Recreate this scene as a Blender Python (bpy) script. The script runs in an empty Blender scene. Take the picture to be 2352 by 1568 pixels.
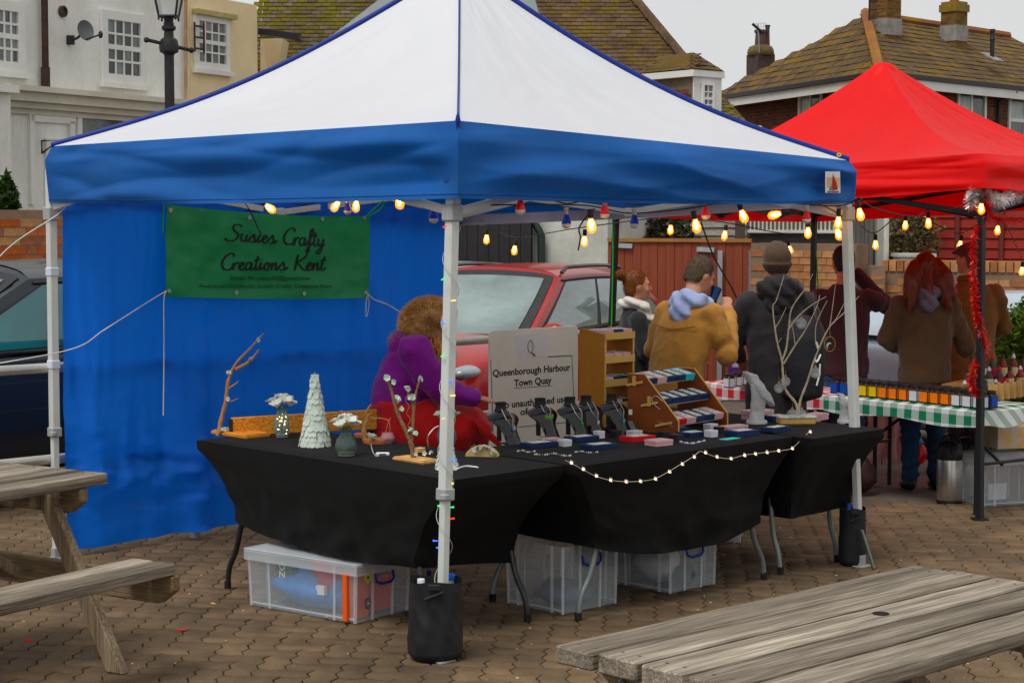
import bpy, bmesh, math, random
from mathutils import Vector, Matrix, noise as mnoise
R = math.radians
V = Vector
sc = bpy.context.scene
col = sc.collection
# ------------------------------------------------------------------ camera
FPX = 4232.0            # focal length in 2352-wide units
HC = 1.78               # eye height
PITCH = math.atan((784 - 500) / FPX)
cam = bpy.data.cameras.new('camera')
cam.sensor_width = 36.0
cam.lens = 36.0 * FPX / 2352.0
cam.clip_start = 0.1
cam.clip_end = 2000
cam_o = bpy.data.objects.new('camera', cam)
col.objects.link(cam_o)
cam_o.location = (0, 0, HC)
cam_o.rotation_euler = (math.pi / 2 - PITCH, 0, 0)
sc.camera = cam_o
# ------------------------------------------------------------------ sky: even overcast
SUN_EL, SUN_ROT = 60, 215
w = bpy.data.worlds.new('World'); sc.world = w; w.use_nodes = True
nt = w.node_tree
for n in list(nt.nodes): nt.nodes.remove(n)
sky = nt.nodes.new('ShaderNodeTexSky'); sky.sky_type = 'NISHITA'; sky.sun_disc = False
sky.sun_elevation = R(SUN_EL); sky.sun_rotation = R(SUN_ROT); sky.dust_density = 3.0
hs = nt.nodes.new('ShaderNodeHueSaturation'); hs.inputs['Saturation'].default_value = 0.08
nt.links.new(sky.outputs[0], hs.inputs['Color'])
cl = nt.nodes.new('ShaderNodeTexNoise'); cl.inputs['Scale'].default_value = 2.2; cl.inputs['Detail'].default_value = 4
tcw = nt.nodes.new('ShaderNodeTexCoord'); nt.links.new(tcw.outputs['Generated'], cl.inputs['Vector'])
rp = nt.nodes.new('ShaderNodeValToRGB')
rp.color_ramp.elements[0].position = .3; rp.color_ramp.elements[0].color = (6.9, 7.05, 7.15, 1)
rp.color_ramp.elements[1].position = .75; rp.color_ramp.elements[1].color = (8.0, 8.0, 7.9, 1)
nt.links.new(cl.outputs['Fac'], rp.inputs['Fac'])
mx = nt.nodes.new('ShaderNodeMix'); mx.data_type = 'RGBA'; mx.inputs[0].default_value = 0.92
nt.links.new(hs.outputs[0], mx.inputs[6]); nt.links.new(rp.outputs[0], mx.inputs[7])
bg = nt.nodes.new('ShaderNodeBackground'); bg.inputs[1].default_value = 0.069
nt.links.new(mx.outputs[2], bg.inputs[0])
wo = nt.nodes.new('ShaderNodeOutputWorld'); nt.links.new(bg.outputs[0], wo.inputs[0])
sun = bpy.data.lights.new('sun', 'SUN'); sun.energy = 1.5; sun.angle = R(24); sun.color = (1, .985, .96)
sun_o = bpy.data.objects.new('sun', sun); col.objects.link(sun_o)
sun_o.rotation_euler = (R(90 - SUN_EL), 0, R(180 - SUN_ROT))
sc.view_settings.view_transform = 'Standard'; sc.view_settings.look = 'None'
sc.view_settings.exposure = 0.56; sc.view_settings.gamma = 1.0; sc.view_settings.use_curve_mapping = False
sc.render.engine = 'CYCLES'
sc.cycles.use_denoising = True
sc.cycles.max_bounces = 8; sc.cycles.transparent_max_bounces = 12
sc.cycles.sample_clamp_indirect = 6.0
# ------------------------------------------------------------------ pixel <-> place
CP, SP = math.cos(PITCH), math.sin(PITCH)
def ray(u, v):
    x, y = (u - 1176) / FPX, (784 - v) / FPX
    return V((x, CP + y * SP, -SP + y * CP))
def at(u, v, Y):
    d = ray(u, v); t = Y / d.y
    return V((d.x * t, Y, HC + d.z * t))
def gz(u, v, z=0.0):
    d = ray(u, v); t = (z - HC) / d.z
    return V((d.x * t, d.y * t, z))
def on_line(u, v, A, B):
    """point seen at (u, v) on the upright plane through A-B"""
    d = ray(u, v); ex, ey = B[0] - A[0], B[1] - A[1]
    t = (A[0] * ey - A[1] * ex) / (d.x * ey - d.y * ex)
    return V((d.x * t, d.y * t, HC + d.z * t))
# ------------------------------------------------------------------ materials
MATS = {}
def mk(name, c, rough=.6, metal=0., var=.12, vs=6., c2=None, bump=0., bs=40., spec=.4, emit=None, es=0., trans=0.,
       coat=0., st=(1, 1, 1), alpha=1., glass=0., ior=1.45, tc=None, fine=0., fs=180., space='Object', sheen=0., detail=6., lo=.3, hi=.7):
    if name in MATS: return MATS[name]
    def viv(q):
        l = .25 * q[0] + .6 * q[1] + .15 * q[2]; return tuple(max(0., l + (x - l) * 1.3) for x in q)
    c = viv(c); c2 = viv(c2) if c2 else None; tc = viv(tc) if tc else None
    m = bpy.data.materials.new(name); m.use_nodes = True; MATS[name] = m
    t = m.node_tree; N, Lk = t.nodes, t.links
    for n in list(N): N.remove(n)
    out = N.new('ShaderNodeOutputMaterial')
    p = N.new('ShaderNodeBsdfPrincipled')
    p.inputs['Roughness'].default_value = rough; p.inputs['Metallic'].default_value = metal
    p.inputs['Specular IOR Level'].default_value = spec; p.inputs['IOR'].default_value = ior
    p.inputs['Coat Weight'].default_value = coat; p.inputs['Alpha'].default_value = alpha
    p.inputs['Transmission Weight'].default_value = glass
    p.inputs['Sheen Weight'].default_value = sheen
    a = tuple(min(1, x * (1 - var)) for x in c) + (1,)
    b = (tuple(c2) if c2 else tuple(min(1, x * (1 + var)) for x in c)) + (1,)
    if space == 'World':
        g = N.new('ShaderNodeNewGeometry'); src = g.outputs['Position']
    else:
        g = N.new('ShaderNodeTexCoord'); src = g.outputs['Object']
    mp = N.new('ShaderNodeMapping'); mp.inputs['Scale'].default_value = st
    Lk.new(src, mp.inputs['Vector'])
    if var or c2:
        no = N.new('ShaderNodeTexNoise'); no.inputs['Scale'].default_value = vs; no.inputs['Detail'].default_value = detail
        no.inputs['Roughness'].default_value = .6
        Lk.new(mp.outputs[0], no.inputs['Vector'])
        cr = N.new('ShaderNodeValToRGB')
        cr.color_ramp.elements[0].position = lo; cr.color_ramp.elements[1].position = hi
        cr.color_ramp.elements[0].color = (tuple(c) + (1,)) if c2 else a; cr.color_ramp.elements[1].color = b
        Lk.new(no.outputs['Fac'], cr.inputs['Fac'])
        csock = cr.outputs[0]
        if fine:
            n2 = N.new('ShaderNodeTexNoise'); n2.inputs['Scale'].default_value = fs; n2.inputs['Detail'].default_value = 2
            Lk.new(mp.outputs[0], n2.inputs['Vector'])
            mr = N.new('ShaderNodeMapRange'); mr.inputs[1].default_value = .3; mr.inputs[2].default_value = .7
            mr.inputs[3].default_value = 1 - fine; mr.inputs[4].default_value = 1 + fine
            Lk.new(n2.outputs['Fac'], mr.inputs[0])
            vm = N.new('ShaderNodeVectorMath'); vm.operation = 'SCALE'
            Lk.new(csock, vm.inputs[0]); Lk.new(mr.outputs[0], vm.inputs['Scale'])
            csock = vm.outputs[0]
        Lk.new(csock, p.inputs['Base Color'])
    else:
        p.inputs['Base Color'].default_value = tuple(c) + (1,); csock = None
    if bump:
        nb = N.new('ShaderNodeTexNoise'); nb.inputs['Scale'].default_value = bs; nb.inputs['Detail'].default_value = 4
        Lk.new(mp.outputs[0], nb.inputs['Vector'])
        bu = N.new('ShaderNodeBump'); bu.inputs['Strength'].default_value = min(1, bump); bu.inputs['Distance'].default_value = .01
        Lk.new(nb.outputs['Fac'], bu.inputs['Height']); Lk.new(bu.outputs[0], p.inputs['Normal'])
    if emit:
        p.inputs['Emission Color'].default_value = tuple(emit) + (1,); p.inputs['Emission Strength'].default_value = es
    last = p.outputs[0]
    if trans:
        tr = N.new('ShaderNodeBsdfTranslucent')
        tcol = tc or c
        tr.inputs[0].default_value = tuple(tcol) + (1,)
        if csock and not tc: Lk.new(csock, tr.inputs[0])
        ms = N.new('ShaderNodeMixShader'); ms.inputs[0].default_value = trans
        Lk.new(last, ms.inputs[1]); Lk.new(tr.outputs[0], ms.inputs[2]); last = ms.outputs[0]
    Lk.new(last, out.inputs[0])
    return m
def wood(name, c, c2, axis=0, **k):
    st = [11., 11., 11.]; st[axis] = .4
    return mk(name, c, c2=c2, st=tuple(st), vs=k.pop('vs', 3.2), rough=k.pop('rough', .75), bump=k.pop('bump', .5), bs=k.pop('bs', 9), fine=k.pop('fine', .42), fs=k.pop('fs', 16), **k)
# ------------------------------------------------------------------ mesh builder
class MB:
    def __init__(s): s.v = []; s.f = []; s.mi = []; s.cur = 0
    def add(s, vs, fs):
        o = len(s.v); s.v += [V(x) for x in vs]
        for f in fs: s.f.append([i + o for i in f]); s.mi.append(s.cur)
        return s
    def box(s, c, d, rz=0., rx=0., ry=0., taper=1.):
        hx, hy, hz = d[0] / 2, d[1] / 2, d[2] / 2
        M = Matrix.Translation(c) @ Matrix.Rotation(rz, 4, 'Z') @ Matrix.Rotation(ry, 4, 'Y') @ Matrix.Rotation(rx, 4, 'X')
        vs = [M @ V((x * hx * (taper if z > 0 else 1), y * hy * (taper if z > 0 else 1), z * hz)) for z in (-1, 1) for x, y in ((-1, -1), (1, -1), (1, 1), (-1, 1))]
        return s.add(vs, [(3, 2, 1, 0), (4, 5, 6, 7), (0, 1, 5, 4), (1, 2, 6, 5), (2, 3, 7, 6), (3, 0, 4, 7)])
    def beam(s, a, b, w, h, up=(0, 0, 1)):
        a, b = V(a), V(b); d = (b - a); L = d.length; d.normalize()
        x = d.cross(V(up));
        if x.length < 1e-5: x = d.cross(V((0, 1, 0)))
        x.normalize(); z = x.cross(d)
        vs = []
        for p in (a, b):
            for i, j in ((-1, -1), (1, -1), (1, 1), (-1, 1)): vs.append(p + x * (i * w / 2) + z * (j * h / 2))
        return s.add(vs, [(3, 2, 1, 0), (4, 5, 6, 7), (0, 1, 5, 4), (1, 2, 6, 5), (2, 3, 7, 6), (3, 0, 4, 7)])
    def tube(s, pts, r, n=8, cap=True, closed=False):
        pts = [V(p) for p in pts]; m = len(pts)
        rs = r if isinstance(r, (list, tuple)) else [r] * m
        rings = []; prev = None
        for i, p in enumerate(pts):
            if closed: t = pts[(i + 1) % m] - pts[i - 1]
            else: t = pts[min(i + 1, m - 1)] - pts[max(i - 1, 0)]
            if t.length < 1e-9: t = V((0, 0, 1))
            t.normalize()
            if prev is None:
                a = t.cross(V((0, 0, 1)))
                if a.length < .05: a = t.cross(V((0, 1, 0)))
            else:
                a = prev - t * prev.dot(t)
                if a.length < 1e-6: a = t.cross(V((0, 1, 0)))
            a.normalize(); prev = a; b = t.cross(a)
            rings.append([p + (a * math.cos(2 * math.pi * k / n) + b * math.sin(2 * math.pi * k / n)) * rs[i] for k in range(n)])
        vs = [x for q in rings for x in q]; fs = []
        for i in range(m if closed else m - 1):
            j = (i + 1) % m
            for k in range(n):
                l = (k + 1) % n
                fs.append((i * n + k, i * n + l, j * n + l, j * n + k))
        if cap and not closed:
            fs.append(tuple(range(n - 1, -1, -1))); fs.append(tuple((m - 1) * n + k for k in range(n)))
        return s.add(vs, fs)
    def lathe(s, prof, n=20, c=(0, 0, 0), M=None, cap=True):
        c = V(c); vs = []; fs = []
        for r, z in prof:
            for k in range(n):
                a = 2 * math.pi * k / n
                q = V((r * math.cos(a), r * math.sin(a), z))
                vs.append(c + ((M @ q) if M is not None else q))
        m = len(prof)
        for i in range(m - 1):
            for k in range(n):
                l = (k + 1) % n; fs.append((i * n + k, i * n + l, (i + 1) * n + l, (i + 1) * n + k))
        if cap:
            fs.append(tuple(range(n - 1, -1, -1))); fs.append(tuple((m - 1) * n + k for k in range(n)))
        return s.add(vs, fs)
    def ball(s, c, r, nu=14, nv=9, M=None):
        if not isinstance(r, (list, tuple)): r = (r, r, r)
        c = V(c); vs = []; fs = []
        for i in range(1, nv):
            th = math.pi * i / nv
            for k in range(nu):
                a = 2 * math.pi * k / nu
                q = V((r[0] * math.sin(th) * math.cos(a), r[1] * math.sin(th) * math.sin(a), r[2] * math.cos(th)))
                vs.append(c + ((M @ q) if M is not None else q))
        top = len(vs); q = V((0, 0, r[2])); vs.append(c + ((M @ q) if M is not None else q)); vs.append(c - ((M @ q) if M is not None else q))
        for i in range(nv - 2):
            for k in range(nu):
                l = (k + 1) % nu; fs.append((i * nu + k, (i + 1) * nu + k, (i + 1) * nu + l, i * nu + l))
        for k in range(nu):
            l = (k + 1) % nu; fs.append((top, k, l)); fs.append((top + 1, (nv - 2) * nu + l, (nv - 2) * nu + k))
        return s.add(vs, fs)
    def prism(s, poly, M, h):
        """2-D polygon in the xy plane of matrix M, extruded by h along its z"""
        n = len(poly); vs = [M @ V((x, y, 0)) for x, y in poly] + [M @ V((x, y, h)) for x, y in poly]
        fs = [tuple(range(n - 1, -1, -1)), tuple(range(n, 2 * n))] + [(i, (i + 1) % n, n + (i + 1) % n, n + i) for i in range(n)]
        return s.add(vs, fs)
    def grid(s, fn, nu, nv, closed_u=False):
        vs = [fn(i / nu, j / nv) for j in range(nv + 1) for i in range(nu + (0 if closed_u else 1))]
        w_ = nu + (0 if closed_u else 1); fs = []
        for j in range(nv):
            for i in range(nu):
                k = (i + 1) % w_ if closed_u else i + 1
                fs.append((j * w_ + i, j * w_ + k, (j + 1) * w_ + k, (j + 1) * w_ + i))
        return s.add(vs, fs)
    def loft(s, rings, n=16):
        """rings: (centre, rx, ry, M or None) -> closed skin of ellipses"""
        vs = []; fs = []
        for c, rx, ry, M in rings:
            for k in range(n):
                a = 2 * math.pi * k / n; q = V((rx * math.cos(a), ry * math.sin(a), 0))
                vs.append(V(c) + ((M @ q) if M is not None else q))
        m = len(rings)
        for i in range(m - 1):
            for k in range(n):
                l = (k + 1) % n; fs.append((i * n + k, i * n + l, (i + 1) * n + l, (i + 1) * n + k))
        fs.append(tuple(range(n - 1, -1, -1))); fs.append(tuple((m - 1) * n + k for k in range(n)))
        return s.add(vs, fs)
    def mesh(s, name, bevel=0., fix=True, seg=1):
        me = bpy.data.meshes.new(name)
        me.from_pydata([tuple(x) for x in s.v], [], s.f)
        if any(s.mi): me.polygons.foreach_set('material_index', s.mi)
        if bevel or fix:
            bm = bmesh.new(); bm.from_mesh(me)
            if fix: bmesh.ops.recalc_face_normals(bm, faces=bm.faces)
            if bevel: bmesh.ops.bevel(bm, geom=list(bm.edges), offset=bevel, segments=seg, affect='EDGES', clamp_overlap=True)
            bm.to_mesh(me); bm.free()
        return me
    def build(s, name, mats, parent=None, smooth=None, bevel=0., world=False, fix=True, seg=1, label=None, kind=None):
        if not isinstance(mats, (list, tuple)): mats = [mats]
        if world and parent is not None:
            Mi = ROOT[parent.name].inverted(); s.v = [Mi @ x for x in s.v]
        me = s.mesh(name, bevel, fix, seg)
        for m in mats: me.materials.append(m)
        if smooth is not None:
            me.shade_smooth()
            if smooth < 180: me.set_sharp_from_angle(angle=R(smooth))
        return link(name, me, parent, label, kind)
TMP = bpy.data.scenes.new('workbench')
def evaluated(o):
    """mesh of o with its modifiers, worked out in a scene of its own (fast)"""
    TMP.collection.objects.link(o)
    with bpy.context.temp_override(scene=TMP, view_layer=TMP.view_layers[0]):
        dg = bpy.context.evaluated_depsgraph_get(); dg.update(); me = bpy.data.meshes.new_from_object(o.evaluated_get(dg))
    bpy.data.objects.remove(o); return me
ROOT = {}
def link(name, me, parent=None, label=None, kind=None, loc=None, rz=0.):
    o = bpy.data.objects.new(name, me); col.objects.link(o)
    if parent is not None:
        o.parent = parent; ROOT[o.name] = ROOT.get(parent.name, Matrix())
    else: ROOT[o.name] = Matrix()
    if loc is not None: o.location = loc
    if rz: o.rotation_euler.z = rz
    if label: o['label'] = label
    if kind: o['kind'] = kind
    return o
def thing(name, label, cat, loc=(0, 0, 0), rz=0., group=None):
    o = bpy.data.objects.new(name, None); col.objects.link(o)
    o.location = loc; o.rotation_euler = (0, 0, rz); o.empty_display_size = .1
    ROOT[o.name] = Matrix.Translation(loc) @ Matrix.Rotation(rz, 4, 'Z')
    return tag(o, label, cat, group)
def tag(o, label, cat, group=None):
    o['label'] = label; o['category'] = cat
    if group: o['group'] = group
    return o
def struct(o): o['kind'] = 'structure'; return o
def dup(root, loc, rz, label, group=None):
    r = root.copy(); col.objects.link(r); r.location = loc; r.rotation_euler = (0, 0, rz); r['label'] = label
    if group: r['group'] = group
    ROOT[r.name] = Matrix.Translation(loc) @ Matrix.Rotation(rz, 4, 'Z')
    for ch in list(root.children):
        c = ch.copy(); col.objects.link(c); c.parent = r
        for g in list(ch.children):
            d = g.copy(); col.objects.link(d); d.parent = c
    return r
ORD = ['first', 'second', 'third', 'fourth', 'fifth', 'sixth', 'seventh', 'eighth', 'ninth', 'tenth', 'eleventh', 'twelfth', 'thirteenth', 'fourteenth', 'fifteenth', 'sixteenth', 'seventeenth', 'eighteenth', 'nineteenth', 'twentieth']
def fbm(x, y, z=0., o=3): return mnoise.fractal(V((x, y, z)), 1.0, 2.0, o, noise_basis='PERLIN_ORIGINAL')
def ang(d): return math.atan2(d[1], d[0])
def text_mesh(s, size, M, extrude=.0008, sx=1., bold=0., shear=0., align='CENTER'):
    cu = bpy.data.curves.new('lettering', 'FONT'); cu.body = s; cu.size = size; cu.extrude = extrude; cu.align_x = align
    cu.offset = bold; cu.shear = shear; cu.resolution_u = 3
    o = bpy.data.objects.new('lettering', cu); me = evaluated(o); bpy.data.curves.remove(cu)
    me.transform(M @ Matrix.Diagonal((sx, 1, 1, 1)))
    return me
def plane_matrix(o, x, y):
    x, y = V(x).normalized(), V(y).normalized(); z = x.cross(y).normalized(); y = z.cross(x)
    M = Matrix((x, y, z)).transposed().to_4x4(); M.translation = V(o); return M
def puff(o, fn):
    me = o.data; n = len(me.vertices); co = [0.] * (3 * n); no = [0.] * (3 * n)
    me.vertices.foreach_get('co', co); me.vertex_normals.foreach_get('vector', no)
    for i in range(0, 3 * n, 3):
        w_ = fn(V(co[i:i + 3])); co[i] += no[i] * w_; co[i + 1] += no[i + 1] * w_; co[i + 2] += no[i + 2] * w_
    me.vertices.foreach_set('co', co); me.update()
def remesh(mb, name, voxel, mats, parent, smooth_it=4, world=False, label=None):
    """one continuous skin out of overlapping volumes"""
    me = mb.mesh('tmp'); o = bpy.data.objects.new('tmp', me)
    m = o.modifiers.new('r', 'REMESH'); m.mode = 'VOXEL'; m.voxel_size = voxel
    if smooth_it:
        q = o.modifiers.new('s', 'SMOOTH'); q.factor = .5; q.iterations = smooth_it
    me2 = evaluated(o); bpy.data.meshes.remove(me)
    me2.name = name
    if world: me2.transform(ROOT[parent.name].inverted())
    me2.materials.clear()
    for x in (mats if isinstance(mats, (list, tuple)) else [mats]): me2.materials.append(x)
    me2.shade_smooth()
    return link(name, me2, parent, label)
# ------------------------------------------------------------------ the market's own grid (pop-up stall legs)
NN = gz(1013, 1518); LL = gz(130, 1283); RR = gz(1975, 1300); BB = LL + RR - NN
ER = (RR - NN).normalized(); EL = (LL - NN).normalized()
def TB(r, l, z=0.): return NN + ER * r + EL * l + V((0, 0, z))
# ================================================================== SETTING: ground of zigzag block pavers
m_paver = mk('paver_brown', (.116, .083, .053), c2=(.195, .142, .093), rough=.85, vs=7, bump=.7, bs=160, fine=.28, fs=260, space='World', detail=8)
m_joint = mk('joint_moss', (.024, .020, .012), c2=(.085, .09, .008), rough=1, vs=2.6, bump=1., bs=90, space='World', lo=.45, hi=.6)
m_tarmac = mk('tarmac', (.09, .075, .062), c2=(.15, .12, .095), rough=.9, vs=14, bump=.6, bs=120, space='World')
g = MB()
ys = [-40, 6.0, 11.4, 12.4, 17, 420]; zs = [-.011, -.011, -.011, -.011, -.2, -.2]
for i in range(5):
    a, b = ys[i], ys[i + 1]; x0, x1 = (-400, 400)
    g.cur = 0 if i == 1 else 1
    if i == 1:
        g.add([(-5, a, zs[i]), (5, a, zs[i]), (5, b, zs[i]), (-5, b, zs[i])], [(0, 1, 2, 3)])
        g.cur = 1
        for s0, s1 in ((-400, -5), (5, 400)): g.add([(s0, a, zs[i]), (s1, a, zs[i]), (s1, b, zs[i]), (s0, b, zs[i])], [(0, 1, 2, 3)])
    else:
        g.add([(x0, a, zs[i]), (x1, a, zs[i]), (x1, b, zs[i + 1]), (x0, b, zs[i + 1])], [(0, 1, 2, 3)])
ground = struct(g.build('ground', [m_joint, m_tarmac], fix=False))
PA = .1125; PG = R(-4.5); AMP = .0105
def tri(t): t = t % 1.0; return (4 * t if t < .25 else (2 - 4 * t if t < .75 else 4 * t - 4))
def paver_mesh(hor):
    wx, wy = (2 * PA, PA) if hor else (PA, 2 * PA)
    def outline(sh):
        pts = []
        nx, ny = (4, 2) if hor else (2, 4)
        x0, y0, x1, y1 = sh, sh, wx - sh, wy - sh
        for i in range(nx): pts.append((x0 + (x1 - x0) * i / nx, y0))
        for i in range(ny): pts.append((x1, y0 + (y1 - y0) * i / ny))
        for i in range(nx): pts.append((x1 - (x1 - x0) * i / nx, y1))
        for i in range(ny): pts.append((x0, y1 - (y1 - y0) * i / ny))
        return [(x + AMP * tri(y / PA + .25), y + AMP * tri(x / PA + .25)) for x, y in pts]
    a, b = outline(.0032), outline(.0085)
    n = len(a); vs = [(x, y, -.012) for x, y in a] + [(x, y, -.0035) for x, y in a] + [(x, y, 0) for x, y in b]
    fs = [(k * n + i, k * n + (i + 1) % n, (k + 1) * n + (i + 1) % n, (k + 1) * n + i) for k in (1,) for i in range(n)]
    fs += [(i, (i + 1) % n, n + (i + 1) % n, n + i) for i in range(n)]
    fs.append(tuple(2 * n + i for i in range(n)))
    return vs, fs
PV = {h: paver_mesh(h) for h in (0, 1)}
PM = {}
for h in (0, 1):
    q = MB(); q.add(*PV[h]); PM[h] = q.mesh('paver'); PM[h].materials.append(m_paver); PM[h].shade_smooth(); PM[h].set_sharp_from_angle(angle=R(40))
random.seed(3)
spots = []
Rg = Matrix.Rotation(PG, 4, 'Z')
for i in range(-48, 49):
    for j in range(50, 106):
        k = (i - j) % 4
        if k not in (0, 3): continue
        p = Rg @ V((i * PA, j * PA, 0))
        if not (5.9 < p.y < 11.35 and abs(p.x) < 4.8): continue
        c = p + V((.08, .05, 0))
        u, v = 1176 + FPX * c.x / c.y, 500 + FPX * HC / c.y
        vis = 20 < u < 2340 and v < 1568 and not (u > 1290 and v > 1560 - .29 * (u - 1290)) and not (940 < u < 1060 and v < 1530) and not (560 < u < 1180 and v < 1430) and not (u < 380 and v < 1390)
        spots.append((0 if vis else 1, c.y, 1 if k == 0 else 0, p))
spots.sort(key=lambda s_: (s_[0], s_[1]))
field = MB()
for n_, (a, b, h, p) in enumerate(spots):
    dz = random.uniform(-.0016, .0016); jr = random.uniform(-.006, .006)
    if n_ < 300:
        o = link('paver', PM[h], ground, loc=(p.x, p.y, dz), rz=PG + jr)
    else:
        M = Matrix.Translation((p.x, p.y, dz)) @ Matrix.Rotation(PG + jr, 4, 'Z')
        field.add([M @ V(x) for x in PV[h][0]], PV[h][1])
o = field.build('paver_field', m_paver, ground, smooth=40, kind='stuff', fix=False)
at_ = o.data.attributes.new('pv', 'FLOAT', 'FACE'); nf = len(PV[0][1]); rr = random.Random(9); at_.data.foreach_set('value', [x for k in range(len(o.data.polygons) // nf) for x in [rr.random()] * nf])
N, Lk = m_paver.node_tree.nodes, m_paver.node_tree.links; bs_ = [x for x in N if x.type == 'BSDF_PRINCIPLED'][0]; old = bs_.inputs['Base Color'].links[0].from_socket
oi = N.new('ShaderNodeObjectInfo'); aa = N.new('ShaderNodeAttribute'); aa.attribute_name = 'pv'; ad = N.new('ShaderNodeMath'); ad.operation = 'ADD'; Lk.new(oi.outputs['Random'], ad.inputs[0]); Lk.new(aa.outputs['Fac'], ad.inputs[1]); fr = N.new('ShaderNodeMath'); fr.operation = 'FRACT'; Lk.new(ad.outputs[0], fr.inputs[0])
cr = N.new('ShaderNodeValToRGB'); cr.color_ramp.elements[0].color = (.80, .78, .75, 1); cr.color_ramp.elements[1].color = (1.14, 1.08, 1.02, 1); Lk.new(fr.outputs[0], cr.inputs['Fac'])
vm = N.new('ShaderNodeVectorMath'); vm.operation = 'MULTIPLY'; Lk.new(old, vm.inputs[0]); Lk.new(cr.outputs[0], vm.inputs[1])
sn = N.new('ShaderNodeTexNoise'); sn.inputs['Scale'].default_value = 1.1; sn.inputs['Detail'].default_value = 5; gp_ = N.new('ShaderNodeNewGeometry'); Lk.new(gp_.outputs['Position'], sn.inputs['Vector']); c3 = N.new('ShaderNodeValToRGB'); c3.color_ramp.elements[0].position = .36; c3.color_ramp.elements[0].color = (.62, .62, .60, 1); c3.color_ramp.elements[1].position = .56; Lk.new(sn.outputs['Fac'], c3.inputs['Fac'])
v2 = N.new('ShaderNodeVectorMath'); v2.operation = 'MULTIPLY'; Lk.new(vm.outputs[0], v2.inputs[0]); Lk.new(c3.outputs[0], v2.inputs[1]); Lk.new(v2.outputs[0], bs_.inputs['Base Color'])
# bits of litter and shell grit on the paving
mg = mk('grit_white', (.6, .58, .52), var=.2)
random.seed(11)
gr = MB()
for k in range(260):
    u, v = random.uniform(0, 2340), random.uniform(1180, 1568)
    p = gz(u, v, 0.003); s = random.choice((.0015, .002, .002, .003, .005))
    gr.box((p.x, p.y, .002), (s * random.uniform(1, 2.4), s * random.uniform(1, 1.8), s * .7), rz=random.random() * 6)
o = gr.build('shell_grit', mg, kind='stuff'); tag(o, 'scattered pale shell grit and specks on the brown paving', 'grit')
mrl = mk('litter_red', (.75, .02, .04), var=0)
for (u, v, lb) in ((419, 1446, 'small red scrap of litter lying on paving near the curved black table leg'), (66, 1470, 'tiny red scrap of litter on paving at the far left bottom')):
    p = gz(u, v, .004); b = MB(); b.box((0, 0, 0), (.028, .007, .006), rz=.1); b.box((-.018, 0, 0), (.008, .008, .007), rz=.4)
    o = b.build('litter_scrap', mrl, bevel=.001); o.location = p; tag(o, lb, 'litter', 'red scraps of litter')
mgl = mk('leaf_litter', (.45, .4, .15), c2=(.55, .25, .05), vs=30)
for (u, v, rz, lb) in ((790, 1213, .3, 'pale fallen leaf lying on the paving at the foot of the blue wall'), (752, 1417, 1.3, 'pale fallen leaf beneath the clear storage box on the paving'), (490, 1387, 2.2, 'orange pebble by the foot of the curved black table leg')):
    b = MB(); b.loft([((0, 0, .001), .002, .002, None), ((0, 0, .004), .022, .01, None), ((.002, 0, .007), .012, .006, None)], 8)
    o = b.build('fallen_leaf' if 'leaf' in lb else 'pebble', mgl, smooth=60); o.location = gz(u, v, 0); o.rotation_euler.z = rz; tag(o, lb, 'leaf' if 'leaf' in lb else 'pebble')
# ================================================================== helper pieces for buildings
m_wwhite = mk('paint_white', (.75, .75, .72), rough=.5, var=.06, vs=3)
m_glassdark = mk('window_glass_dark', (.05, .055, .055), rough=.08, spec=.6, var=.3, vs=1.5)
m_glassgrey = mk('window_glass_grey', (.20, .22, .215), rough=.12, spec=.6, var=.15, vs=1.5)
m_pane2 = mk('pane_painted_reflection', (.13, .145, .15), rough=.06, spec=.7, var=.5, vs=4); m_pane3 = mk('pane_curtain', (.09, .09, .085), rough=.1, spec=.6, var=.6, vs=7, st=(4, 4, .6))  # first of these panes has its reflection painted into the glass colour
def window(parent, M, w_, h_, cols, rows, fr=.05, bar=.018, glass=None, sill=True, mat=None, name='window', mid=True, depth=.045):
    """M: x right, y up, z out of the wall; origin bottom-left"""
    mat = mat or m_wwhite; glass = glass or m_glassdark
    f = MB()
    def bx(x0, y0, x1, y1, z0, z1):
        f.add([M @ V((x, y, z)) for z in (z0, z1) for x, y in ((x0, y0), (x1, y0), (x1, y1), (x0, y1))], [(3, 2, 1, 0), (4, 5, 6, 7), (0, 1, 5, 4), (1, 2, 6, 5), (2, 3, 7, 6), (3, 0, 4, 7)])
    bx(0, fr, fr, h_ - fr, .002, depth); bx(w_ - fr, fr, w_, h_ - fr, .002, depth); bx(0, 0, w_, fr, .002, depth); bx(0, h_ - fr, w_, h_, .002, depth)
    iw, ih = w_ - 2 * fr, h_ - 2 * fr
    for i in range(1, cols): bx(fr + iw * i / cols - bar / 2, fr, fr + iw * i / cols + bar / 2, h_ - fr, .004, depth - .016)
    for j in range(1, rows):
        b_ = bar * (2.2 if mid and j * 2 == rows else 1)
        bx(fr, fr + ih * j / rows - b_ / 2, w_ - fr, fr + ih * j / rows + b_ / 2, .005, depth - (.006 if b_ > bar else .013))
    wo_ = f.build(name, mat, parent, world=True)
    if sill:
        s_ = MB(); f = s_; bx(-.04, -.07, w_ + .04, -.002, .001, depth + .05); s_.build('sill', mat, wo_, world=True)
    for i in range(cols):
        for j in range(rows):
            q = MB(); f = q
            x0, x1 = fr + iw * i / cols + bar / 2, fr + iw * (i + 1) / cols - bar / 2
            y0, y1 = fr + ih * j / rows + bar / 2, fr + ih * (j + 1) / rows - bar / 2
            bx(x0 - .004, y0 - .004, x1 + .004, y1 + .004, .003, .012 + .002 * ((i * 7 + j * 3) % 3))
            q.build('pane', (glass, m_pane2, glass, m_pane3)[(i * 5 + j * 3 + cols) % 4], wo_, world=True)
    return wo_
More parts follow.
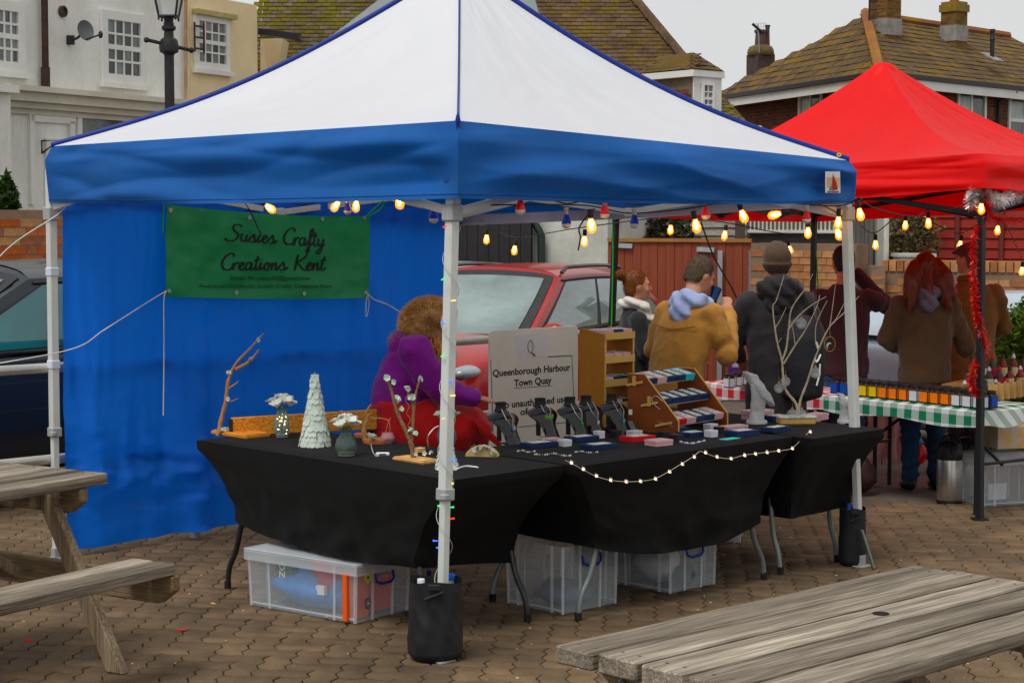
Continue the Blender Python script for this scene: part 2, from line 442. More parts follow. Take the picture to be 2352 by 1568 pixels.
def plane_of(A, B, base=0.):
    A, B = V((A[0], A[1], base)), V((B[0], B[1], base)); return plane_matrix(A, B - A, (0, 0, 1))
def win_px(parent, A, B, u0, v0, u1, v1, cols, rows, **k):
    """window whose outer corners show at (u0, v0)-(u1, v1) on the wall A-B"""
    p = on_line(u0, v1, A, B); q = on_line(u1, v1, A, B); t = on_line(u0, v0, A, B)
    d = (V((B[0] - A[0], B[1] - A[1], 0))).normalized(); wid = (V((q.x, q.y, 0)) - V((p.x, p.y, 0))).dot(d)
    return window(parent, plane_matrix(p, d, (0, 0, 1)), wid, t.z - p.z, cols, rows, **k)
def wall_block(parent, A, B, z0, z1, depth, mat, name='wall'):
    d = (V((B[0] - A[0], B[1] - A[1], 0))).normalized(); n = V((-d.y, d.x, 0))   # away from the viewer
    L = (V((B[0] - A[0], B[1] - A[1], 0))).length; b = MB()
    A3 = V((A[0], A[1], 0))
    vs = [A3 + d * s + n * t + V((0, 0, z)) for z in (z0, z1) for s, t in ((0, 0), (L, 0), (L, depth), (0, depth))]
    b.add(vs, [(3, 2, 1, 0), (4, 5, 6, 7), (0, 1, 5, 4), (1, 2, 6, 5), (2, 3, 7, 6), (3, 0, 4, 7)])
    return b.build(name, mat, parent, world=parent is not None)
BRICK = MB(); BRICK.box((0, 0, 0), (.215, .05, .065)); 
def brick_meshes(mats):
    out = []
    for m in mats:
        for ln in (.215, .103):
            b = MB(); b.box((ln / 2, 0, .0325), (ln, .05, .065)); me = b.mesh('brick', bevel=.003); me.materials.append(m); out.append(me)
    return out
def bricks(parent, A, B, z0, z1, mats, s0=0., s1=None, scale=1., seed=1, limit=300, keep=None):
    """courses of single bricks standing 6 mm proud of the mortar on the wall A-B"""
    ms = brick_meshes(mats); rnd = random.Random(seed)
    A3 = V((A[0], A[1], 0)); d = V((B[0] - A[0], B[1] - A[1], 0)); L = d.length; d.normalize(); n = V((d.y, -d.x, 0))
    s1 = L if s1 is None else s1; Mi = ROOT[parent.name].inverted(); rz = ang(d)
    k = 0; z = z0; cnt = 0; rest = []
    while z + .065 * scale <= z1 + .001:
        s = s0 - (k % 2) * .0565 * scale; j = 0
        while s < s1:
            hd = (k % 2 == 1 and j % 1 == 0 and (j + k) % 2 == 0); ln = (.103 if hd else .215) * scale
            p = A3 + d * s + n * (-.018 * scale + rnd.uniform(-.002, .002)) + V((0, 0, z))
            if s >= s0 - .001 and s + ln <= s1 + .001 and (keep is None or keep(p)):
                me = ms[rnd.randrange(len(mats)) * 2 + (1 if hd else 0)]
                if cnt < limit:
                    o = link('brick', me, parent); o.matrix_local = Mi @ Matrix.Translation(p) @ Matrix.Rotation(rz + rnd.uniform(-.006, .006), 4, 'Z') @ Matrix.Scale(scale, 4)
                else: rest.append((me, Mi @ Matrix.Translation(p) @ Matrix.Rotation(rz, 4, 'Z') @ Matrix.Scale(scale, 4)))
                cnt += 1
            s += ln + .010 * scale; j += 1
        z += .075 * scale; k += 1
    if rest:
        b = MB()
        for me, M in rest: b.add([M @ v.co for v in me.vertices], [tuple(f.vertices) for f in me.polygons])
        b.build('brick_field', mats[0], parent, kind='stuff')
def tiles(parent, O, ux, uy, su, sv, inside, mats, tw=.2, th=.13, seed=1, limit=300, show=None, lift=.5):
    """courses of single tiles on the roof plane O + s*ux + t*uy"""
    rnd = random.Random(seed); ux, uy = V(ux).normalized(), V(uy).normalized(); n = ux.cross(uy).normalized()
    if n.z < 0: n = -n
    me = []
    for m in mats:
        b = MB(); b.box((tw * .485, th * .62, 0), (tw * .95, th * 1.24, .013)); q = b.mesh('roof_tile'); q.materials.append(m); me.append(q)
    tilt = math.asin(min(.4, .014 / th))
    base = Matrix((ux, uy, n)).transposed().to_4x4() if ux.cross(uy).dot(n) > 0 else Matrix((-ux, uy, n)).transposed().to_4x4()
    Mi = ROOT[parent.name].inverted(); cand = []
    for j in range(int(sv / th)):
        off = (j % 2) * tw / 2
        for i in range(-1, int(su / tw) + 1):
            s, t = i * tw + off, j * th
            if not inside(s + tw / 2, t + th / 2): continue
            p = V(O) + ux * s + uy * t + n * (.012 + rnd.uniform(-.003, .004))
            M = Mi @ Matrix.Translation(p) @ base @ Matrix.Rotation(-tilt + rnd.uniform(-.02, .02), 4, 'X') @ Matrix.Rotation(rnd.uniform(-.02, .02), 4, 'Z')
            cand.append((0 if (show is None or show(p)) else 1, rnd.random(), M, rnd.randrange(len(mats))))
    cand.sort(key=lambda c: c[0])
    b = MB()
    for k, (a, r_, M, mi) in enumerate(cand):
        if k < limit and a == 0:
            o = link('roof_tile', me[mi], parent); o.matrix_local = M
        else:
            b.cur = mi; b.add([M @ v.co for v in me[mi].vertices], [tuple(f.vertices) for f in me[mi].polygons])
    if b.v: b.build('roof_tile_field', mats, parent, kind='stuff')
def uv_of(p):
    q = V(p) - V((0, 0, HC)); f = V((0, CP, -SP)); up = V((0, SP, CP)); d = q.dot(f)
    return 1176 + FPX * q.x / d, 784 - FPX * q.dot(up) / d
def in_px(u0, v0, u1, v1):
    def f(p):
        u, v = uv_of(p); return u0 < u < u1 and v0 < v < v1
    return f
# ================================================================== white house and cream house at the left
WA, WD = V((-5.588, 25, 0)), V((.459, .888, 0)).normalized()
def WP(t): return WA + WD * t
m_render = mk('render_white', (.66, .66, .61), c2=(.90, .90, .86), rough=.85, vs=1.2, bump=.25, bs=25, fine=.05, fs=30, st=(1, 1, .45))
m_cream = mk('render_cream', (.70, .58, .38), c2=(.85, .72, .51), rough=.85, vs=1.4, bump=.2, bs=25)
wh = thing('white_house', 'white rendered house with sash windows and shopfront, left edge of photo', 'house', WP(-2))
A_, B_ = WP(-6.5), WP(2.02)
wall_block(wh, A_, B_, -.2, 9, 6, m_render)
win_px(wh, A_, B_, 231, 22, 332, 188, 4, 4, fr=.12, bar=.03, glass=m_glassdark)
win_px(wh, A_, B_, -40, -6, 55, 160, 4, 4, fr=.13, bar=.03, glass=m_glassgrey)
lg = MB()
for (z0, z1, dp) in ((0, .07, .34), (-.12, -.002, .24), (-.2, -.122, .14), (-.27, -.202, .06)):
    a, b = WP(-2.05), WP(2.0); zz = on_line(200, 226, A_, B_).z
    n = V((WD.y, -WD.x, 0))
    vs = [q + n * s + V((0, 0, z)) for z in (zz + z0, zz + z1) for q, s in ((a, dp), (b, dp), (b, -.02), (a, -.02))]
    lg.add(vs, [(3, 2, 1, 0), (4, 5, 6, 7), (0, 1, 5, 4), (1, 2, 6, 5), (2, 3, 7, 6), (3, 0, 4, 7)])
lg.build('cornice', mk('cornice_cream', (.60, .58, .50), var=.12, vs=2), wh, world=True)
by = MB(); zz = on_line(30, 222, A_, B_).z
n = V((WD.y, -WD.x, 0))
for (z0, z1, dp) in ((-3.6, 0, .35), (.002, .1, .5)):
    vs = [q + n * s + V((0, 0, zz + z)) for z in (z0, z1) for q, s in ((WP(-6), dp), (WP(-2.06), dp), (WP(-2.06), -.02), (WP(-6), -.02))]
    by.add(vs, [(3, 2, 1, 0), (4, 5, 6, 7), (0, 1, 5, 4), (1, 2, 6, 5), (2, 3, 7, 6), (3, 0, 4, 7)])
by.build('bay', m_render, wh, world=True)
win_px(wh, A_, B_, 175, 252, 292, 420, 1, 1, fr=.09, glass=m_glassgrey, sill=False, name='shop_window')
win_px(wh, A_, B_, 104, 318, 158, 560, 1, 2, fr=.1, glass=m_glassdark, sill=False, name='door')
pn = MB()
for (u0, v0, u1, v1) in ((66, 271, 168, 279), (66, 240, 72, 470), (158, 280, 166, 470)):
    p, q = on_line(u0, v1, A_, B_), on_line(u1, v0, A_, B_)
    q2 = V((q.x, q.y, p.z)); M = plane_matrix(p, q2 - p, (0, 0, 1)); wd = (q2 - p).length
    pn.prism([(0, 0), (wd, 0), (wd, q.z - p.z), (0, q.z - p.z)], M, .05)
pn.build('shopfront_trim', m_wwhite, wh, world=True)
m_black = mk('iron_black', (.018, .018, .02), rough=.45, var=.3, vs=20)
m_rust = mk('iron_rust', (.022, .016, .014), c2=(.07, .032, .02), rough=.7, vs=8)
dp = MB(); p0, p1 = on_line(91, -10, A_, B_), on_line(94, 200, A_, B_); n = V((WD.y, -WD.x, 0))
dp.tube([p0 + n * .08, V((p1.x, p1.y, p1.z)) + n * .08], .045, 10); dp.tube([V((p1.x, p1.y, p1.z + .25)) + n * .08, p1 + n * .08 - V((0, 0, .02))], .06, 10)
dp.build('drainpipe', m_rust, wh, world=True, smooth=40)
vt = MB(); p = on_line(142, 27, A_, B_); Mv = plane_matrix(p, WD, (0, 0, 1))
vt.lathe([(.075, 0), (.075, .04), (.055, .045), (.05, .02), (.0, .02)], 14, M=Mv.to_3x3(), c=p); vt.build('vent', mk('vent_brown', (.06, .04, .03)), wh, world=True)
br = MB(); p = on_line(96, 352, A_, B_); n = V((WD.y, -WD.x, 0))
br.tube([p, p + V((0, 0, .16)), p + n * .3 + V((0, 0, .16)), p], .012, 6); br.build('sign_bracket', m_black, wh, world=True)
# satellite dish
m_dish = mk('dish_grey', (.10, .105, .11), rough=.5)
p = on_line(158, 93, A_, B_); n = V((WD.y, -WD.x, 0))
sd = thing('satellite_dish', 'dark grey oval satellite dish fixed on the white house wall', 'satellite dish', p)
b = MB(); b.box(p + n * .03, (.1, .06, .12)); b.tube([p + n * .05, at(178, 88, 24.4), at(192, 74, 24.25)], .018, 8); b.build('bracket', m_black, sd, world=True)
c = at(197, 70, 24.2); dn = V((.62, -.74, .25)).normalized()
Md = plane_matrix(c, dn.cross(V((0, 0, 1))), V((0, 0, 1)) - dn * dn.z)
if (Md.to_3x3() @ V((0, 0, 1))).dot(dn) < 0: Md = Md @ Matrix.Rotation(math.pi, 4, 'Y')
b = MB(); b.grid(lambda s, t: Md @ V((.115 * t * math.cos(6.2832 * s), .14 * t * math.sin(6.2832 * s), -.04 + .04 * t * t)), 24, 6, closed_u=True)
b.grid(lambda s, t: Md @ V((.115 * t * math.cos(6.2832 * s), .14 * t * math.sin(6.2832 * s), -.046 + .04 * t * t)), 24, 6, closed_u=True)
b.build('reflector', m_dish, sd, world=True, smooth=60, fix=False)
b = MB(); e = at(231, 80, 23.9); b.tube([c - V((0, 0, .12)), e], .012, 8); b.ball(e, (.03, .03, .05)); b.build('feed_arm', m_black, sd, world=True, smooth=50)
# cream house
ch = thing('cream_house', 'cream rendered house with one small sash window beside the street lamp', 'house', WP(3))
wall_block(ch, WP(2.03) + V((.02, -.05, 0)), WP(3.72), -.2, 5.0, 5, m_cream)
A2, B2 = WP(2.03) + V((.02, -.05, 0)), WP(3.72)
win_px(ch, A2, B2, 444, 30, 524, 156, 4, 4, fr=.1, bar=.026, glass=m_glassgrey)
b = MB(); p, q = on_line(441, 32, A2, B2), on_line(531, 36, A2, B2); M = plane_matrix(p, V((q.x - p.x, q.y - p.y, 0)), (0, 0, 1))
b.prism([(0, 0), ((q - p).length, 0), ((q - p).length, .07), (0, .07)], M, .12); b.build('drip_mould', mk('lichen_stone', (.35, .3, .1), c2=(.5, .45, .3), vs=9), ch, world=True)
b = MB(); p, q = on_line(419, -5, A_, B_), on_line(419, 300, A_, B_); n = V((WD.y, -WD.x, 0)); b.tube([p + n * .06, q + n * .06], .025, 8); b.build('corner_pipe', mk('pipe_rusty_white', (.45, .4, .33), c2=(.35, .15, .06), vs=3), wh, world=True, smooth=40)
b = MB(); c = on_line(428, 120, A_, B_) + n * .15
for s in (0, .22): b.tube([c + WD * s, c + WD * s + V((0, 0, .42))], .015, 6)
for k in range(3): b.tube([c + V((0, 0, .05 + .16 * k)), c + WD * .22 + V((0, 0, .05 + .16 * k))], .015, 6)
b.build('wall_bracket', m_rust, wh, world=True)
# street lamp
p0 = at(393, 500, 22); px_, py_ = p0.x, p0.y
def lz(v): return at(393, v, 22).z
lp = thing('street_lamp', 'black Victorian style street lamp with ladder bar and glass lantern', 'street lamp', (px_, py_, -.2))
b = MB(); zb = lz(128) + .2
b.lathe([(.16, 0), (.16, .5), (.11, .56), (.085, .62), (.062, 1.2), (.058, zb - .15), (.058, zb)], 14); b.build('post', m_black, lp, smooth=35)
b = MB(); z1, z2, z3 = lz(118) + .2, lz(92) + .2, lz(42) + .2
b.lathe([(.058, zb), (.07, zb + .02), (.11, z1 - .01), (.12, z1 + .05), (.1, z2), (.06, z2 + .03), (.055, z2 + .1), (.075, z2 + .12), (.06, z2 + .14), (.062, z2 + .2), (.05, z3 - .16), (.085, z3 - .13), (.085, z3 - .1), (.05, z3 - .08), (.06, z3), (.09, z3 + .02)], 14); b.build('collar', m_black, lp, smooth=35)
b = MB(); zl = lz(104) + .2; Dl = V((.9, .43, 0)).normalized()
b.tube([-Dl * .26 + V((0, 0, zl + .05)), Dl * .26 + V((0, 0, zl - .05))], .022, 8); b.ball(-Dl * .27 + V((0, 0, zl + .05)), .034); b.ball(Dl * .27 + V((0, 0, zl - .05)), .034); b.build('ladder_bar', m_black, lp, smooth=50)
b = MB(); zt = z3 + .55
for k in range(4):
    a = math.pi / 4 + k * math.pi / 2; c0, c1 = V((.14 * math.cos(a), .14 * math.sin(a), z3 + .02)), V((.27 * math.cos(a), .27 * math.sin(a), zt)); b.tube([c0, c1], .014, 6)
    a2 = a + math.pi / 2; b.tube([c0, V((.14 * math.cos(a2), .14 * math.sin(a2), z3 + .02))], .016, 6); b.tube([c1, V((.27 * math.cos(a2), .27 * math.sin(a2), zt))], .016, 6)
    b.tube([c0, c0 + V((0, 0, -.05))], .012, 6)
b.lathe([(.38, zt), (.05, zt + .3), (.02, zt + .42)], 4); b.build('lantern_frame', m_black, lp)
b = MB()
for k in range(4):
    a, a2 = math.pi / 4 + k * math.pi / 2, math.pi / 4 + (k + 1) * math.pi / 2
    b.add([(.135 * math.cos(a), .135 * math.sin(a), z3 + .03), (.135 * math.cos(a2), .135 * math.sin(a2), z3 + .03), (.262 * math.cos(a2), .262 * math.sin(a2), zt), (.262 * math.cos(a), .262 * math.sin(a), zt)], [(0, 1, 2, 3)])
b.build('lantern_glass', mk('lantern_glass', (.75, .77, .74), rough=.15, var=.05, alpha=.55), lp)
# ================================================================== old mossy tiled house behind the stall
m_tl = [mk('tile_moss%d' % i, c, c2=c2, rough=.9, vs=vs_, bump=.6, bs=40, space='World', lo=.35, hi=.65, fine=.25, fs=30) for i, (c, c2, vs_) in enumerate((((.06, .042, .018), (.12, .105, .008), 1.0), ((.07, .045, .022), (.10, .09, .01), 1.2), ((.05, .035, .02), (.15, .12, .09), 2.2)))]
m_tb = [mk('tile_brown%d' % i, c, c2=c2, rough=.9, vs=vs_, bump=.6, bs=40, space='World', fine=.25, fs=30) for i, (c, c2, vs_) in enumerate((((.055, .036, .018), (.11, .068, .03), 1.6), ((.075, .045, .022), (.12, .085, .02), 1.2), ((.05, .03, .018), (.14, .095, .06), 2.5)))]
m_slate = mk('lead_grey', (.21, .23, .245), rough=.5, var=.1, vs=2)
oh = thing('tiled_house', 'old house with steep mossy tiled roof rising behind the blue stall', 'house', (-1, 31, -.2))
def roofz(Y): return 3.9 + (Y - 30) * 1.0167
b = MB()
x0 = -4.2
def edge_r(Y): return 2.80 - .693 * (Y - 30.46)
b.add([(x0, 30, 3.9), (edge_r(30), 30, 3.9), (edge_r(36), 36, 10), (x0, 36, 10), (x0, 42, 3.9), (3.9, 42, 3.9), (edge_r(36) + .01, 36.02, 10)],
      [(0, 1, 2, 3), (3, 6, 5, 4), (1, 5, 6)])
roof_o = b.build('roof', m_tb[0], oh, world=True, fix=False)
wall_block(oh, (x0 + .3, 30.3), (edge_r(30) - .2, 30.3), -.2, 4.15, 11, m_cream)
uy = V((0, 1, 1.0167)).normalized(); sl = math.hypot(1, 1.0167)
def ins(s, t): Y = 30 + t / sl; X = x0 + s; return X < edge_r(Y) - .02
def shown(p):
    u, v = uv_of(p); return -10 < v < 260 and ((600 < u < 960 and v < 330 - .405 * (u - 140)) or (1150 < u < 1700 and v < .47 * (u - 1165)))
tiles(roof_o, (x0, 30, 3.9), (1, 0, 0), uy, 9.0, 3.4 * sl, lambda s, t: ins(s, t) and x0 + s < -1.2, m_tl, tw=.165, th=.10, seed=5, show=shown, limit=150)
tiles(roof_o, (x0, 30, 3.9), (1, 0, 0), uy, 9.0, 3.4 * sl, lambda s, t: ins(s, t) and x0 + s >= -1.2, m_tb, tw=.165, th=.10, seed=6, show=shown, limit=150)
hp = MB(); e0, e1 = V((edge_r(30), 29.99, 3.9)), V((edge_r(36), 36, 10)); nseg = 26
for k in range(nseg): a, c = e0.lerp(e1, k / nseg), e0.lerp(e1, (k + 1.15) / nseg); hp.tube([a + V((.0, 0, .03)), c + V((0, 0, .05))], [.085, .075], 6)
hp.build('hip_tiles', m_tb[2], roof_o, world=True, smooth=50)
# grey valley and little cream gable wing in front-left
wg = MB(); P = [at(640, 148, 29.2), at(598, 165, 29.2), at(598, 90, 29.2), at(650, 88, 29.2)]
vs = P + [q + V((0, .8, 0)) for q in P]; wg.add(vs, [(0, 1, 2, 3), (7, 6, 5, 4), (0, 4, 5, 1), (1, 5, 6, 2), (2, 6, 7, 3), (3, 7, 4, 0)]); wg.build('gable_wall', m_cream, oh, world=True)
wg = MB(); a, c = at(596, 74, 28.9), at(690, 86, 28.9); wg.beam(a, c, .3, .09); a, c = at(596, 196, 28.9), at(700, 168, 28.9); wg.beam(a, c, .25, .1); wg.build('gutter', m_black, oh, world=True)
# side dormer with blue-grey lead cheek
vg = MB(); P = [at(700, 132, 29.4), at(895, -18, 30.0), at(1000, -18, 30.0), at(1000, 60, 29.6)]
vs = P + [q + V((0, .5, .1)) for q in P]; vg.add(vs, [(0, 1, 2, 3), (7, 6, 5, 4), (0, 4, 5, 1), (1, 5, 6, 2), (2, 6, 7, 3), (3, 7, 4, 0)]); vg.build('dormer_cheek', m_slate, oh, world=True)
vg = MB(); P = [at(1180, -12, 29.9), at(1225, -12, 29.9), at(1246, 60, 29.6), at(1200, 60, 29.6)]
vs = P + [q + V((0, .4, .1)) for q in P]; vg.add(vs, [(0, 1, 2, 3), (7, 6, 5, 4), (0, 4, 5, 1), (1, 5, 6, 2), (2, 6, 7, 3), (3, 7, 4, 0)]); vg.build('dormer_cheek', m_slate, oh, world=True)
# dormer at the right end
m_bh = [mk('brick_house%d' % i, c, rough=.9, var=.25, vs=9, bump=.4, bs=60) for i, c in enumerate(((.10, .035, .022), (.13, .05, .03), (.075, .03, .022)))]
m_mort = mk('mortar', (.16, .13, .10), rough=1, var=.15)
dA, dC, dB = at(1478, 235, 29.6), at(1591, 235, 28.6), at(1655, 235, 29.0)
zt_ = at(1591, 176, 28.6).z
dw = MB(); z0 = 3.2
P = [V((q.x, q.y, 0)) for q in (dA, dC, dB, dB + (dA - dC))]
vs = [q + V((0, 0, z)) for z in (z0, zt_) for q in P]; dw.add(vs, [(3, 2, 1, 0), (4, 5, 6, 7), (0, 1, 5, 4), (1, 2, 6, 5), (2, 3, 7, 6), (3, 0, 4, 7)])
dwo = dw.build('dormer_wall', m_mort, oh, world=True)
bricks(dwo, dA, dC, zt_ - .55, zt_ - .12, m_bh, seed=4)
dfr = MB(); d = (P[2] - P[1]).normalized(); M = plane_matrix(P[1] + V((0, 0, z0)), d, (0, 0, 1)); wd = (P[2] - P[1]).length
dfr.prism([(0, 0), (wd, 0), (wd, zt_ - z0), (0, zt_ - z0)], M, .02); dfr.build('dormer_front', m_wwhite, oh, world=True)
pw = on_line(1607, 262, P[1], P[2]); window(oh, plane_matrix(pw + V((d.y, -d.x, 0)) * .022, d, (0, 0, 1)), .27, on_line(1607, 190, P[1], P[2]).z - pw.z, 2, 4, fr=.04, bar=.018, glass=m_glassgrey, name='dormer_window')
fb = MB(); up = V((0, 0, .1))
ov = [P[0] + V((-.1, -.12, 0)), P[1] + V((0, -.1, 0)), P[2] + V((.06, -.02, 0)), P[3] + V((.1, .12, 0))]
ov = [V((q.x, q.y, zt_)) for q in ov]; vs = ov + [q + up for q in ov]
fb.add(vs, [(3, 2, 1, 0), (4, 5, 6, 7), (0, 1, 5, 4), (1, 2, 6, 5), (2, 3, 7, 6), (3, 0, 4, 7)]); fb.build('dormer_fascia', m_wwhite, oh, world=True)
rf = MB(); tp = [q + V((0, 0, .105)) for q in ov]; bk = (tp[0] - tp[1]).normalized(); pk = (tp[1] + tp[2]) / 2 + bk * .34 + V((0, 0, .30)); pb = (tp[0] + tp[3]) / 2 + V((0, 0, .30))
rf.add(tp + [pk, pb], [(0, 1, 4, 5), (1, 2, 4), (2, 3, 5, 4), (3, 0, 5)]); ro = rf.build('dormer_roof', m_tb[1], oh, world=True)
for (a, c, ap, q0, q1) in ((tp[0], tp[1], pb, 0., .34), (tp[1], tp[2], pk, .5, .5)):
    ux = c - a; L1 = ux.length; un = ux.normalized(); s0 = (ap - a).dot(un); uyv = (ap - a) - un * s0; L2 = uyv.length; w0, w1 = (0., .34) if q0 == 0 else (s0, L1 - s0)
    tiles(ro, a, ux, uyv, L1, L2, lambda s, t: w0 * t / L2 < s < L1 - w1 * t / L2, m_tb, tw=.165, th=.1, seed=8)
# low lean-to roof right of the dormer
lr = MB(); P = [at(1648, 205, 31), at(1735, 300, 30), at(1560, 320, 29.8), at(1560, 205, 31)]; vs = P + [q + V((0, .05, -.15)) for q in P]
lr.add(vs, [(0, 1, 2, 3), (7, 6, 5, 4), (0, 4, 5, 1), (1, 5, 6, 2), (2, 6, 7, 3), (3, 7, 4, 0)]); lro = lr.build('side_roof', m_tb[0], oh, world=True)
uyq = (P[3] - P[2]); tiles(lro, P[2], (1, 0, 0), uyq, 1.6, uyq.length, lambda s, t: s < 1.24 - .62 * t / uyq.length, m_tl, tw=.165, th=.1, seed=10)
# ================================================================== red brick house at the right
C_ = at(2022, 178, 36); EZ = C_.z
C2 = V((C_.x, C_.y, 0)); dLf, dRt = V((-.30, .954, 0)).normalized(), V((.68, .733, 0)).normalized()
L_, R_ = C2 + dLf * 7.5, C2 + dRt * 12.0; F_ = L_ + dRt * 12.0
bh = thing('brick_house', 'red brick house with brown hipped tile roof behind the red stall', 'house', (C2.x, C2.y, -.2))
wl = MB(); P = [C2, R_, F_, L_]; vs = [q + V((0, 0, z)) for z in (-.2, EZ) for q in P]
wl.add(vs, [(3, 2, 1, 0), (4, 5, 6, 7), (0, 1, 5, 4), (1, 2, 6, 5), (2, 3, 7, 6), (3, 0, 4, 7)]); wlo = wl.build('wall', m_mort, bh, world=True)
def n_out(d): return V((d.y, -d.x, 0))
bricks(wlo, L_, C2, EZ - 1.45, EZ - .02, m_bh, seed=21, keep=in_px(1690, 180, 1990, 300), limit=300)
bricks(wlo, C2, R_, EZ - 1.6, EZ - .02, m_bh, seed=22, keep=in_px(2050, 170, 2362, 320), limit=300)
ctr = (C2 + F_) / 2
def ridge_at(u, v, Y): return at(u, v, Y)
r0 = at(1988, 36, 39.3); r1 = V((r0.x, r0.y, 0)) + dRt * 6.2; r1 = V((r1.x, r1.y, r0.z))
oh_ = .35
def off(q, a, b): return q + a * oh_ + b * oh_
Ec, El, Er, Ef = off(C2, -dLf, -dRt), off(L_, dLf, -dRt), off(R_, -dLf, dRt), off(F_, dLf, dRt)
E = [V((q.x, q.y, EZ + .05)) for q in (Ec, Er, Ef, El)]
rf = MB(); rf.add(E + [r0, r1], [(0, 1, 5, 4), (1, 2, 5), (2, 3, 4, 5), (3, 0, 4)]); rfo = rf.build('roof', m_tb[0], bh, world=True)
m_th = [mk('tile_house%d' % i, c, c2=c2, rough=.9, vs=vs_, bump=.5, bs=30, space='World', fine=.2, fs=20) for i, (c, c2, vs_) in enumerate((((.075, .047, .025), (.125, .082, .042), 1.2), ((.09, .058, .03), (.16, .10, .015), .6), ((.062, .04, .024), (.115, .075, .034), 1.0)))]
def roof_face(a, b, apex0, apex1, seed, show):
    ux = b - a; L = ux.length; uxn = ux.normalized(); s0 = (apex0 - a).dot(uxn); s1 = (apex1 - a).dot(uxn)
    uyv = (apex0 - a) - uxn * s0; H = uyv.length
    tiles(rfo, a, ux, uyv, L, H, lambda s, t: s0 * t / H < s < L - (L - s1) * t / H, m_th, tw=.33, th=.21, seed=seed, show=show)
roof_face(E[3], E[0], r0, r0, 31, in_px(1650, 20, 2040, 230)); roof_face(E[0], E[1], r0, r1, 32, in_px(1980, 20, 2352, 230))
rh = MB(); nseg = 12
m_ridge = mk('ridge_tile', (.20, .07, .05), c2=(.26, .15, .02), rough=.9, vs=1.1, space='World')
for k in range(nseg): a, c = E[0].lerp(r0, k / nseg), E[0].lerp(r0, (k + 1.1) / nseg); rh.tube([a + V((0, 0, .03)), c + V((0, 0, .05))], [.12, .11], 7)
for k in range(14): a, c = r0.lerp(r1, k / 14), r0.lerp(r1, (k + 1.05) / 14); rh.tube([a + V((0, 0, .02)), c + V((0, 0, .02))], .1, 7)
rh.build('ridge_tiles', m_ridge, rfo, world=True, smooth=50)
fa = MB(); gt = MB()
for a, c in ((E[3], E[0]), (E[0], E[1])):
    fa.beam(a - V((0, 0, .16)), c - V((0, 0, .16)), .03, .18); gt.beam(a - V((0, 0, .02)), c - V((0, 0, .02)), .13, .09)
fa.build('fascia', m_wwhite, bh, world=True); gt.build('gutter', m_black, bh, world=True)
def chimney(parent, u, v0, v1, Y, wpx, pot=True, mats=m_bh):
    p = at(u, v1, Y); t = at(u, v0, Y).z; wd = wpx * Y / FPX
    b = MB(); b.box((p.x, p.y, (p.z + t) / 2 - .2), (wd, wd, t - p.z + .4), rz=.7); s = b.build('chimney', mk('chimney_brick', (.12, .06, .03), c2=(.17, .11, .04), vs=5, bump=.5, bs=20, rough=.9), parent, world=True)
    A3, dd = V((p.x, p.y, 0)), V((math.cos(.7), math.sin(.7), 0)); nn = V((dd.y, -dd.x, 0))
    for (q0, q1) in ((A3 - dd * wd / 2 + nn * wd / 2, A3 + dd * wd / 2 + nn * wd / 2), (A3 + dd * -wd / 2 - nn * wd / 2, A3 - dd * wd / 2 + nn * wd / 2)):
        bricks(s, q0, q1, p.z - .1, t - .2, [mk('chimney_b%d' % i, c, var=.3, vs=8, rough=.9) for i, c in enumerate(((.13, .07, .035), (.16, .09, .04), (.10, .055, .03)))], seed=3)
    b = MB(); b.box((p.x, p.y, t - .08), (wd * 1.16, wd * 1.16, .16), rz=.7); b.box((p.x, p.y, t + .03), (wd * 1.0, wd * 1.0, .06), rz=.7); b.build('chimney_cap', mk('chimney_lichen', (.16, .10, .04), c2=(.22, .16, .03), vs=6), s, world=True) if parent.name.startswith('br') or True else None
    b = MB(); b.box((p.x, p.y, p.z - .02), (wd * 1.08, wd * 1.08, .34), rz=.7); b.build('flashing', mk('lead_flash', (.25, .24, .22), var=.25, vs=6), s, world=True)
    if pot:
        b = MB(); b.lathe([(.11, 0), (.1, .05), (.085, .35), (.1, .38), (.1, .42), (.07, .42), (.07, .3)], 12, c=(p.x, p.y, t + .06)); b.build('chimney_pot', mk('terracotta', (.28, .06, .03), var=.2), s, world=True, smooth=40)
    return s
chimney(bh, 2033, -30, 62, 38.6, 50); chimney(bh, 2191, 12, 76, 40.5, 42)
b = MB(); p = at(2279, 125, 39.6); b.lathe([(.05, -.1), (.05, .3), (.07, .31), (.05, .36), (.05, .46), (.06, .47), (.055, .53)], 10, c=p); b.build('vent_pipe', m_black, bh, world=True, smooth=40)
b = MB(); b.box(p + V((0, 0, -.06)), (.36, .4, .03), rx=.5, rz=.8); b.build('flashing', mk('lead_flash2', (.25, .24, .22), var=.25, vs=6), bh, world=True)
# windows, downpipe
def bw(A, B, u0, v0, u1, v1, c, r, **k): win_px(bh, A, B, u0, v0, u1, v1, c, r, fr=.07, bar=.07, mid=False, sill=False, **k)
m_curt = mk('window_net', (.40, .44, .45), rough=.2, var=.3, vs=3)
Lw, Rw = L_ + n_out(-dLf) * .012, C2 + n_out(-dLf) * .012
bw(Lw, Rw, 1836, 213, 1889, 320, 2, 1, glass=m_curt)
bw(C2 + n_out(dRt) * .012, R_ + n_out(dRt) * .012, 2196, 207, 2261, 320, 2, 1, glass=m_curt)
bw(C2 + n_out(dRt) * .012, R_ + n_out(dRt) * .012, 2313, 220, 2420, 330, 3, 2, glass=m_curt)
b = MB(); p0 = on_line(2305, 212, C2, R_) + n_out(dRt) * .3; p1 = on_line(2287, 232, C2, R_) + n_out(dRt) * .07; b.tube([p0, p0.lerp(p1, .5) - V((0, 0, .05)), p1, V((p1.x, p1.y, .3))], .04, 8); b.build('drainpipe', m_black, bh, world=True, smooth=50)
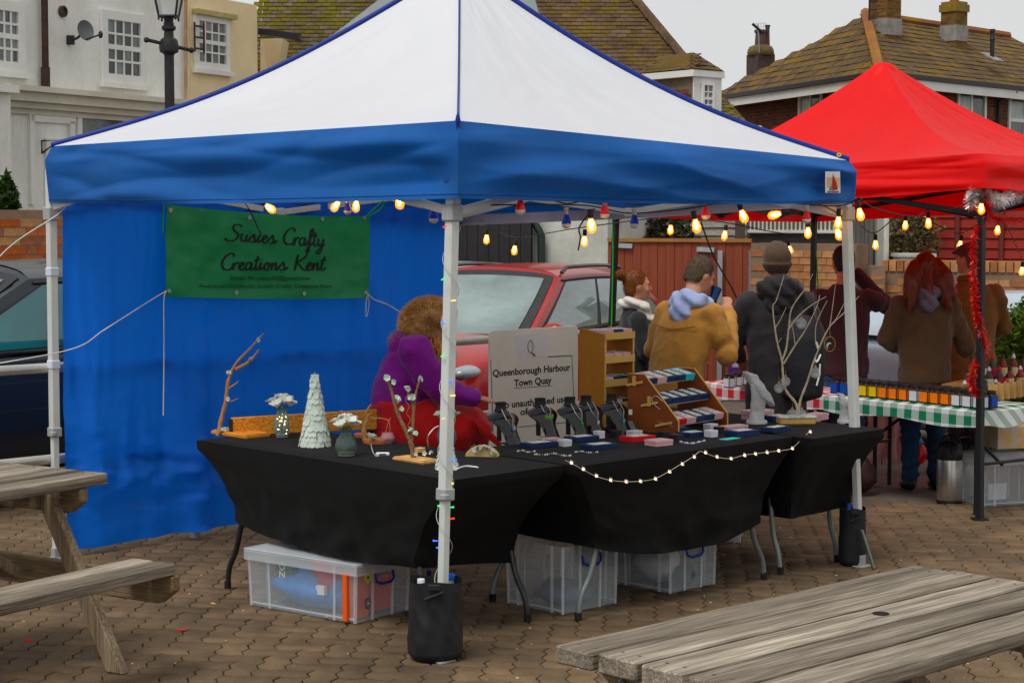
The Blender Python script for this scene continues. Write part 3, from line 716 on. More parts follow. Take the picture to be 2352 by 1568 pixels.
# aerial on the house chimney, wires
b = MB(); p = at(1997, 20, 38.4); b.tube([p - V((0, 0, .4)), p + V((0, 0, .5))], .02, 6)
for k in range(4): b.tube([p + V((0, 0, -.2 + .18 * k)), p + V((.16, 0, -.2 + .18 * k))], .012, 5)
b.build('roof_aerial', m_black, bh, world=True); b = MB(); p2 = at(2062, 42, 38.6); b.tube([p2 - V((.12, 0, 0)), p2, p2 + V((0, 0, .12))], .012, 5); b.build('chimney_bracket', m_black, bh, world=True)
# ---- chimney of a hidden house with tv aerial
hc = thing('chimney_stack', 'squat dark brick chimney with round cap of a hidden house', 'chimney', at(1745, 170, 45))
p = at(1747, 150, 45); s_ = 45 / FPX
b = MB(); b.box(p + V((0, 0, -.6)), (46 * s_, 46 * s_, 1.7), rz=.5); b.build('stack', mk('stack_brick', (.06, .04, .035), var=.4, vs=7, bump=.6, bs=14), hc, world=True)
b = MB(); b.lathe([(28 * s_, 0), (31 * s_, .05), (30 * s_, .14), (26 * s_, .22), (16 * s_, .26)], 14, c=p + V((0, 0, .22))); b.build('cap', mk('stack_cap', (.13, .09, .04), var=.3, vs=5), hc, world=True, smooth=40)
b = MB(); b.lathe([(.15, 0), (.13, .3), (.16, .32), (.16, .38)], 10, c=p + V((.0, 0, .46))); b.lathe([(.06, 0), (.05, .4), (.07, .5)], 8, c=p + V((.16, 0, .46))); b.build('chimney_pot', mk('pot_dark', (.08, .05, .04)), hc, world=True, smooth=40)
ae = thing('television_aerial', 'thin television aerial on a pole above the squat chimney', 'aerial', at(1742, 115, 44.6))
b = MB(); q0, q1 = at(1744, 122, 44.6), at(1741, 56, 44.6); b.tube([q0, q1], .018, 6); b.build('mast', mk('alloy', (.35, .35, .36), rough=.35, metal=.8), ae, world=True)
b = MB(); c = at(1741, 66, 44.6)
b.tube([at(1728, 55, 44.6), at(1752, 76, 44.6)], .035, 6)
for k in range(5): q = at(1736 + 6 * k, 56, 44.6); b.tube([q, q - V((0, 0, .4))], .004, 4)
for k in range(3): b.tube([at(1735, 54 + 22 * k, 44.6), at(1760, 54 + 22 * k, 44.6)], .004, 4)
b.build('antenna', m_black, ae, world=True)
# ================================================================== middle ground: walls, gates, sheds
m_bw = [mk('brick_warm%d' % i, c, rough=.9, var=.25, vs=12, bump=.5, bs=70) for i, c in enumerate(((.33, .165, .085), (.40, .22, .12), (.26, .12, .065), (.36, .19, .10)))]
m_bl = [mk('brick_red%d' % i, c, rough=.9, var=.3, vs=14, bump=.6, bs=50) for i, c in enumerate(((.27, .075, .03), (.32, .10, .045), (.20, .085, .05), (.30, .17, .09)))]
m_mort2 = mk('mortar_warm', (.20, .14, .10), rough=1, var=.2)
def brick_wall(name, label, A, B, z0, z1, mats, mort, seed, show, cope=True, scale=1., thick=.22):
    A, B = V((A[0], A[1], 0)), V((B[0], B[1], 0))
    t = thing(name, label, 'wall', (A + B) / 2 + V((0, 0, z0)))
    wo_ = wall_block(t, A, B, z0, z1, thick, mort)
    bricks(wo_, A, B, z0 + .01 + ((z1 - z0) % (.075 * scale)), z1 - .005, mats, seed=seed, keep=show, scale=scale)
    if cope:
        b = MB(); d = (B - A).normalized(); L = (B - A).length; n = V((d.y, -d.x, 0)); k = int(L / .078)
        for i in range(k):
            c = A + d * (.04 + i * .078) - n * thick / 2 + V((0, 0, z1 + .055))
            if show(c): b.cur = i % len(mats); b.box(c, (.066, thick + .03, .108), rz=ang(d))
        if b.v: b.build('coping_bricks', mats, t, world=True, kind='stuff')
    return t
a, c = at(-60, 500, 16.6), at(150, 500, 17.4)
brick_wall('brick_wall', 'old red brick wall behind the black car at left', a, c, -.2, at(60, 482, 17).z, m_bl, m_mort2, 2, in_px(-30, 470, 140, 640), scale=1.12, cope=False)
a, c = at(1726, 500, 19.5), at(1968, 500, 18.6)
brick_wall('brick_wall', 'warm lit brick wall behind the man in the black hooded coat', a, c, -.2, at(1850, 560, 19).z, m_bw, m_mort2, 3, in_px(1720, 540, 1970, 820), cope=False)
a, c = at(2026, 500, 18.6), at(2420, 500, 17.8)
brick_wall('brick_wall', 'low brick wall with upright coping in front of the red building', a, c, -.2, at(2200, 625, 18.2).z, m_bw, m_mort2, 4, in_px(2020, 590, 2360, 760))
pr = thing('brick_pier', 'brick gate pier beside the weathered grey door', 'pier', at(2014, 500, 18.4) + V((0, 0, -1.98)))
b = MB(); p = at(2013, 640, 18.55); b.box((p.x, p.y, .55), (.14, .2, 1.5)); po_ = b.build('core', m_mort2, pr, world=True)
bricks(po_, V((p.x - .07, p.y - .1, 0)), V((p.x + .07, p.y - .1, 0)), -.1, 1.28, m_bw, scale=.6, seed=5)
# brown gates
m_gate = mk('gate_brown', (.17, .045, .028), c2=(.215, .062, .036), rough=.65, vs=3, st=(6, 6, .4), bump=.2, bs=12)
ga, gc = at(1398, 500, 20.3), at(1728, 500, 19.7); d = V((gc.x - ga.x, gc.y - ga.y, 0)).normalized(); L = (V((gc.x - ga.x, gc.y - ga.y, 0))).length
gt_ = thing('double_gate', 'red-brown boarded double gate behind the red car', 'gate', V((ga.x, ga.y, -.2)))
zt_ = at(1550, 556, 20).z
nb = 17
for k in range(nb):
    s0, s1 = L * k / nb + .002, L * (k + 1) / nb - .002
    b = MB(); M = plane_matrix(V((ga.x, ga.y, -.15)) + d * s0, d, (0, 0, 1)); b.prism([(0, 0), (s1 - s0, 0), (s1 - s0, zt_ + .15), (0, zt_ + .15)], M, .02 + (.006 if k % 2 else 0)); b.build('board', m_gate, gt_, world=True)
b = MB(); M = plane_matrix(V((ga.x, ga.y, zt_)) + d * 0, d, (0, 0, 1)); b.prism([(0, 0.002), (L, 0.002), (L, .04), (0, .04)], M, .05); b.build('top_rail', mk('gate_edge', (.28, .14, .06)), gt_, world=True)
m_galv = mk('galvanised', (.42, .45, .46), rough=.4, metal=.6, var=.15, vs=10)
for (u, w_) in ((1652, .05), (1723, .045)):
    q = on_line(u, 575, ga, gc); b = MB(); b.box((q.x, q.y - .07, (q.z - .2) / 2), (w_, .05, q.z + .2)); b.build('steel_post', m_galv, gt_, world=True)
for (u0, u1, v) in ((1410, 1452, 563), (1600, 1640, 572)):
    p, q = on_line(u0, v, ga, gc), on_line(u1, v + 2, ga, gc); b = MB(); b.beam(p + V((0, -.05, 0)), q + V((0, -.05, 0)), .03, .05); b.build('plate', m_galv, gt_, world=True)
# white rendered outbuilding and dark shed door
m_rw = mk('render_aged', (.42, .42, .37), c2=(.60, .60, .55), rough=.9, vs=3, bump=.3, bs=20)
A3, B3 = at(1222, 500, 21.5), at(1396, 500, 21.2)
ob = thing('outbuilding', 'aged white rendered outbuilding with black downpipe behind the red car', 'outbuilding', V((A3.x, A3.y, -.2)))
wall_block(ob, A3, B3, -.2, 2.1, 3, m_rw)
b = MB(); q = on_line(1243, 540, A3, B3); q1 = on_line(1228, 520, A3, B3); b.tube([V((q1.x - .12, q1.y - .1, q1.z + .06)), V((q1.x, q1.y - .1, q1.z + .03)), V((q.x - .03, q.y - .1, q.z + .06)), V((q.x, q.y - .1, q.z)), V((q.x, q.y - .1, -.2))], .045, 8); b.build('downpipe', mk('pipe_green_black', (.02, .03, .025)), ob, world=True, smooth=50)
A4, B4 = at(1000, 500, 21.4), at(1220, 500, 21.3)
ds = thing('dark_shed', 'dark timber shed front behind the red car roof', 'shed', V((A4.x, A4.y, -.2)))
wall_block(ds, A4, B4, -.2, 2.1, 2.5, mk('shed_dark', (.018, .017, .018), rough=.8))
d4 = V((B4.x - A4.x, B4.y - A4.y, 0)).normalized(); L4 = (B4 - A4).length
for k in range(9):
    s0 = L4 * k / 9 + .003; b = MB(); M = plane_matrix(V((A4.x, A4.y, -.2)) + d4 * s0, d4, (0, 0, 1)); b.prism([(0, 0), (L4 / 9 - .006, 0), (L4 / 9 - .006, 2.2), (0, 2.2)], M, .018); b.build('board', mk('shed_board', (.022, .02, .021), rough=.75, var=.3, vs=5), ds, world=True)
# weatherboarded shed above the gates
A5, B5 = at(1535, 500, 24), at(1715, 500, 23.8)
ws = thing('timber_shed', 'grey weatherboarded shed showing above the brown gates', 'shed', V((A5.x, A5.y, -.2)))
wall_block(ws, A5, B5, -.2, 2.3, 2.5, mk('shed_back', (.10, .09, .075)))
m_wb = wood('weatherboard', (.22, .20, .17), (.34, .31, .27), axis=0)
d5 = V((B5.x - A5.x, B5.y - A5.y, 0)).normalized(); L5 = (B5 - A5).length; n5 = V((d5.y, -d5.x, 0))
for k in range(16):
    z = .5 + k * .105; b = MB(); a = V((A5.x, A5.y, z)) + n5 * .03; c = a + d5 * L5
    b.add([a, c, c + V((0, 0, .1)) - n5 * .02, a + V((0, 0, .1)) - n5 * .02, a - n5 * .03, c - n5 * .03, c + V((0, 0, .1)) - n5 * .03, a + V((0, 0, .1)) - n5 * .03], [(0, 1, 2, 3), (7, 6, 5, 4), (0, 4, 5, 1), (1, 5, 6, 2), (2, 6, 7, 3), (3, 7, 4, 0)]); b.build('weatherboard', m_wb, ws, world=True)
q = at(1700, 520, 23.5); b = MB(); b.box((q.x, q.y, .8), (.12, .08, 2.2)); b.build('corner_post', mk('post_dark', (.08, .06, .05)), ws, world=True)
# raised veranda with white balustrade behind the warm wall
A6, B6 = at(1718, 500, 23.2), at(1968, 500, 22.4); vr = thing('veranda', 'white balustrade and dark veranda above the warm brick wall', 'veranda', V((A6.x, A6.y, -.2)))
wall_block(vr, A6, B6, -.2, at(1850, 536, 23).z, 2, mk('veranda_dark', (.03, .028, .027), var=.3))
d6 = V((B6.x - A6.x, B6.y - A6.y, 0)).normalized(); L6 = (B6 - A6).length; zr = at(1850, 520, 23).z
m_bal = mk('balustrade', (.55, .55, .5), var=.15)
for z in (zr - .06, zr + .14):
    b = MB(); a = V((A6.x, A6.y, z)) - V((0, .05, 0)); b.beam(a, a + d6 * L6, .04, .035); b.build('handrail', m_bal, vr, world=True)
for k in range(26): b = MB(); a = V((A6.x, A6.y, zr + .04)) + d6 * (L6 * (k + .5) / 26) - V((0, .05, 0)); b.box(a, (.018, .018, .17)); b.build('baluster', m_bal, vr, world=True)
# weathered grey door and pale post
A7, B7 = at(1958, 500, 19.6), at(2008, 500, 19.5); gd = thing('grey_door', 'weathered grey plank door with pale frame between brick walls', 'door', V((A7.x, A7.y, -.2)))
d7 = V((B7.x - A7.x, B7.y - A7.y, 0)).normalized(); L7 = (B7 - A7).length
for k in range(5): b = MB(); M = plane_matrix(V((A7.x, A7.y, -.2)) + d7 * (L7 * k / 5 + .002), d7, (0, 0, 1)); b.prism([(0, 0), (L7 / 5 - .004, 0), (L7 / 5 - .004, 2.2), (0, 2.2)], M, .03); b.build('plank', mk('plank_grey', (.07, .065, .06), c2=(.13, .12, .11), vs=4, st=(8, 8, .5)), gd, world=True)
b = MB(); b.box((B7.x + .05, B7.y - .04, .95), (.07, .1, 2.3)); b.box(((A7.x + B7.x) / 2, B7.y - .03, 2.06), (L7 + .1, .08, .07)); b.build('frame', mk('frame_pale', (.3, .3, .27)), gd, world=True)
pp = at(2035, 500, 20); b = MB(); b.lathe([(.035, 0), (.035, 2.3), (.03, 2.32)], 10); o = b.build('white_post', m_bal, smooth=40); o.location = (pp.x, pp.y, -.2); tag(o, 'slim pale post standing behind the low brick wall', 'post')
# red weatherboard building
A8, B8 = at(2128, 500, 25), at(2440, 500, 24); rb = thing('red_building', 'dark red weatherboarded building beyond the low brick wall', 'building', V((A8.x, A8.y, -.2)))
wall_block(rb, A8, B8, -.2, 2.15, 4, mk('red_back', (.10, .012, .01)))
d8 = V((B8.x - A8.x, B8.y - A8.y, 0)).normalized(); L8 = (B8 - A8).length; n8 = V((d8.y, -d8.x, 0)); m_rbd = mk('red_boards', (.19, .020, .016), c2=(.25, .032, .022), rough=.6, vs=2)
for k in range(11):
    z = .7 + k * .135; b = MB(); a = V((A8.x, A8.y, z)) + n8 * .035; c = a + d8 * L8
    b.add([a, c, c + V((0, 0, .13)) - n8 * .022, a + V((0, 0, .13)) - n8 * .022, a - n8 * .033, c - n8 * .033, c + V((0, 0, .13)) - n8 * .033, a + V((0, 0, .13)) - n8 * .033], [(0, 1, 2, 3), (7, 6, 5, 4), (0, 4, 5, 1), (1, 5, 6, 2), (2, 6, 7, 3), (3, 7, 4, 0)]); b.build('weatherboard', m_rbd, rb, world=True)
for u in (2195, 2296): q = on_line(u, 540, A8, B8); b = MB(); b.box((q.x, q.y - .07, 1.3), (.05, .06, 1.6)); b.build('batten', mk('batten_red', (.12, .03, .025)), rb, world=True)
b = MB(); b.beam(at(2100, 505, 24.6), at(2160, 468, 24.6), .1, .12); b.build('barge_board', m_bal, rb, world=True)
sk = thing('white_trough', 'white planter box on the ground behind the low brick wall', 'planter', at(2098, 630, 20)); q = at(2098, 592, 20); b = MB(); b.box((q.x, q.y, q.z - .05), (.36, .3, .12), taper=1.06); b.build('trough', m_bal, sk, world=True, bevel=.01); b = MB(); b.box((q.x, q.y, q.z + .03), (.42, .35, .035)); b.build('rim', m_bal, sk, world=True); b = MB(); b.box((q.x, q.y, q.z / 2 - .2), (.2, .2, q.z - .05)); b.build('stand', m_bal, sk, world=True)
# ------------------------------------------------------------------ foliage
def leaf_mass(mb, centre, rad, n, size, seed, squash=1., shell=.45):
    rnd = random.Random(seed)
    for k in range(n):
        th = rnd.uniform(0, 6.283); ph = math.acos(rnd.uniform(-1, 1)); rr = (shell + (1 - shell) * rnd.random()) * (1 + .22 * fbm(3 * math.cos(th) + seed, 3 * math.sin(th), 2 * ph))
        c = V(centre) + V((rad[0] * rr * math.sin(ph) * math.cos(th), rad[1] * rr * math.sin(ph) * math.sin(th), rad[2] * rr * math.cos(ph)))
        a = V((rnd.gauss(0, 1), rnd.gauss(0, 1), rnd.gauss(0, .6))).normalized(); b_ = a.cross(V((rnd.gauss(0, 1), rnd.gauss(0, 1), rnd.gauss(0, 1)))).normalized()
        s = size * rnd.uniform(.6, 1.3); mb.cur = rnd.randrange(3)
        mb.add([c - a * s, c + b_ * s * .45, c + a * s, c - b_ * s * .45], [(0, 1, 2, 3)])
def leaf_mats(nm, cs): return [mk(nm + str(i), c, rough=.6, var=.3, vs=5, trans=.25) for i, c in enumerate(cs)]
m_hedge = leaf_mats('hedge_leaf', ((.07, .12, .02), (.11, .17, .03), (.045, .08, .018)))
def shrub(name, label, cat, base, blobs, n, size, mats, seed, stem=.06):
    t = thing(name, label, cat, base); b = MB()
    for i, (dx, dy, dz, rx, ry, rz_) in enumerate(blobs): leaf_mass(b, (dx, dy, dz), (rx, ry, rz_), n, size, seed + i)
    b.build('crown', mats, t, fix=False)
    b = MB(); rnd = random.Random(seed)
    for i, (dx, dy, dz, rx, ry, rz_) in enumerate(blobs): b.tube([(0, 0, 0), (dx * .4 + rnd.uniform(-.05, .05), dy * .4, dz * .5), (dx, dy, dz)], [stem, stem * .7, stem * .3], 6)
    b.build('trunk', mk('bark', (.09, .065, .045), var=.3, vs=12), t, smooth=60); return t
q = at(2345, 500, 14.6)
shrub('hedge_bush', 'bushy green hedge at the right edge behind the flat-capped man', 'hedge', (q.x, q.y, -.12), [(.0, 0, .62, .33, .4, .62), (.35, .1, .7, .4, .4, .62), (.15, .1, .95, .32, .3, .3)], 2600, .032, m_hedge, 5)
q = at(14, 500, 18.4); m_con = leaf_mats('conifer_leaf', ((.025, .055, .012), (.05, .08, .015), (.018, .04, .012)))
shrub('conifer', 'small dark green conifer behind the brick wall at far left', 'tree', (q.x, q.y, -.2), [(0, 0, 1.0, .3, .3, .9), (0, 0, 1.6, .22, .22, .6), (.02, 0, 2.05, .10, .1, .36)], 1500, .05, m_con, 15)
q = at(1470, 500, 23); m_dkl = leaf_mats('dark_leaf', ((.022, .028, .012), (.04, .035, .018), (.05, .045, .02)))
shrub('dark_shrub', 'dark evergreen shrub above the brown gates', 'shrub', (q.x, q.y, -.2), [(-.2, 0, 1.4, .5, .4, .75), (.35, 0, 1.5, .45, .4, .7)], 2400, .05, m_dkl, 25)
q = at(2075, 500, 22.5); m_brl = leaf_mats('brown_leaf', ((.12, .085, .04), (.08, .07, .03), (.16, .12, .07)))
shrub('brown_shrub', 'brown winter shrub behind the slim pale post', 'shrub', (q.x, q.y, -.2), [(0, 0, 1.2, .35, .3, .5), (.1, 0, 1.7, .4, .3, .5)], 1700, .04, m_brl, 35)
q = at(2058, 500, 19.6); shrub('box_shrub', 'small clipped green shrub on the low brick wall line', 'shrub', (q.x, q.y, -.2), [(0, 0, 1.35, .2, .15, .14)], 900, .025, leaf_mats('box_leaf', ((.035, .05, .01), (.06, .08, .015), (.03, .04, .01))), 45)
# ================================================================== cars
m_tyre = mk('tyre', (.012, .012, .012), rough=.9, var=.2); m_rim = mk('alloy_rim', (.5, .5, .52), rough=.3, metal=.9, var=0)
m_trim = mk('car_trim_black', (.02, .021, .022), rough=.5, var=.2)
m_lens = mk('lamp_lens', (.28, .31, .33), rough=.08, var=.25, vs=14, spec=.8)
def car(name, label, loc, rz, paint, glass, H=1.5, Lc=4.3, Wc=1.82, rails=False, lamp=True):
    t = thing(name, label, 'car', loc, rz)
    hl, hw = Lc / 2, Wc / 2
    st = [(-hl, .42, .86, .90, .80), (-hl + .06, .30, .92, .95, .90), (-hl + .35, .22, .98, 1.0, .97), (-1.2, .2, 1.0, 1.01, 1.0), (-.3, .19, .97, .98, 1.0), (.55, .19, .95, .97, 1.0), (1.0, .19, .93, 1.0, 1.0), (1.35, .2, .88, .96, .99), (hl - .38, .22, .80, .88, .97), (hl - .12, .26, .70, .76, .90), (hl - .02, .34, .6, .64, .76), (hl, .42, .52, .55, .66)]
    b = MB(); n = 9
    rings = []
    for x, zb, zs, zt, wf in st:
        w_ = hw * wf; half = [(0, zb), (w_ * .86, zb), (w_ * .97, zb + .08), (w_, zb + (zs - zb) * .45), (w_ * .985, zb + (zs - zb) * .72), (w_ * .955, zs - .02), (w_ * .9, zs + (zt - zs) * .35), (w_ * .55, zt - .012), (0, zt)]
        ring = [V((x, y, z)) for y, z in half] + [V((x, -y, z)) for y, z in half[-2:0:-1]]; rings.append(ring)
    m = len(rings[0]); vs = [p for r_ in rings for p in r_]; fs = []
    for i in range(len(rings) - 1):
        for k in range(m): fs.append((i * m + k, i * m + (k + 1) % m, (i + 1) * m + (k + 1) % m, (i + 1) * m + k))
    fs.append(tuple(range(m))); fs.append(tuple((len(rings) - 1) * m + k for k in range(m))); b.add(vs, fs)
    body = b.build('body', paint, t, smooth=180); sb = body.modifiers.new('s', 'SUBSURF'); sb.levels = 2; sb.render_levels = 2
    # glasshouse
    xf = lambda q: 1.12 - .92 * q; xr = lambda q: -hl + .18 + .52 * q
    yw = lambda q: hw * (.93 - .20 * q ** 1.2)
    def zbelt(x): return .95 + .05 * (0.5 - x) / 2.2
    def side(sgn, off=0.):
        def f(s, q):
            x = xf(q) + (xr(q) - xf(q)) * s; zr = H - .10 - .05 * max(0, (s - .3)) ** 2 * 2.4 - .02 * (1 - s) ** 3
            return V((x, sgn * (yw(q) + off - .03 * max(0, s - .6)), zbelt(x) + (zr - zbelt(x)) * q))
        return f
    b = MB()
    for sgn in (1, -1): b.grid(side(sgn), 20, 8)
    S1, S2 = side(1), side(-1)
    def roofg(s, r):
        p, q = S1(s, 1), S2(s, 1); e = 1 - (2 * r - 1) ** 2; o = p.lerp(q, r); o.z += .095 * (e ** .55); return o
    b.grid(roofg, 20, 14)
    def ws_(r, q, end, off=0.):
        p, k = S1(end, q), S2(end, q); e = 1 - (2 * r - 1) ** 2; o = p.lerp(k, r); o.x += (.10 if end == 0 else -.06) * e * (1 - .3 * q) + off; o.z += .095 * (e ** .55) * q ** 6 + off * .6; return o
    b.grid(lambda r, q: ws_(r, q, 0), 14, 8); b.grid(lambda r, q: ws_(r, q, 1), 14, 8)
    b.build('roof', paint, t, smooth=35, fix=True)
    b = MB(); b.grid(lambda r, q: ws_(.03 + .94 * r, .0 + .965 * q, 0, .007), 14, 8); b.build('windscreen_surround', m_trim, t, smooth=180, fix=False)
    b = MB(); b.grid(lambda r, q: ws_(.085 + .83 * r, .05 + .86 * q, 0, .013), 14, 8); b.build('windscreen', glass, t, smooth=180, fix=False)
    b = MB(); b.grid(lambda r, q: ws_(.06 + .88 * r, .12 + .8 * q, 1, -.012) , 10, 6); b.build('rear_window', glass, t, smooth=180, fix=False)
    for sgn in (1, -1):
        f = side(sgn, .004); b = MB(); b.grid(lambda s, q, f=f: f(.085 + .86 * s - .05 * (1 - q) * (1 - s), .03 + (.91 - .2 * max(0, s - .8) / .2) * q), 16, 6); b.build('window_surround', m_trim, t, smooth=180, fix=False)
        for (s0, s1, q1) in ((.10, .43, .90), (.455, .78, .90), (.80, .93, .72)):
            f = side(sgn, .007)
            def g2(s, q, f=f, s0=s0, s1=s1, q1=q1):
                qq = .06 + (q1 - .06) * q; k = 1.0
                return f(s0 + (s1 - s0) * s - (.045 * (1 - qq) if s0 < .2 else 0) * (1 - s), qq)
            b = MB(); b.grid(g2, 8, 6); b.build('side_window', glass, t, smooth=180, fix=False)
        f = side(sgn, .004); b = MB(); b.tube([f(.03 + .93 * k / 16, .015) for k in range(17)], .011, 6); b.tube([f(.045 + .9 * k / 16, .935 - (.2 * max(0, k - 12) / 4)) for k in range(17)], .012, 6); b.build('window_trim', m_trim, t, smooth=60)
        b = MB(); b.ball((.98, sgn * (hw + .10), 1.0), (.07, .11, .075)); b.build('mirror', paint, t, smooth=180)
        if lamp:
            b = MB(); b.ball((hl - .27, sgn * hw * .76, .70), (.24, .12, .065)); b.build('headlight', m_lens, t, smooth=180)
            b = MB(); b.ball((-hl + .10, sgn * hw * .82, .88), (.08, .12, .11)); b.build('tail_light', mk('tail_red', (.35, .01, .01), rough=.15), t, smooth=180)
        for x in (hl - .88, -hl + .85):
            wr = .32; Mx = Matrix.Rotation(math.pi / 2, 3, 'X')
            wo_ = MB(); wo_.lathe([(wr * .66, -.09), (wr * .92, -.10), (wr, -.06), (wr, .06), (wr * .92, .10), (wr * .66, .09)], 24, c=(x, sgn * (hw - .08), wr), M=Mx); ty = wo_.build('wheel', m_tyre, t, smooth=40)
            q = MB(); q.lathe([(.02, .085), (wr * .2, .08), (wr * .62, .07), (wr * .67, .09), (wr * .67, -.09), (.02, -.08)], 20, c=(x, sgn * (hw - .08), wr), M=Mx)
            q.build('rim', m_rim, ty, smooth=40)
        if rails:
            b = MB(); pts = [roofg(.06 + .8 * k / 14, .02 if sgn > 0 else .98) + V((0, 0, .055 if 0 < k < 14 else .01)) for k in range(15)]; b.tube(pts, .02, 6); b.build('roof_rail', mk('rail_black', (.05, .055, .055), rough=.35), t, smooth=60)
    b = MB(); b.box((hl - .035, 0, .52), (.05, Wc * .5, .16)); b.box((hl - .02, 0, .33), (.06, Wc * .66, .1)); b.build('grille', m_trim, t, bevel=.015)
    return t
m_cg = mk('car_glass', (.07, .095, .095), c2=(.26, .33, .32), rough=.04, spec=.7, vs=1.1, coat=1., st=(1, 1, 2))  # pale tone puts the sky's reflection into the glass colour
m_cgd = mk('car_glass_teal', (.025, .10, .105), rough=.04, spec=.7, var=.4, vs=1.5, coat=1.)
def paint(nm, c, **k): return mk(nm, c, rough=.3, var=.04, coat=.45, spec=.45, **k)
fr_d = V((-.476, -.88, 0)); rzc = ang(fr_d)
car('parked_car', 'red hatchback with roof rails parked behind the stall', (-.06, 17.25, -.2), rzc, paint('paint_red', (.26, .004, .008)), m_cg, H=1.56, rails=True)
car('parked_car', 'black car parked behind the railing at the left edge', LL + V((-.95, 2.55, 0)) , ang(ER) + math.pi, paint('paint_navy', (.010, .014, .02)), m_cgd, H=1.52)
q = at(95, 500, 15.2); car('parked_car', 'pale silver car beyond the black one at far left', (q.x - .5, q.y + .9, -.15), ang(ER) + math.pi, paint('paint_silver', (.45, .46, .47)), m_cg, H=1.50)
q = at(1010, 500, 20.6); car('parked_car', 'silver car roof just showing behind the red car', (q.x - .3, q.y - .2, -.2), 2.6, paint('paint_silver2', (.40, .44, .48)), m_cg, H=1.52)
q = at(2255, 500, 16.2); car('parked_car', 'pale blue-grey car behind the flat-capped man near the hedge', (q.x + .7, q.y, -.2), .5, paint('paint_blue', (.35, .42, .48)), m_cg, H=1.36)
# ================================================================== quay railing behind the stall
m_rail = mk('rail_steel', (.50, .49, .46), rough=.38, metal=.55, var=.15, vs=8)
ro_ = thing('quay_railing', 'galvanised two-rail tubular railing running behind the blue stall', 'railing', LL.lerp(BB, .5) + V((.1, .1, 0)))
nW = V((-ER.y, ER.x, 0))                       # outwards from the blue wall
def RLp(s, z): return LL + ER * s + nW * .045 + V((0, 0, z))
for z in (1.0, .52): b = MB(); b.tube([RLp(-3.0, z), RLp(5.2, z)], .026, 12); b.build('rail', m_rail, ro_, world=True, smooth=40)
for s in (-1.9, .9, 2.1, 3.35, 4.9): b = MB(); b.tube([RLp(s, -.05), RLp(s, 1.02)], .03, 12); b.ball(RLp(s, 1.0), .042); b.ball(RLp(s, .52), .042); b.build('post', m_rail, ro_, world=True, smooth=40)
# ================================================================== blue and white pop-up stall
m_cw = mk('canopy_white', (.92, .93, .955), rough=.6, var=.02, vs=2, trans=.40, tc=(.90, .91, .94), bump=.12, bs=9)
m_cb = mk('canopy_blue', (.003, .115, .35), rough=.55, var=.12, vs=2, trans=.30, tc=(.003, .115, .38))
m_cb2 = mk('piping_blue', (.004, .022, .16), rough=.5, var=.05)
m_hem = mk('hem_pale', (.55, .50, .52), rough=.7, var=.15, vs=4, trans=.3)
m_leg = mk('leg_white', (.58, .60, .58), rough=.4, var=.06, vs=9, spec=.5)
m_grey = mk('plastic_grey', (.33, .34, .34), rough=.5, var=.08)
eN, eL, eR_ = at(1052, 277, 7.34), at(119, 336, 9.52), at(1950, 369, 9.32); eB = V((BB.x, BB.y + .04, 2.05))
bN, bL, bR, bB = at(1051, 456, 7.34), at(133, 466, 9.52), at(1942, 468, 9.32), V((BB.x, BB.y + .04, 1.735))
PK = V((-.265, 9.44, 3.06))
st_ = thing('pop_up_stall', 'blue and white pop-up market stall in the middle of the photo', 'stall', (NN + BB) / 2)
def canopy(parent, corners, pk, mats, sag, dip, wr, seed, rim=.10, zig=1., name='roof_panel'):
    n = len(corners)
    for i in range(n):
        a, c = corners[i], corners[(i + 1) % n]; b = MB()
        nn = (c - a).cross(V((0, 0, 1))).normalized()
        def f(s, t, a=a, c=c, i=i):
            tt = t * .965; p = a.lerp(c, s).lerp(pk, tt)
            k = math.sin(math.pi * tt)
            p.z -= sag * k + dip * math.sin(math.pi * s) ** 1.0 * k * (1 - tt * .4)
            x_, y_ = s * 5 + seed + 7 * i, t * 5
            w_ = fbm(x_ * .8, y_ * .8) * .8 + fbm(x_ * 2.6 + 9, y_ * 1.1) * .5 + .35 * fbm(x_ * .9, y_ * 5)
            e = min(1, 6 * s, 6 * (1 - s)) * min(1, 5 * t) * min(1, 6 * (1 - t))
            # tension creases running out of the two corners
            for cx in (s, 1 - s): w_ += .6 * math.exp(-((cx - .02) ** 2 + t * t) * 9) * math.sin(34 * math.atan2(t + .02, cx + .02))
            p += (nn * .4 + V((0, 0, 1))) * (wr * w_ * e); return p
        b.grid(f, 56, 40); b.build(name, mats, parent, world=True, smooth=180, fix=False)
canopy(st_, [eN, eL, eB, eR_], PK, m_cw, .115, .035, .016, 3.)
b = MB(); b.lathe([(.16, -.06), (.10, .02), (.0, .05)], 14, c=PK - V((0, 0, .1))); b.build('peak_cap', m_cw, st_, world=True, smooth=60)
for e, r_ in ((eN, .005), (eL, .015), (eR_, .015), (eB, .012)):
    b = MB(); pts = []
    for k in range(41): tt = k / 40 * .965; p = e.lerp(PK, tt); p.z -= .115 * math.sin(math.pi * tt) - .006; pts.append(p)
    b.tube(pts, r_, 8); b.build('ridge_piping', m_cb2, st_, world=True, smooth=60)
ctr_ = (eN + eL + eR_ + eB) / 4; m_stitch = mk('stitching', (.004, .06, .21), var=0)
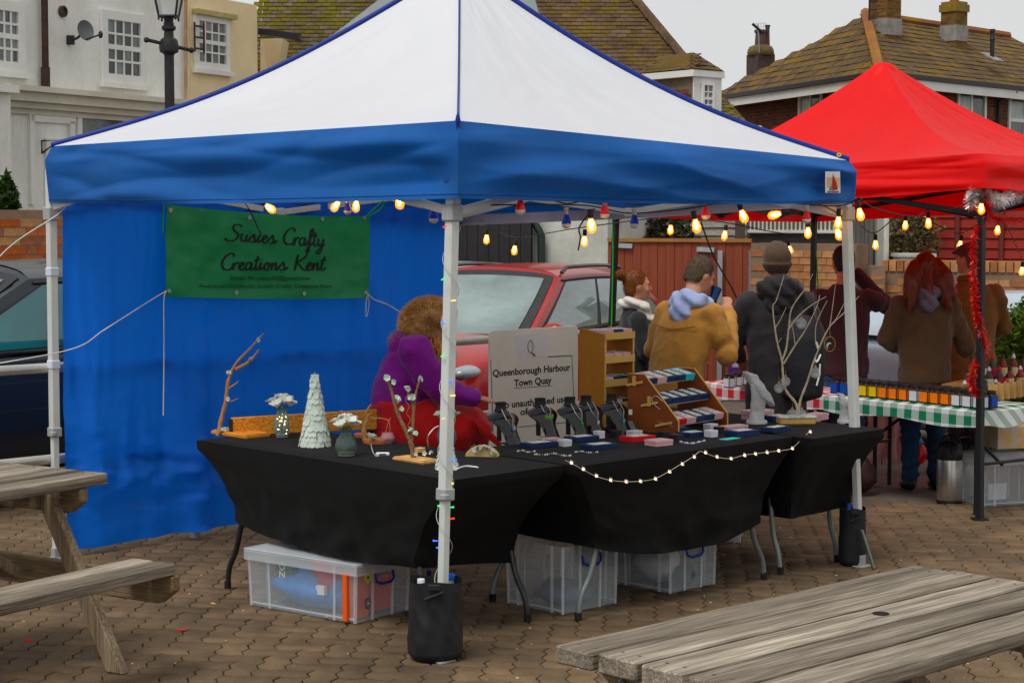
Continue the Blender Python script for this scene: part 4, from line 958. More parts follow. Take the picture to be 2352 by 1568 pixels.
def valance(parent, a, c, a2, c2, mat, seed, amp=.02, hem=None, name='valance', lines=True):
    nn = (c - a).cross(V((0, 0, 1))).normalized(); L = (c - a).length; b = MB()
    def f(s, t):
        p = a.lerp(c, s).lerp(a2.lerp(c2, s), t); e = min(1, 14 * s, 14 * (1 - s)); x = s * L
        w_ = 1.0 * fbm(x * .45 + seed, t * 1.9 + .35 * x, seed, 1) + .55 * (1 - 2.2 * abs(fbm(x * .7 + seed, t * 2.1 - .6 * x, 4, 1))) + .5 * (.5 - 1.6 * abs(fbm(x * .6 + 3 * seed, t * 2.6 + .8 * x, seed + 3, 1))) + .07 * fbm(x * 3, t * 4 + x, seed + 3, 2)
        for cx in (x, L - x): w_ += .5 * math.exp(-cx * 1.8) * math.sin(9 * t + 3.5 * cx + seed)
        p += nn * (amp * w_ * 2.2 * min(1, t * 5 + .1) * e) + V((p.x - ctr_.x, p.y - ctr_.y, 0)).normalized() * (.045 * min(1, t * 4)); p.z -= .012 * math.sin(math.pi * s) * t; return p
    b.grid(f, 110, 26); o = b.build(name, mat, parent, world=True, smooth=180, fix=False)
    if mat is m_cb and amp > .015: q = MB(); q.tube([f(k / 90, .94) + nn * .002 * (1 if nn.dot(a - ctr_) > 0 else -1) for k in range(91)], .0016, 4); q.build('hem_stitch', m_stitch, o, world=True)
    if hem:
        q = MB(); q.grid(lambda s, t: f(s, .80 + .21 * t) - nn * -.004, 60, 3); q.build('hem', hem, o, world=True, smooth=180, fix=False)
    return o, f
vNL, fNL = valance(st_, eN, eL, bN, bL, m_cb, 1.3)
vNR, fNR = valance(st_, eN, eR_, bN, bR, m_cb, 5.1)
valance(st_, eL, eB, bL, bB, m_cb, 7.7, .01, None)
valance(st_, eB, eR_, bB, bR, m_cb, 9.2, .01, m_hem)
# corner seam with two hook-and-loop tabs
out = (-(ER + EL)).normalized()
b = MB(); b.tube([eN + out * .008 + V((0, 0, .02)), eN.lerp(bN, .5) + out * .012, bN + out * .012], [.008, .007, .007], 8); b.build('corner_seam', m_cb2, st_, world=True, smooth=60)
b = MB(); b.lathe([(.0, .035), (.006, .02), (.011, 0), (.006, -.02)], 8, c=eN + out * .012); b.build('corner_cap', m_cb2, st_, world=True, smooth=60)
for z in (.02, .165): b = MB(); p = eN + EL * .05 - V((0, 0, z + .06)) + out * .02; b.box(p, (.07, .006, .03), rz=ang(EL)); b.build('tab', mk('tab_blue', (.006, .06, .22), rough=.7), st_, world=True)
b = MB(); p = eR_ + out * .0 - ER * .03 + V((0, 0, .0)); 
for (u, v) in ((1745, 294), (1927, 357)):
    b = MB(); p = at(u, v, 9.3 if u > 1900 else 9.35); b.lathe([(.012, 0), (.012, .006), (.006, .006), (.006, 0)], 12, c=p, M=Matrix.Rotation(.9, 3, 'X')); b.build('eyelet', mk('brass', (.45, .36, .15), metal=.7, rough=.35), st_, world=True)
# maker's patch with red sail near the right corner
dv = (eR_ - eN).normalized(); nn = V((dv.y, -dv.x, 0)).normalized()
p0 = on_line(1894, 443, bN + nn * .09, bR + nn * .09); M = plane_matrix(p0 + nn * .004, V((dv.x, dv.y, 0)), V((0, 0, 1)) + V((dv.x, dv.y, 0)) * -.03)
pw_, ph_ = .128, .106
b = MB(); b.prism([(0, 0), (pw_, 0), (pw_ * .95, ph_), (-.002, ph_ * .98)], M, .002); pt = b.build('logo_patch', mk('patch_white', (.72, .72, .74), var=.05), st_, world=True)
b = MB(); M2 = M @ Matrix.Translation((0, 0, .0025))
for k in range(7): b.prism([(.006, .028 + k * .0072), (.118, .028 + k * .0072), (.118, .0325 + k * .0072), (.006, .0325 + k * .0072)], M2, .0006)
b.build('patch_stripes', mk('patch_sand', (.62, .42, .18), var=.1), pt, world=True)
b = MB(); b.prism([(.060, .012), (.102, .016), (.096, .036), (.084, .060), (.058, .094)], M2 @ Matrix.Translation((0, 0, .001)), .0006); b.build('patch_sail', mk('patch_red', (.45, .03, .03), var=.05), pt, world=True)
b = MB(); M3 = M2 @ Matrix.Translation((0, 0, .0012))
b.prism([(.052, .012), (.056, .012), (.057, .078), (.055, .078)], M3, .0006); b.prism([(.038, .012), (.046, .014), (.045, .042)], M3, .0006); b.prism([(.028, .012), (.034, .013), (.034, .03)], M3, .0006)
for k in range(8): b.prism([(.012 + k * .013, .002), (.021 + k * .013, .002), (.021 + k * .013, .0085), (.012 + k * .013, .0085)], M3, .0006)
b.build('patch_mast', m_black, pt, world=True)
# legs
def leg(parent, foot, top, zc, zlow=0., name='leg'):
    f, t_ = V(foot), V(top); m = f.lerp(t_, (zc - f.z) / (t_.z - f.z)); rz = ang(ER)
    def sq(b, a, c, w_): b.beam(a, c, w_, w_, up=(EL.x, EL.y, 0))
    b = MB(); sq(b, m, t_, .044); lo = b.build(name, m_leg, parent, world=True, bevel=.004)
    b = MB(); sq(b, f, m + (t_ - m) * .05, .034); b.build('inner_leg', m_leg, lo, world=True, bevel=.003)
    b = MB(); sq(b, m - (t_ - f).normalized() * .028, m + (t_ - f).normalized() * .022, .058); b.box(m + V((0, 0, -.01)) - ER * .02 - EL * .02, (.03, .03, .026), rz=rz); b.build('leg_clamp', m_grey, lo, world=True, bevel=.005)
    b = MB(); b.box(f + V((0, 0, .004)), (.085, .085, .008), rz=rz); b.box(f + V((0, 0, .03)), (.044, .044, .06), rz=rz); b.build('foot', m_grey, lo, world=True, bevel=.002)
    return lo
ctr_t = V((PK.x, PK.y, 0))
tN, tL, tR, tB = V((-.232, 7.42, 2.08)), V((LL.x + .0, LL.y + .01, 2.03)), V((1.69, 9.38, 1.98)), V((BB.x, BB.y, 1.96))
lN = leg(st_, NN, tN, .675); lL = leg(st_, LL, tL, .67); lR = leg(st_, RR, tR, .655); lB = leg(st_, BB + V((-.085, 0, 0)), tB + V((-.07, 0, 0)), .66)
for z in (1.56, 1.06): b = MB(); p = LL.lerp(tL, z / 2.11); b.box(p, (.052, .052, .045), rz=ang(ER)); b.build('strap', mk('strap_white', (.62, .64, .72), var=.05), st_, world=True, bevel=.004)
b = MB(); p = at(1050, 461, 7.36); b.tube([p + V((.014 * math.cos(a / 2), -.012, .014 * math.sin(a / 2))) for a in range(13)], .0028, 6, closed=True); b.build('ring', m_galv, lN, world=True, smooth=60)
# scissor trusses
def truss(a, c, a_lo, c_lo, mid_lo, mid_hi, parent, mat, r_=.020, name='truss_bar'):
    m = (V(a) + V(c)) / 2; m += V((PK.x - m.x, PK.y - m.y, 0)).normalized() * .04
    for e, el in ((a, a_lo), (c, c_lo)):
        for p, q in ((V((e.x, e.y, e.z)), V((m.x, m.y, mid_lo))), (V((e.x, e.y, el)), V((m.x, m.y, mid_hi)))):
            b = MB(); b.beam(p, q, .016, .034); b.build(name, mat, parent, world=True, bevel=.003)
    b = MB(); b.box((m.x, m.y, mid_lo), (.05, .05, .05)); b.build('truss_joint', mat, parent, world=True, bevel=.006)
m_bar = mk('bar_white', (.60, .58, .55), rough=.4, var=.08)
truss(tN, tL, 1.80, 1.83, 1.93, 2.10, st_, m_bar); truss(tN, tR, 1.80, 1.80, 1.93, 2.06, st_, m_bar)
truss(tL, tB, 1.80, 1.79, 1.81, 2.05, st_, m_bar); truss(tB, tR, 1.79, 1.79, 1.81, 2.03, st_, m_bar)
for p in (tN, tL, tR, tB):
    z = 1.80; q = NN if p is tN else LL if p is tL else RR if p is tR else BB; c = q.lerp(p, z / p.z); b = MB(); b.box((c.x, c.y, z), (.066, .066, .07), rz=ang(ER)); b.build('slider', m_grey if p is not tB else m_bar, st_, world=True, bevel=.006)
hub = V((PK.x, PK.y, 2.45))
for p in (tN, tL, tR, tB): b = MB(); b.beam(p, hub, .016, .03); b.build('roof_bar', m_bar, st_, world=True)
b = MB(); b.tube([hub, PK - V((0, 0, .08))], .02, 10); b.lathe([(.05, -.06), (.05, .06)], 12, c=hub); b.build('centre_pole', m_bar, st_, world=True, smooth=40)
# ------------------------------------------------------------------ blue back wall
m_wall = mk('wall_blue', (.003, .155, .60), rough=.6, var=.08, vs=1.5, trans=.36, tc=(.003, .27, .95))
Wl0, Wl1 = LL + ER * .05, LL + ER * 2.76
Lw_ = (Wl1 - Wl0).length; nin = V((ER.y, -ER.x, 0))       # towards the inside
def wallf(s, t):
    x = s * Lw_; z = 1.93 - t * 1.945 + (.05 + .05 * s) * t - .10 * s * (1 - t)
    p = Wl0.lerp(Wl1, s) + V((0, 0, z))
    w_ = .034 * fbm(x * 4.2, t * .5, 1) * (.3 + .7 * min(1, t * 6)) + .05 * fbm(x * 1.4, t * .7, 5) * min(1, t * 3)
    w_ += .017 * fbm(x * 8.5 + t * 1.5, t * .8, 8)
    w_ += .009 * fbm(x * 3, t * 16, 3) * t + .045 * (.5 - 1.5 * abs(fbm(x * 3.1 + .4 * t, t * .8, 21, 1))) * min(1, t * 4) + .024 * (.5 - 1.5 * abs(fbm(x * 7 - t, t * 1.3, 31, 1)))
    sx = x - .86; w_ += .05 * math.exp(-(sx / .055) ** 2) * (.35 + .65 * t) * (1 + .5 * math.sin(t * 44)) * min(1, t * 4)
    w_ += .03 * math.exp(-((t - .82) / .10) ** 2) * fbm(x * 3 + 7, t * 14, 6) * 1.8
    return p + nin * (w_ + .02)
b = MB(); b.grid(wallf, 150, 100); o = b.build('wall_panel', m_wall, None, smooth=180, fix=False)
tag(o, 'bright blue cloth back wall hanging inside the stall', 'cloth wall')
# ------------------------------------------------------------------ green banner
m_ban = mk('banner_green', (.004, .26, .105), rough=.35, var=.08, vs=4, spec=.5, bump=.12, bs=6, trans=.1)
wA, wB = LL + nin * .10, BB + nin * .10
c00, c10, c01, c11 = on_line(379, 681, wA, wB), on_line(849, 684, wA, wB), on_line(383, 470, wA, wB), on_line(849, 497, wA, wB)
bn = thing('banner', 'green vinyl banner with black script lettering hung on blue wall', 'banner', c00)
def banf(s, t):
    p = c01.lerp(c11, s).lerp(c00.lerp(c10, s), t)
    p.z -= .016 * math.sin(math.pi * s) * (1 - t) * 1.2 - .0 + .010 * math.sin(math.pi * s) * t
    w_ = .010 * fbm(s * 4, t * 2, 2) + .006 * fbm(s * 9, t * 4, 4); return p + nin * w_
b = MB(); b.grid(banf, 60, 24); b.build('sheet', m_ban, bn, world=True, smooth=180, fix=False)
m_ink = mk('ink_black', (.006, .008, .007), rough=.5, var=0)
def ban_px(u, v):
    """banner place of a point printed at photo position (u, v)"""
    p = on_line(u, v, wA, wB); ex = (c10 - c00).normalized(); s = (p - c00).dot(ex) / (c10 - c00).length
    lo, hi = banf(s, 1), banf(s, 0); t = (hi.z - p.z) / (hi.z - lo.z); return banf(s, t) + nin * .004
# script strokes, drawn in units where x-height = 1
GL = {
 'S': ([(1.35, 2.0), (1.05, 2.25), (.6, 2.2), (.35, 1.85), (.55, 1.45), (.9, 1.1), (1.0, .65), (.7, .2), (.2, .0), (-.25, .1), (-.35, .35)],),
 'C': ([(1.15, 1.75), (1.2, 2.05), (.95, 2.25), (.55, 2.05), (.2, 1.5), (.05, .85), (.2, .25), (.55, .0), (.95, .15), (1.3, .55)],),
 'K': ([(.2, 2.1), (.15, 1.2), (.02, 0)], [(1.15, 2.1), (.7, 1.5), (.18, 1.0), (.5, .7), (.85, .2), (1.2, .02), (1.45, .3)]),
 'u': ([(.0, .75), (.12, 1.0), (.05, .45), (.15, .08), (.42, .15), (.62, .6), (.68, 1.0), (.62, .35), (.78, .05), (1.05, .4)],),
 's': ([(-.1, .35), (.2, .75), (.42, 1.08), (.5, .7), (.58, .3), (.4, .02), (.1, .05)], [(.42, .02), (.7, .12), (.95, .45)]),
 'i': ([(-.05, .4), (.12, .8), (.15, 1.0), (.05, .4), (.15, .05), (.42, .4)], [(.22, 1.42), (.26, 1.5)]),
 'e': ([(-.05, .4), (.3, .55), (.5, .85), (.35, 1.05), (.12, .75), (.12, .25), (.35, .0), (.7, .4)],),
 'r': ([(-.05, .4), (.1, .95), (.08, .5), (.03, 0), (.15, .6), (.42, 1.02), (.6, .95)],),
 'a': ([(.62, .95), (.35, 1.05), (.08, .7), (.05, .25), (.25, .0), (.5, .35), (.64, .95), (.58, .3), (.72, .05), (1.0, .45)],),
 'f': ([(-.1, .4), (.25, 1.1), (.5, 1.9), (.42, 2.3), (.25, 1.9), (.18, .8), (.1, -.4), (.0, -.95), (-.12, -.6), (.1, -.1), (.5, .4)],),
 't': ([(.3, 1.9), (.15, 1.0), (.1, .3), (.25, .02), (.55, .4)], [(-.12, 1.28), (.55, 1.42)]),
 'y': ([(.0, .75), (.12, 1.0), (.08, .4), (.25, .1), (.5, .4), (.66, 1.0), (.55, .2), (.42, -.6), (.2, -1.0), (.0, -.75), (.25, -.3), (.8, .3)],),
 'o': ([(.35, 1.02), (.1, .7), (.08, .25), (.3, .0), (.52, .3), (.5, .8), (.35, 1.02), (.6, .85), (.85, .9)],),
 'n': ([(-.05, .4), (.1, .98), (.08, .5), (.02, .0), (.2, .65), (.45, 1.0), (.52, .6), (.48, .2), (.6, .02), (.85, .4)],),
}
ADV = {'S': 1.3, 'C': 1.15, 'K': 1.2, 'u': .98, 's': .85, 'i': .42, 'e': .68, 'r': .58, 'a': .95, 'f': .5, 't': .5, 'y': .9, 'o': .8, 'n': .82, ' ': .75}
def catmull(pts, n=5):
    P = [pts[0]] + list(pts) + [pts[-1]]; out_ = []
    for i in range(1, len(P) - 2):
        p0, p1, p2, p3 = P[i - 1], P[i], P[i + 1], P[i + 2]
        for k in range(n):
            t = k / n; out_.append(tuple(.5 * (2 * p1[j] + (p2[j] - p0[j]) * t + (2 * p0[j] - 5 * p1[j] + 4 * p2[j] - p3[j]) * t * t + (3 * p1[j] - p0[j] - 3 * p2[j] + p3[j]) * t ** 3) for j in range(len(p1))))
    out_.append(tuple(pts[-1])); return out_
def script(word_line, u0, v0, u1, v1, xh, thick):
    thick *= 1.45
    total = sum(ADV[ch_] for ch_ in word_line); b = MB(); x = 0.
    for ch_ in word_line:
        for stroke in GL.get(ch_, ()):
            pts = catmull(stroke); L = []; 
            for k, (px, py) in enumerate(pts):
                q = (x + px) / total; u = u0 + (u1 - u0) * q + py * xh * .10; v = v0 + (v1 - v0) * q - py * xh; L.append((u, v))
            W3 = [ban_px(*q) for q in L]; left, right = [], []
            for k in range(len(W3)):
                d = W3[min(k + 1, len(W3) - 1)] - W3[max(k - 1, 0)]
                if d.length < 1e-7: d = V((0, 0, 1))
                d.normalize(); pr_ = nin.cross(d); w_ = thick * (.55 + .6 * abs(d.z)); left.append(W3[k] + pr_ * w_); right.append(W3[k] - pr_ * w_)
            m = len(W3); b.add(left + right, [(k, k + 1, m + k + 1, m + k) for k in range(m - 1)])
        x += ADV[ch_]
    return b
b = script('Susies Crafty', 523, 553, 748, 567, 17, .0042); b.build('lettering', m_ink, bn, world=True, fix=False)
b = script('Creations Kent', 508, 620, 748, 621, 17, .0042); b.build('lettering', m_ink, bn, world=True, fix=False)
m_ink2 = mk('ink_faded', (.006, .045, .022), rough=.5, var=0)
def ban_text(s, u, v, width_px, size):
    p = ban_px(u, v); q = ban_px(u + 20, v); ex = (q - p); me = text_mesh(s, size, Matrix(), .0004)
    xs = [w_.co.x for w_ in me.vertices]; wd = max(xs) - min(xs); a, c = ban_px(u - width_px / 2, v - .2), ban_px(u + width_px / 2, v + .2); sx = (c - a).length / wd
    M = plane_matrix(p + nin * .007, ex, (0, 0, 1)); me.transform(M @ Matrix.Diagonal((sx, 1, 1, 1))); me.transform(ROOT[bn.name].inverted()); me.materials.append(m_ink2); link('lettering', me, bn)
ban_text('Email: Mrszippy63@gmail.com', 622, 643, 180, .034); ban_text("Find us on Facebook: Susie's Crafty Creations Kent", 613, 661, 302, .034)
m_eye = mk('eyelet_steel', (.55, .55, .58), metal=.7, rough=.3, var=0)
for (u, v) in ((390, 483), (572, 500), (742, 503), (840, 500), (543, 672), (697, 674), (840, 672), (386, 668)):
    p = ban_px(u, v); b = MB(); M = plane_matrix(p, ER, (0, 0, 1)).to_3x3(); b.lathe([(.011, 0), (.011, .004), (.006, .004), (.006, 0)], 12, c=p, M=M); b.build('eyelet', m_eye, bn, world=True)
# cords
m_cord = mk('cord_white', (.62, .62, .58), rough=.8, var=.1); m_cordg = mk('cord_green', (.06, .35, .10), rough=.7, var=.1)
def cord(label, pts, r_=.0032, mat=None, sagz=0., cat='cord', name='cord', group=None):
    b = MB(); P = catmull([tuple(p) for p in pts], 8); b.tube(P, r_, 6); o = b.build(name, mat or m_cord, None, smooth=60); 
    return tag(o, label, cat, group)
knot = gz(70, 825, 1.03)
kn = RLp(-.38, 1.03)
cord('white guy cord sagging from the banner corner to the railing at left', [ban_px(378, 668) + nin * .01, on_line(340, 690, wA, wB) + nin * .02, on_line(240, 757, wA, wB), on_line(145, 800, wA, wB) + nin * .08, kn])
cord('white guy cord running down from the stall corner to the railing', [V((bL.x + .03, bL.y, bL.z)), V((bL.x + .01, bL.y, bL.z - .05)), kn + V((.06, 0, .5)), kn, kn + V((0, -.03, -.1)), kn + V((-.02, 0, -.06))])
cord('loose white cord end dangling down the blue wall', [ban_px(378, 668) + nin * .012, on_line(369, 690, wA, wB) + nin * .03, on_line(367, 800, wA, wB) + nin * .04, on_line(363, 952, wA, wB) + nin * .05])
cord('twisted white cord from the banner towards the seated woman', [ban_px(841, 674) + nin * .01, on_line(860, 688, wA, wB), on_line(895, 702, wA, wB), on_line(960, 740, wA, wB) - nin * .02], .004)
cord('short white loop dangling below the banner corner', [ban_px(842, 677) + nin * .01, on_line(845, 700, wA, wB) + nin * .01, on_line(839, 728, wA, wB) + nin * .01, on_line(838, 700, wA, wB) + nin * .01, ban_px(840, 679) + nin * .01], .003)
cord('green cord loop at the top right banner corner', [ban_px(841, 497) + nin * .015, on_line(852, 482, wA, wB) + nin * .02, on_line(872, 462, wA, wB) + nin * .03, on_line(868, 478, wA, wB) + nin * .03, ban_px(846, 498) + nin * .018], .004, m_cordg)
cord('green cord end hanging at the top left banner corner', [ban_px(386, 474) + nin * .012, on_line(374, 462, wA, wB) + nin * .02, on_line(370, 500, wA, wB) + nin * .02, on_line(368, 537, wA, wB) + nin * .02], .004, m_cordg)
cord('thin black cable hanging in front of the green banner', [on_line(545, 458, wA, wB) + nin * .05, on_line(565, 490, wA, wB) + nin * .05, on_line(590, 540, wA, wB) + nin * .04], .003, m_black, cat='cable')
# ------------------------------------------------------------------ festoon lamps
m_bulb = mk('bulb_amber', (.9, .45, .08), rough=.05, var=0, emit=(1, .32, .02), es=.6, alpha=.45)
m_fil = mk('filament', (1, .8, .4), var=0, emit=(1, .58, .13), es=11)
m_sock = mk('socket_black', (.018, .018, .018), rough=.55, var=.1)
def bulb_proto(kind):
    t = thing('festoon_bulb', 'x', 'light bulb', (0, 0, 0))
    if kind == 'amber':
        b = MB(); b.lathe([(.009, .052), (.016, .05), (.0175, .02), (.016, 0), (.013, -.004)], 12); b.build('socket', m_sock, t, smooth=40)
        b = MB(); b.lathe([(.013, .001), (.016, -.012), (.024, -.036), (.029, -.058), (.027, -.076), (.017, -.090), (.004, -.095)], 16); b.build('glass', m_bulb, t, smooth=180)
        b = MB()
        for k in range(4): a = k * math.pi / 2; b.tube([(.006 * math.cos(a), .006 * math.sin(a), -.012), (.010 * math.cos(a), .010 * math.sin(a), -.042), (.004 * math.cos(a), .004 * math.sin(a), -.072)], .0046, 5)
        b.build('filament', m_fil, t)
    else:
        c = {'red': (.62, .02, .012), 'blue': (.008, .045, .36)}[kind]
        b = MB(); b.lathe([(.013, .045), (.015, .044), (.015, .006), (.012, 0)], 12); b.build('socket', mk('socket_steel', (.5, .48, .44), metal=.6, rough=.35), t, smooth=40)
        b = MB(); b.lathe([(.014, .004), (.017, -.006), (.024, -.030), (.029, -.046), (.0295, -.052)], 16); b.build('shade', mk('bulb_' + kind, c, rough=.35, var=.05), t, smooth=60)
        b = MB(); b.lathe([(.029, -.0515), (.028, -.064), (.020, -.076), (.008, -.082), (.001, -.083)], 16); b.build('diffuser', mk('bulb_diffuser', (.62, .56, .54), rough=.4, var=.03), t, smooth=180)
    return t
BULB = {k: bulb_proto(k) for k in ('amber', 'red', 'blue')}; used_b = set()
def place_bulb(kind, u, v, Y, label, tilt=(0, 0), sc_=1.):
    p = at(u, v, Y); t = BULB[kind]
    if kind in used_b: t = dup(t, p, 0, label)
    else: used_b.add(kind); t.location = p; t['label'] = label
    t.rotation_euler = (tilt[0], tilt[1], 0.); t.scale = (.72 * sc_,) * 3; t['group'] = 'festoon bulbs round the stalls'
    return t, p
def nrY(u): return on_line(u, 480, tN + V((.05, -.05, 0)), tR + V((.05, -.05, 0))).y
def brY(u): return on_line(u, 500, tB, tR).y
def lbY(u): return on_line(u, 480, tL, tB).y
BL = [ # kind, u, v(socket), depth, tilt, label
 ('amber', 609, 469, lbY(609) - .9, (0, -.9), 'lit amber bulb tilted above the banner lettering'),
 ('amber', 779, 461, lbY(779) - 1.2, (0, .6), 'lit amber bulb left of the small blue bulb above banner'),
 ('amber', 819, 459, lbY(819) - 1.2, (0, .1), 'lit amber bulb right of the small blue bulb above banner'),
 ('amber', 918, 446, 8.2, (0, 0), 'lit amber bulb half hidden by the valance left of front pole'),
 ('amber', 1118, 538, 12.4, (0, .05), 'lit amber bulb hanging nearest the front pole before the dark shed'),
 ('amber', 1183, 563, 12.4, (0, .12), 'lit amber bulb hanging low above the red car roof'),
 ('amber', 1357, 500, nrY(1357), (0, -.08), 'large lit amber bulb left of the red bulb mid stall'),
 ('amber', 1343, 541, 11.0, (0, .05), 'small lit amber bulb below the large one mid stall'),
 ('amber', 1541, 516, 12.2, (0, .08), 'small lit amber bulb in front of the weatherboarded shed'),
 ('amber', 1596, 502, nrY(1596), (0, -.2), 'lit amber bulb touching the red bulb at right of the stall'),
 ('amber', 1666, 529, 12.2, (0, .15), 'small lit amber bulb above the steel gate post'),
 ('amber', 1702, 481, nrY(1702), (0, -.35), 'lit amber bulb with large black socket near the red canopy'),
 ('amber', 1795, 489, nrY(1795), (0, 1.3), 'lit amber bulb lying sideways left of the right pole'),
 ('amber', 1856, 521, 10.6, (0, 0), 'lit amber bulb directly beneath the red bulb by right pole'),
 ('amber', 1926, 496, 9.25, (0, .05), 'lit amber bulb against the top of the right pole'),
 ('amber', 1922, 524, 9.7, (0, -.3), 'lit amber bulb lower of the pair by the right pole'),
 ('amber', 1812, 564, 14.2, (0, -.35), 'small lit amber bulb above the hooded man in black'),
 ('amber', 1973, 477, 9.25, (0, -.2), 'lit amber bulb just right of the right pole top'),
 ('amber', 2011, 551, 12.6, (0, 0), 'lit amber bulb hanging before the grey door'),
 ('amber', 2080, 506, 12.6, (0, .05), 'lit amber bulb left one of two before the brown shrub'),
 ('amber', 2132, 500, 11.4, (0, -.05), 'lit amber bulb hanging under the red canopy edge'),
 ('amber', 2207, 552, 13.2, (0, .2), 'lit amber bulb above the flat-capped man'),
 ('amber', 2254, 466, 10.75, (0, 0), 'lit amber bulb at the tinsel-wrapped red stall corner'),
 ('amber', 2292, 517, 12.4, (0, .05), 'lit amber bulb right of the tinsel-wrapped pole'),
 ('amber', 2348, 612, 13.5, (0, .1), 'lit amber bulb at the right edge above the hedge'),
 ('blue', 798, 468, lbY(798) - 1.2, (0, 0), 'unlit blue bulb between two amber bulbs above banner'),
 ('blue', 996, 482, 8.0, (0, 0), 'unlit blue bulb just left of the front pole'),
 ('blue', 1301, 494, nrY(1301) + .2, (0, 0), 'unlit blue bulb right of the first red bulb'),
 ('blue', 1457, 495, nrY(1457) + .3, (0, 0), 'unlit blue bulb left of the weatherboarded shed'),
 ('red', 1195, 461, nrY(1195), (0, 0), 'unlit red bulb nearest right of the front pole'),
 ('red', 1389, 472, nrY(1389), (0, 0), 'unlit red bulb lit from beneath, mid stall'),
 ('red', 1621, 476, nrY(1621), (0, 0), 'unlit red bulb beside an amber one right of mid stall'),
 ('red', 1853, 486, nrY(1853), (0, 0), 'unlit red bulb nearest the right pole'),
]
for k in BL:
    u, v = k[1], k[2]; place_bulb(k[0], u, v, k[3], k[5], k[4])
def wire(label, pts, r_=.0035, mat=None):
    return cord(label, pts, r_, mat or m_sock, cat='cable', name='festoon_cable')
def chain(idx, lift=.05): return [at(BL[i][1], BL[i][2], BL[i][3]) + V((0, 0, lift)) for i in idx]
wire('black festoon cable with red and blue bulbs along stall front', [tN + V((.05, 0, -.2))] + chain([29, 27, 30, 28, 31, 32]) + [tR + V((0, 0, -.2))])
wire('black festoon cable with amber bulbs along stall front', [tN + V((.05, .1, -.25)), at(1250, 470, nrY(1250))] + chain([6]) + [at(1450, 490, 8.5)] + chain([9, 11, 12, 14, 17]))
wire('thin grey festoon cable sagging across the stall back', [at(1060, 500, 11.4)] + chain([4, 5]) + [at(1260, 535, 12)] + chain([7, 8, 10]) + [at(1760, 530, 12.4), at(1850, 545, 13)] + chain([16]))
wire('festoon cable above the green banner', [at(520, 455, 8.4)] + chain([0]) + [at(700, 470, 9.2)] + chain([1, 25, 2]) + [at(870, 455, 8.8)] + chain([3, 26]))
wire('festoon cable from right pole to the red stall corner', chain([17]) + [at(2010, 478, 9.7), at(2100, 498, 10.4)] + chain([20]) + [at(2190, 480, 10.8)] + chain([22]))
wire('festoon cable under the red canopy', [at(1980, 520, 12)] + chain([18, 19]) + [at(2160, 520, 12.8)] + chain([21, 23, 24]))
wire('loose black plug cable dangling below mid stall bulbs', [at(1365, 480, nrY(1357)), at(1345, 500, 8.6), at(1330, 525, 8.6), at(1333, 545, 8.6), at(1328, 575, 8.6)], .004)
wire('black cable hanging from the red stall to the counter', [at(1610, 510, 12.6), at(1640, 590, 12.6), at(1690, 680, 12.6), at(1716, 770, 12.6)], .006)
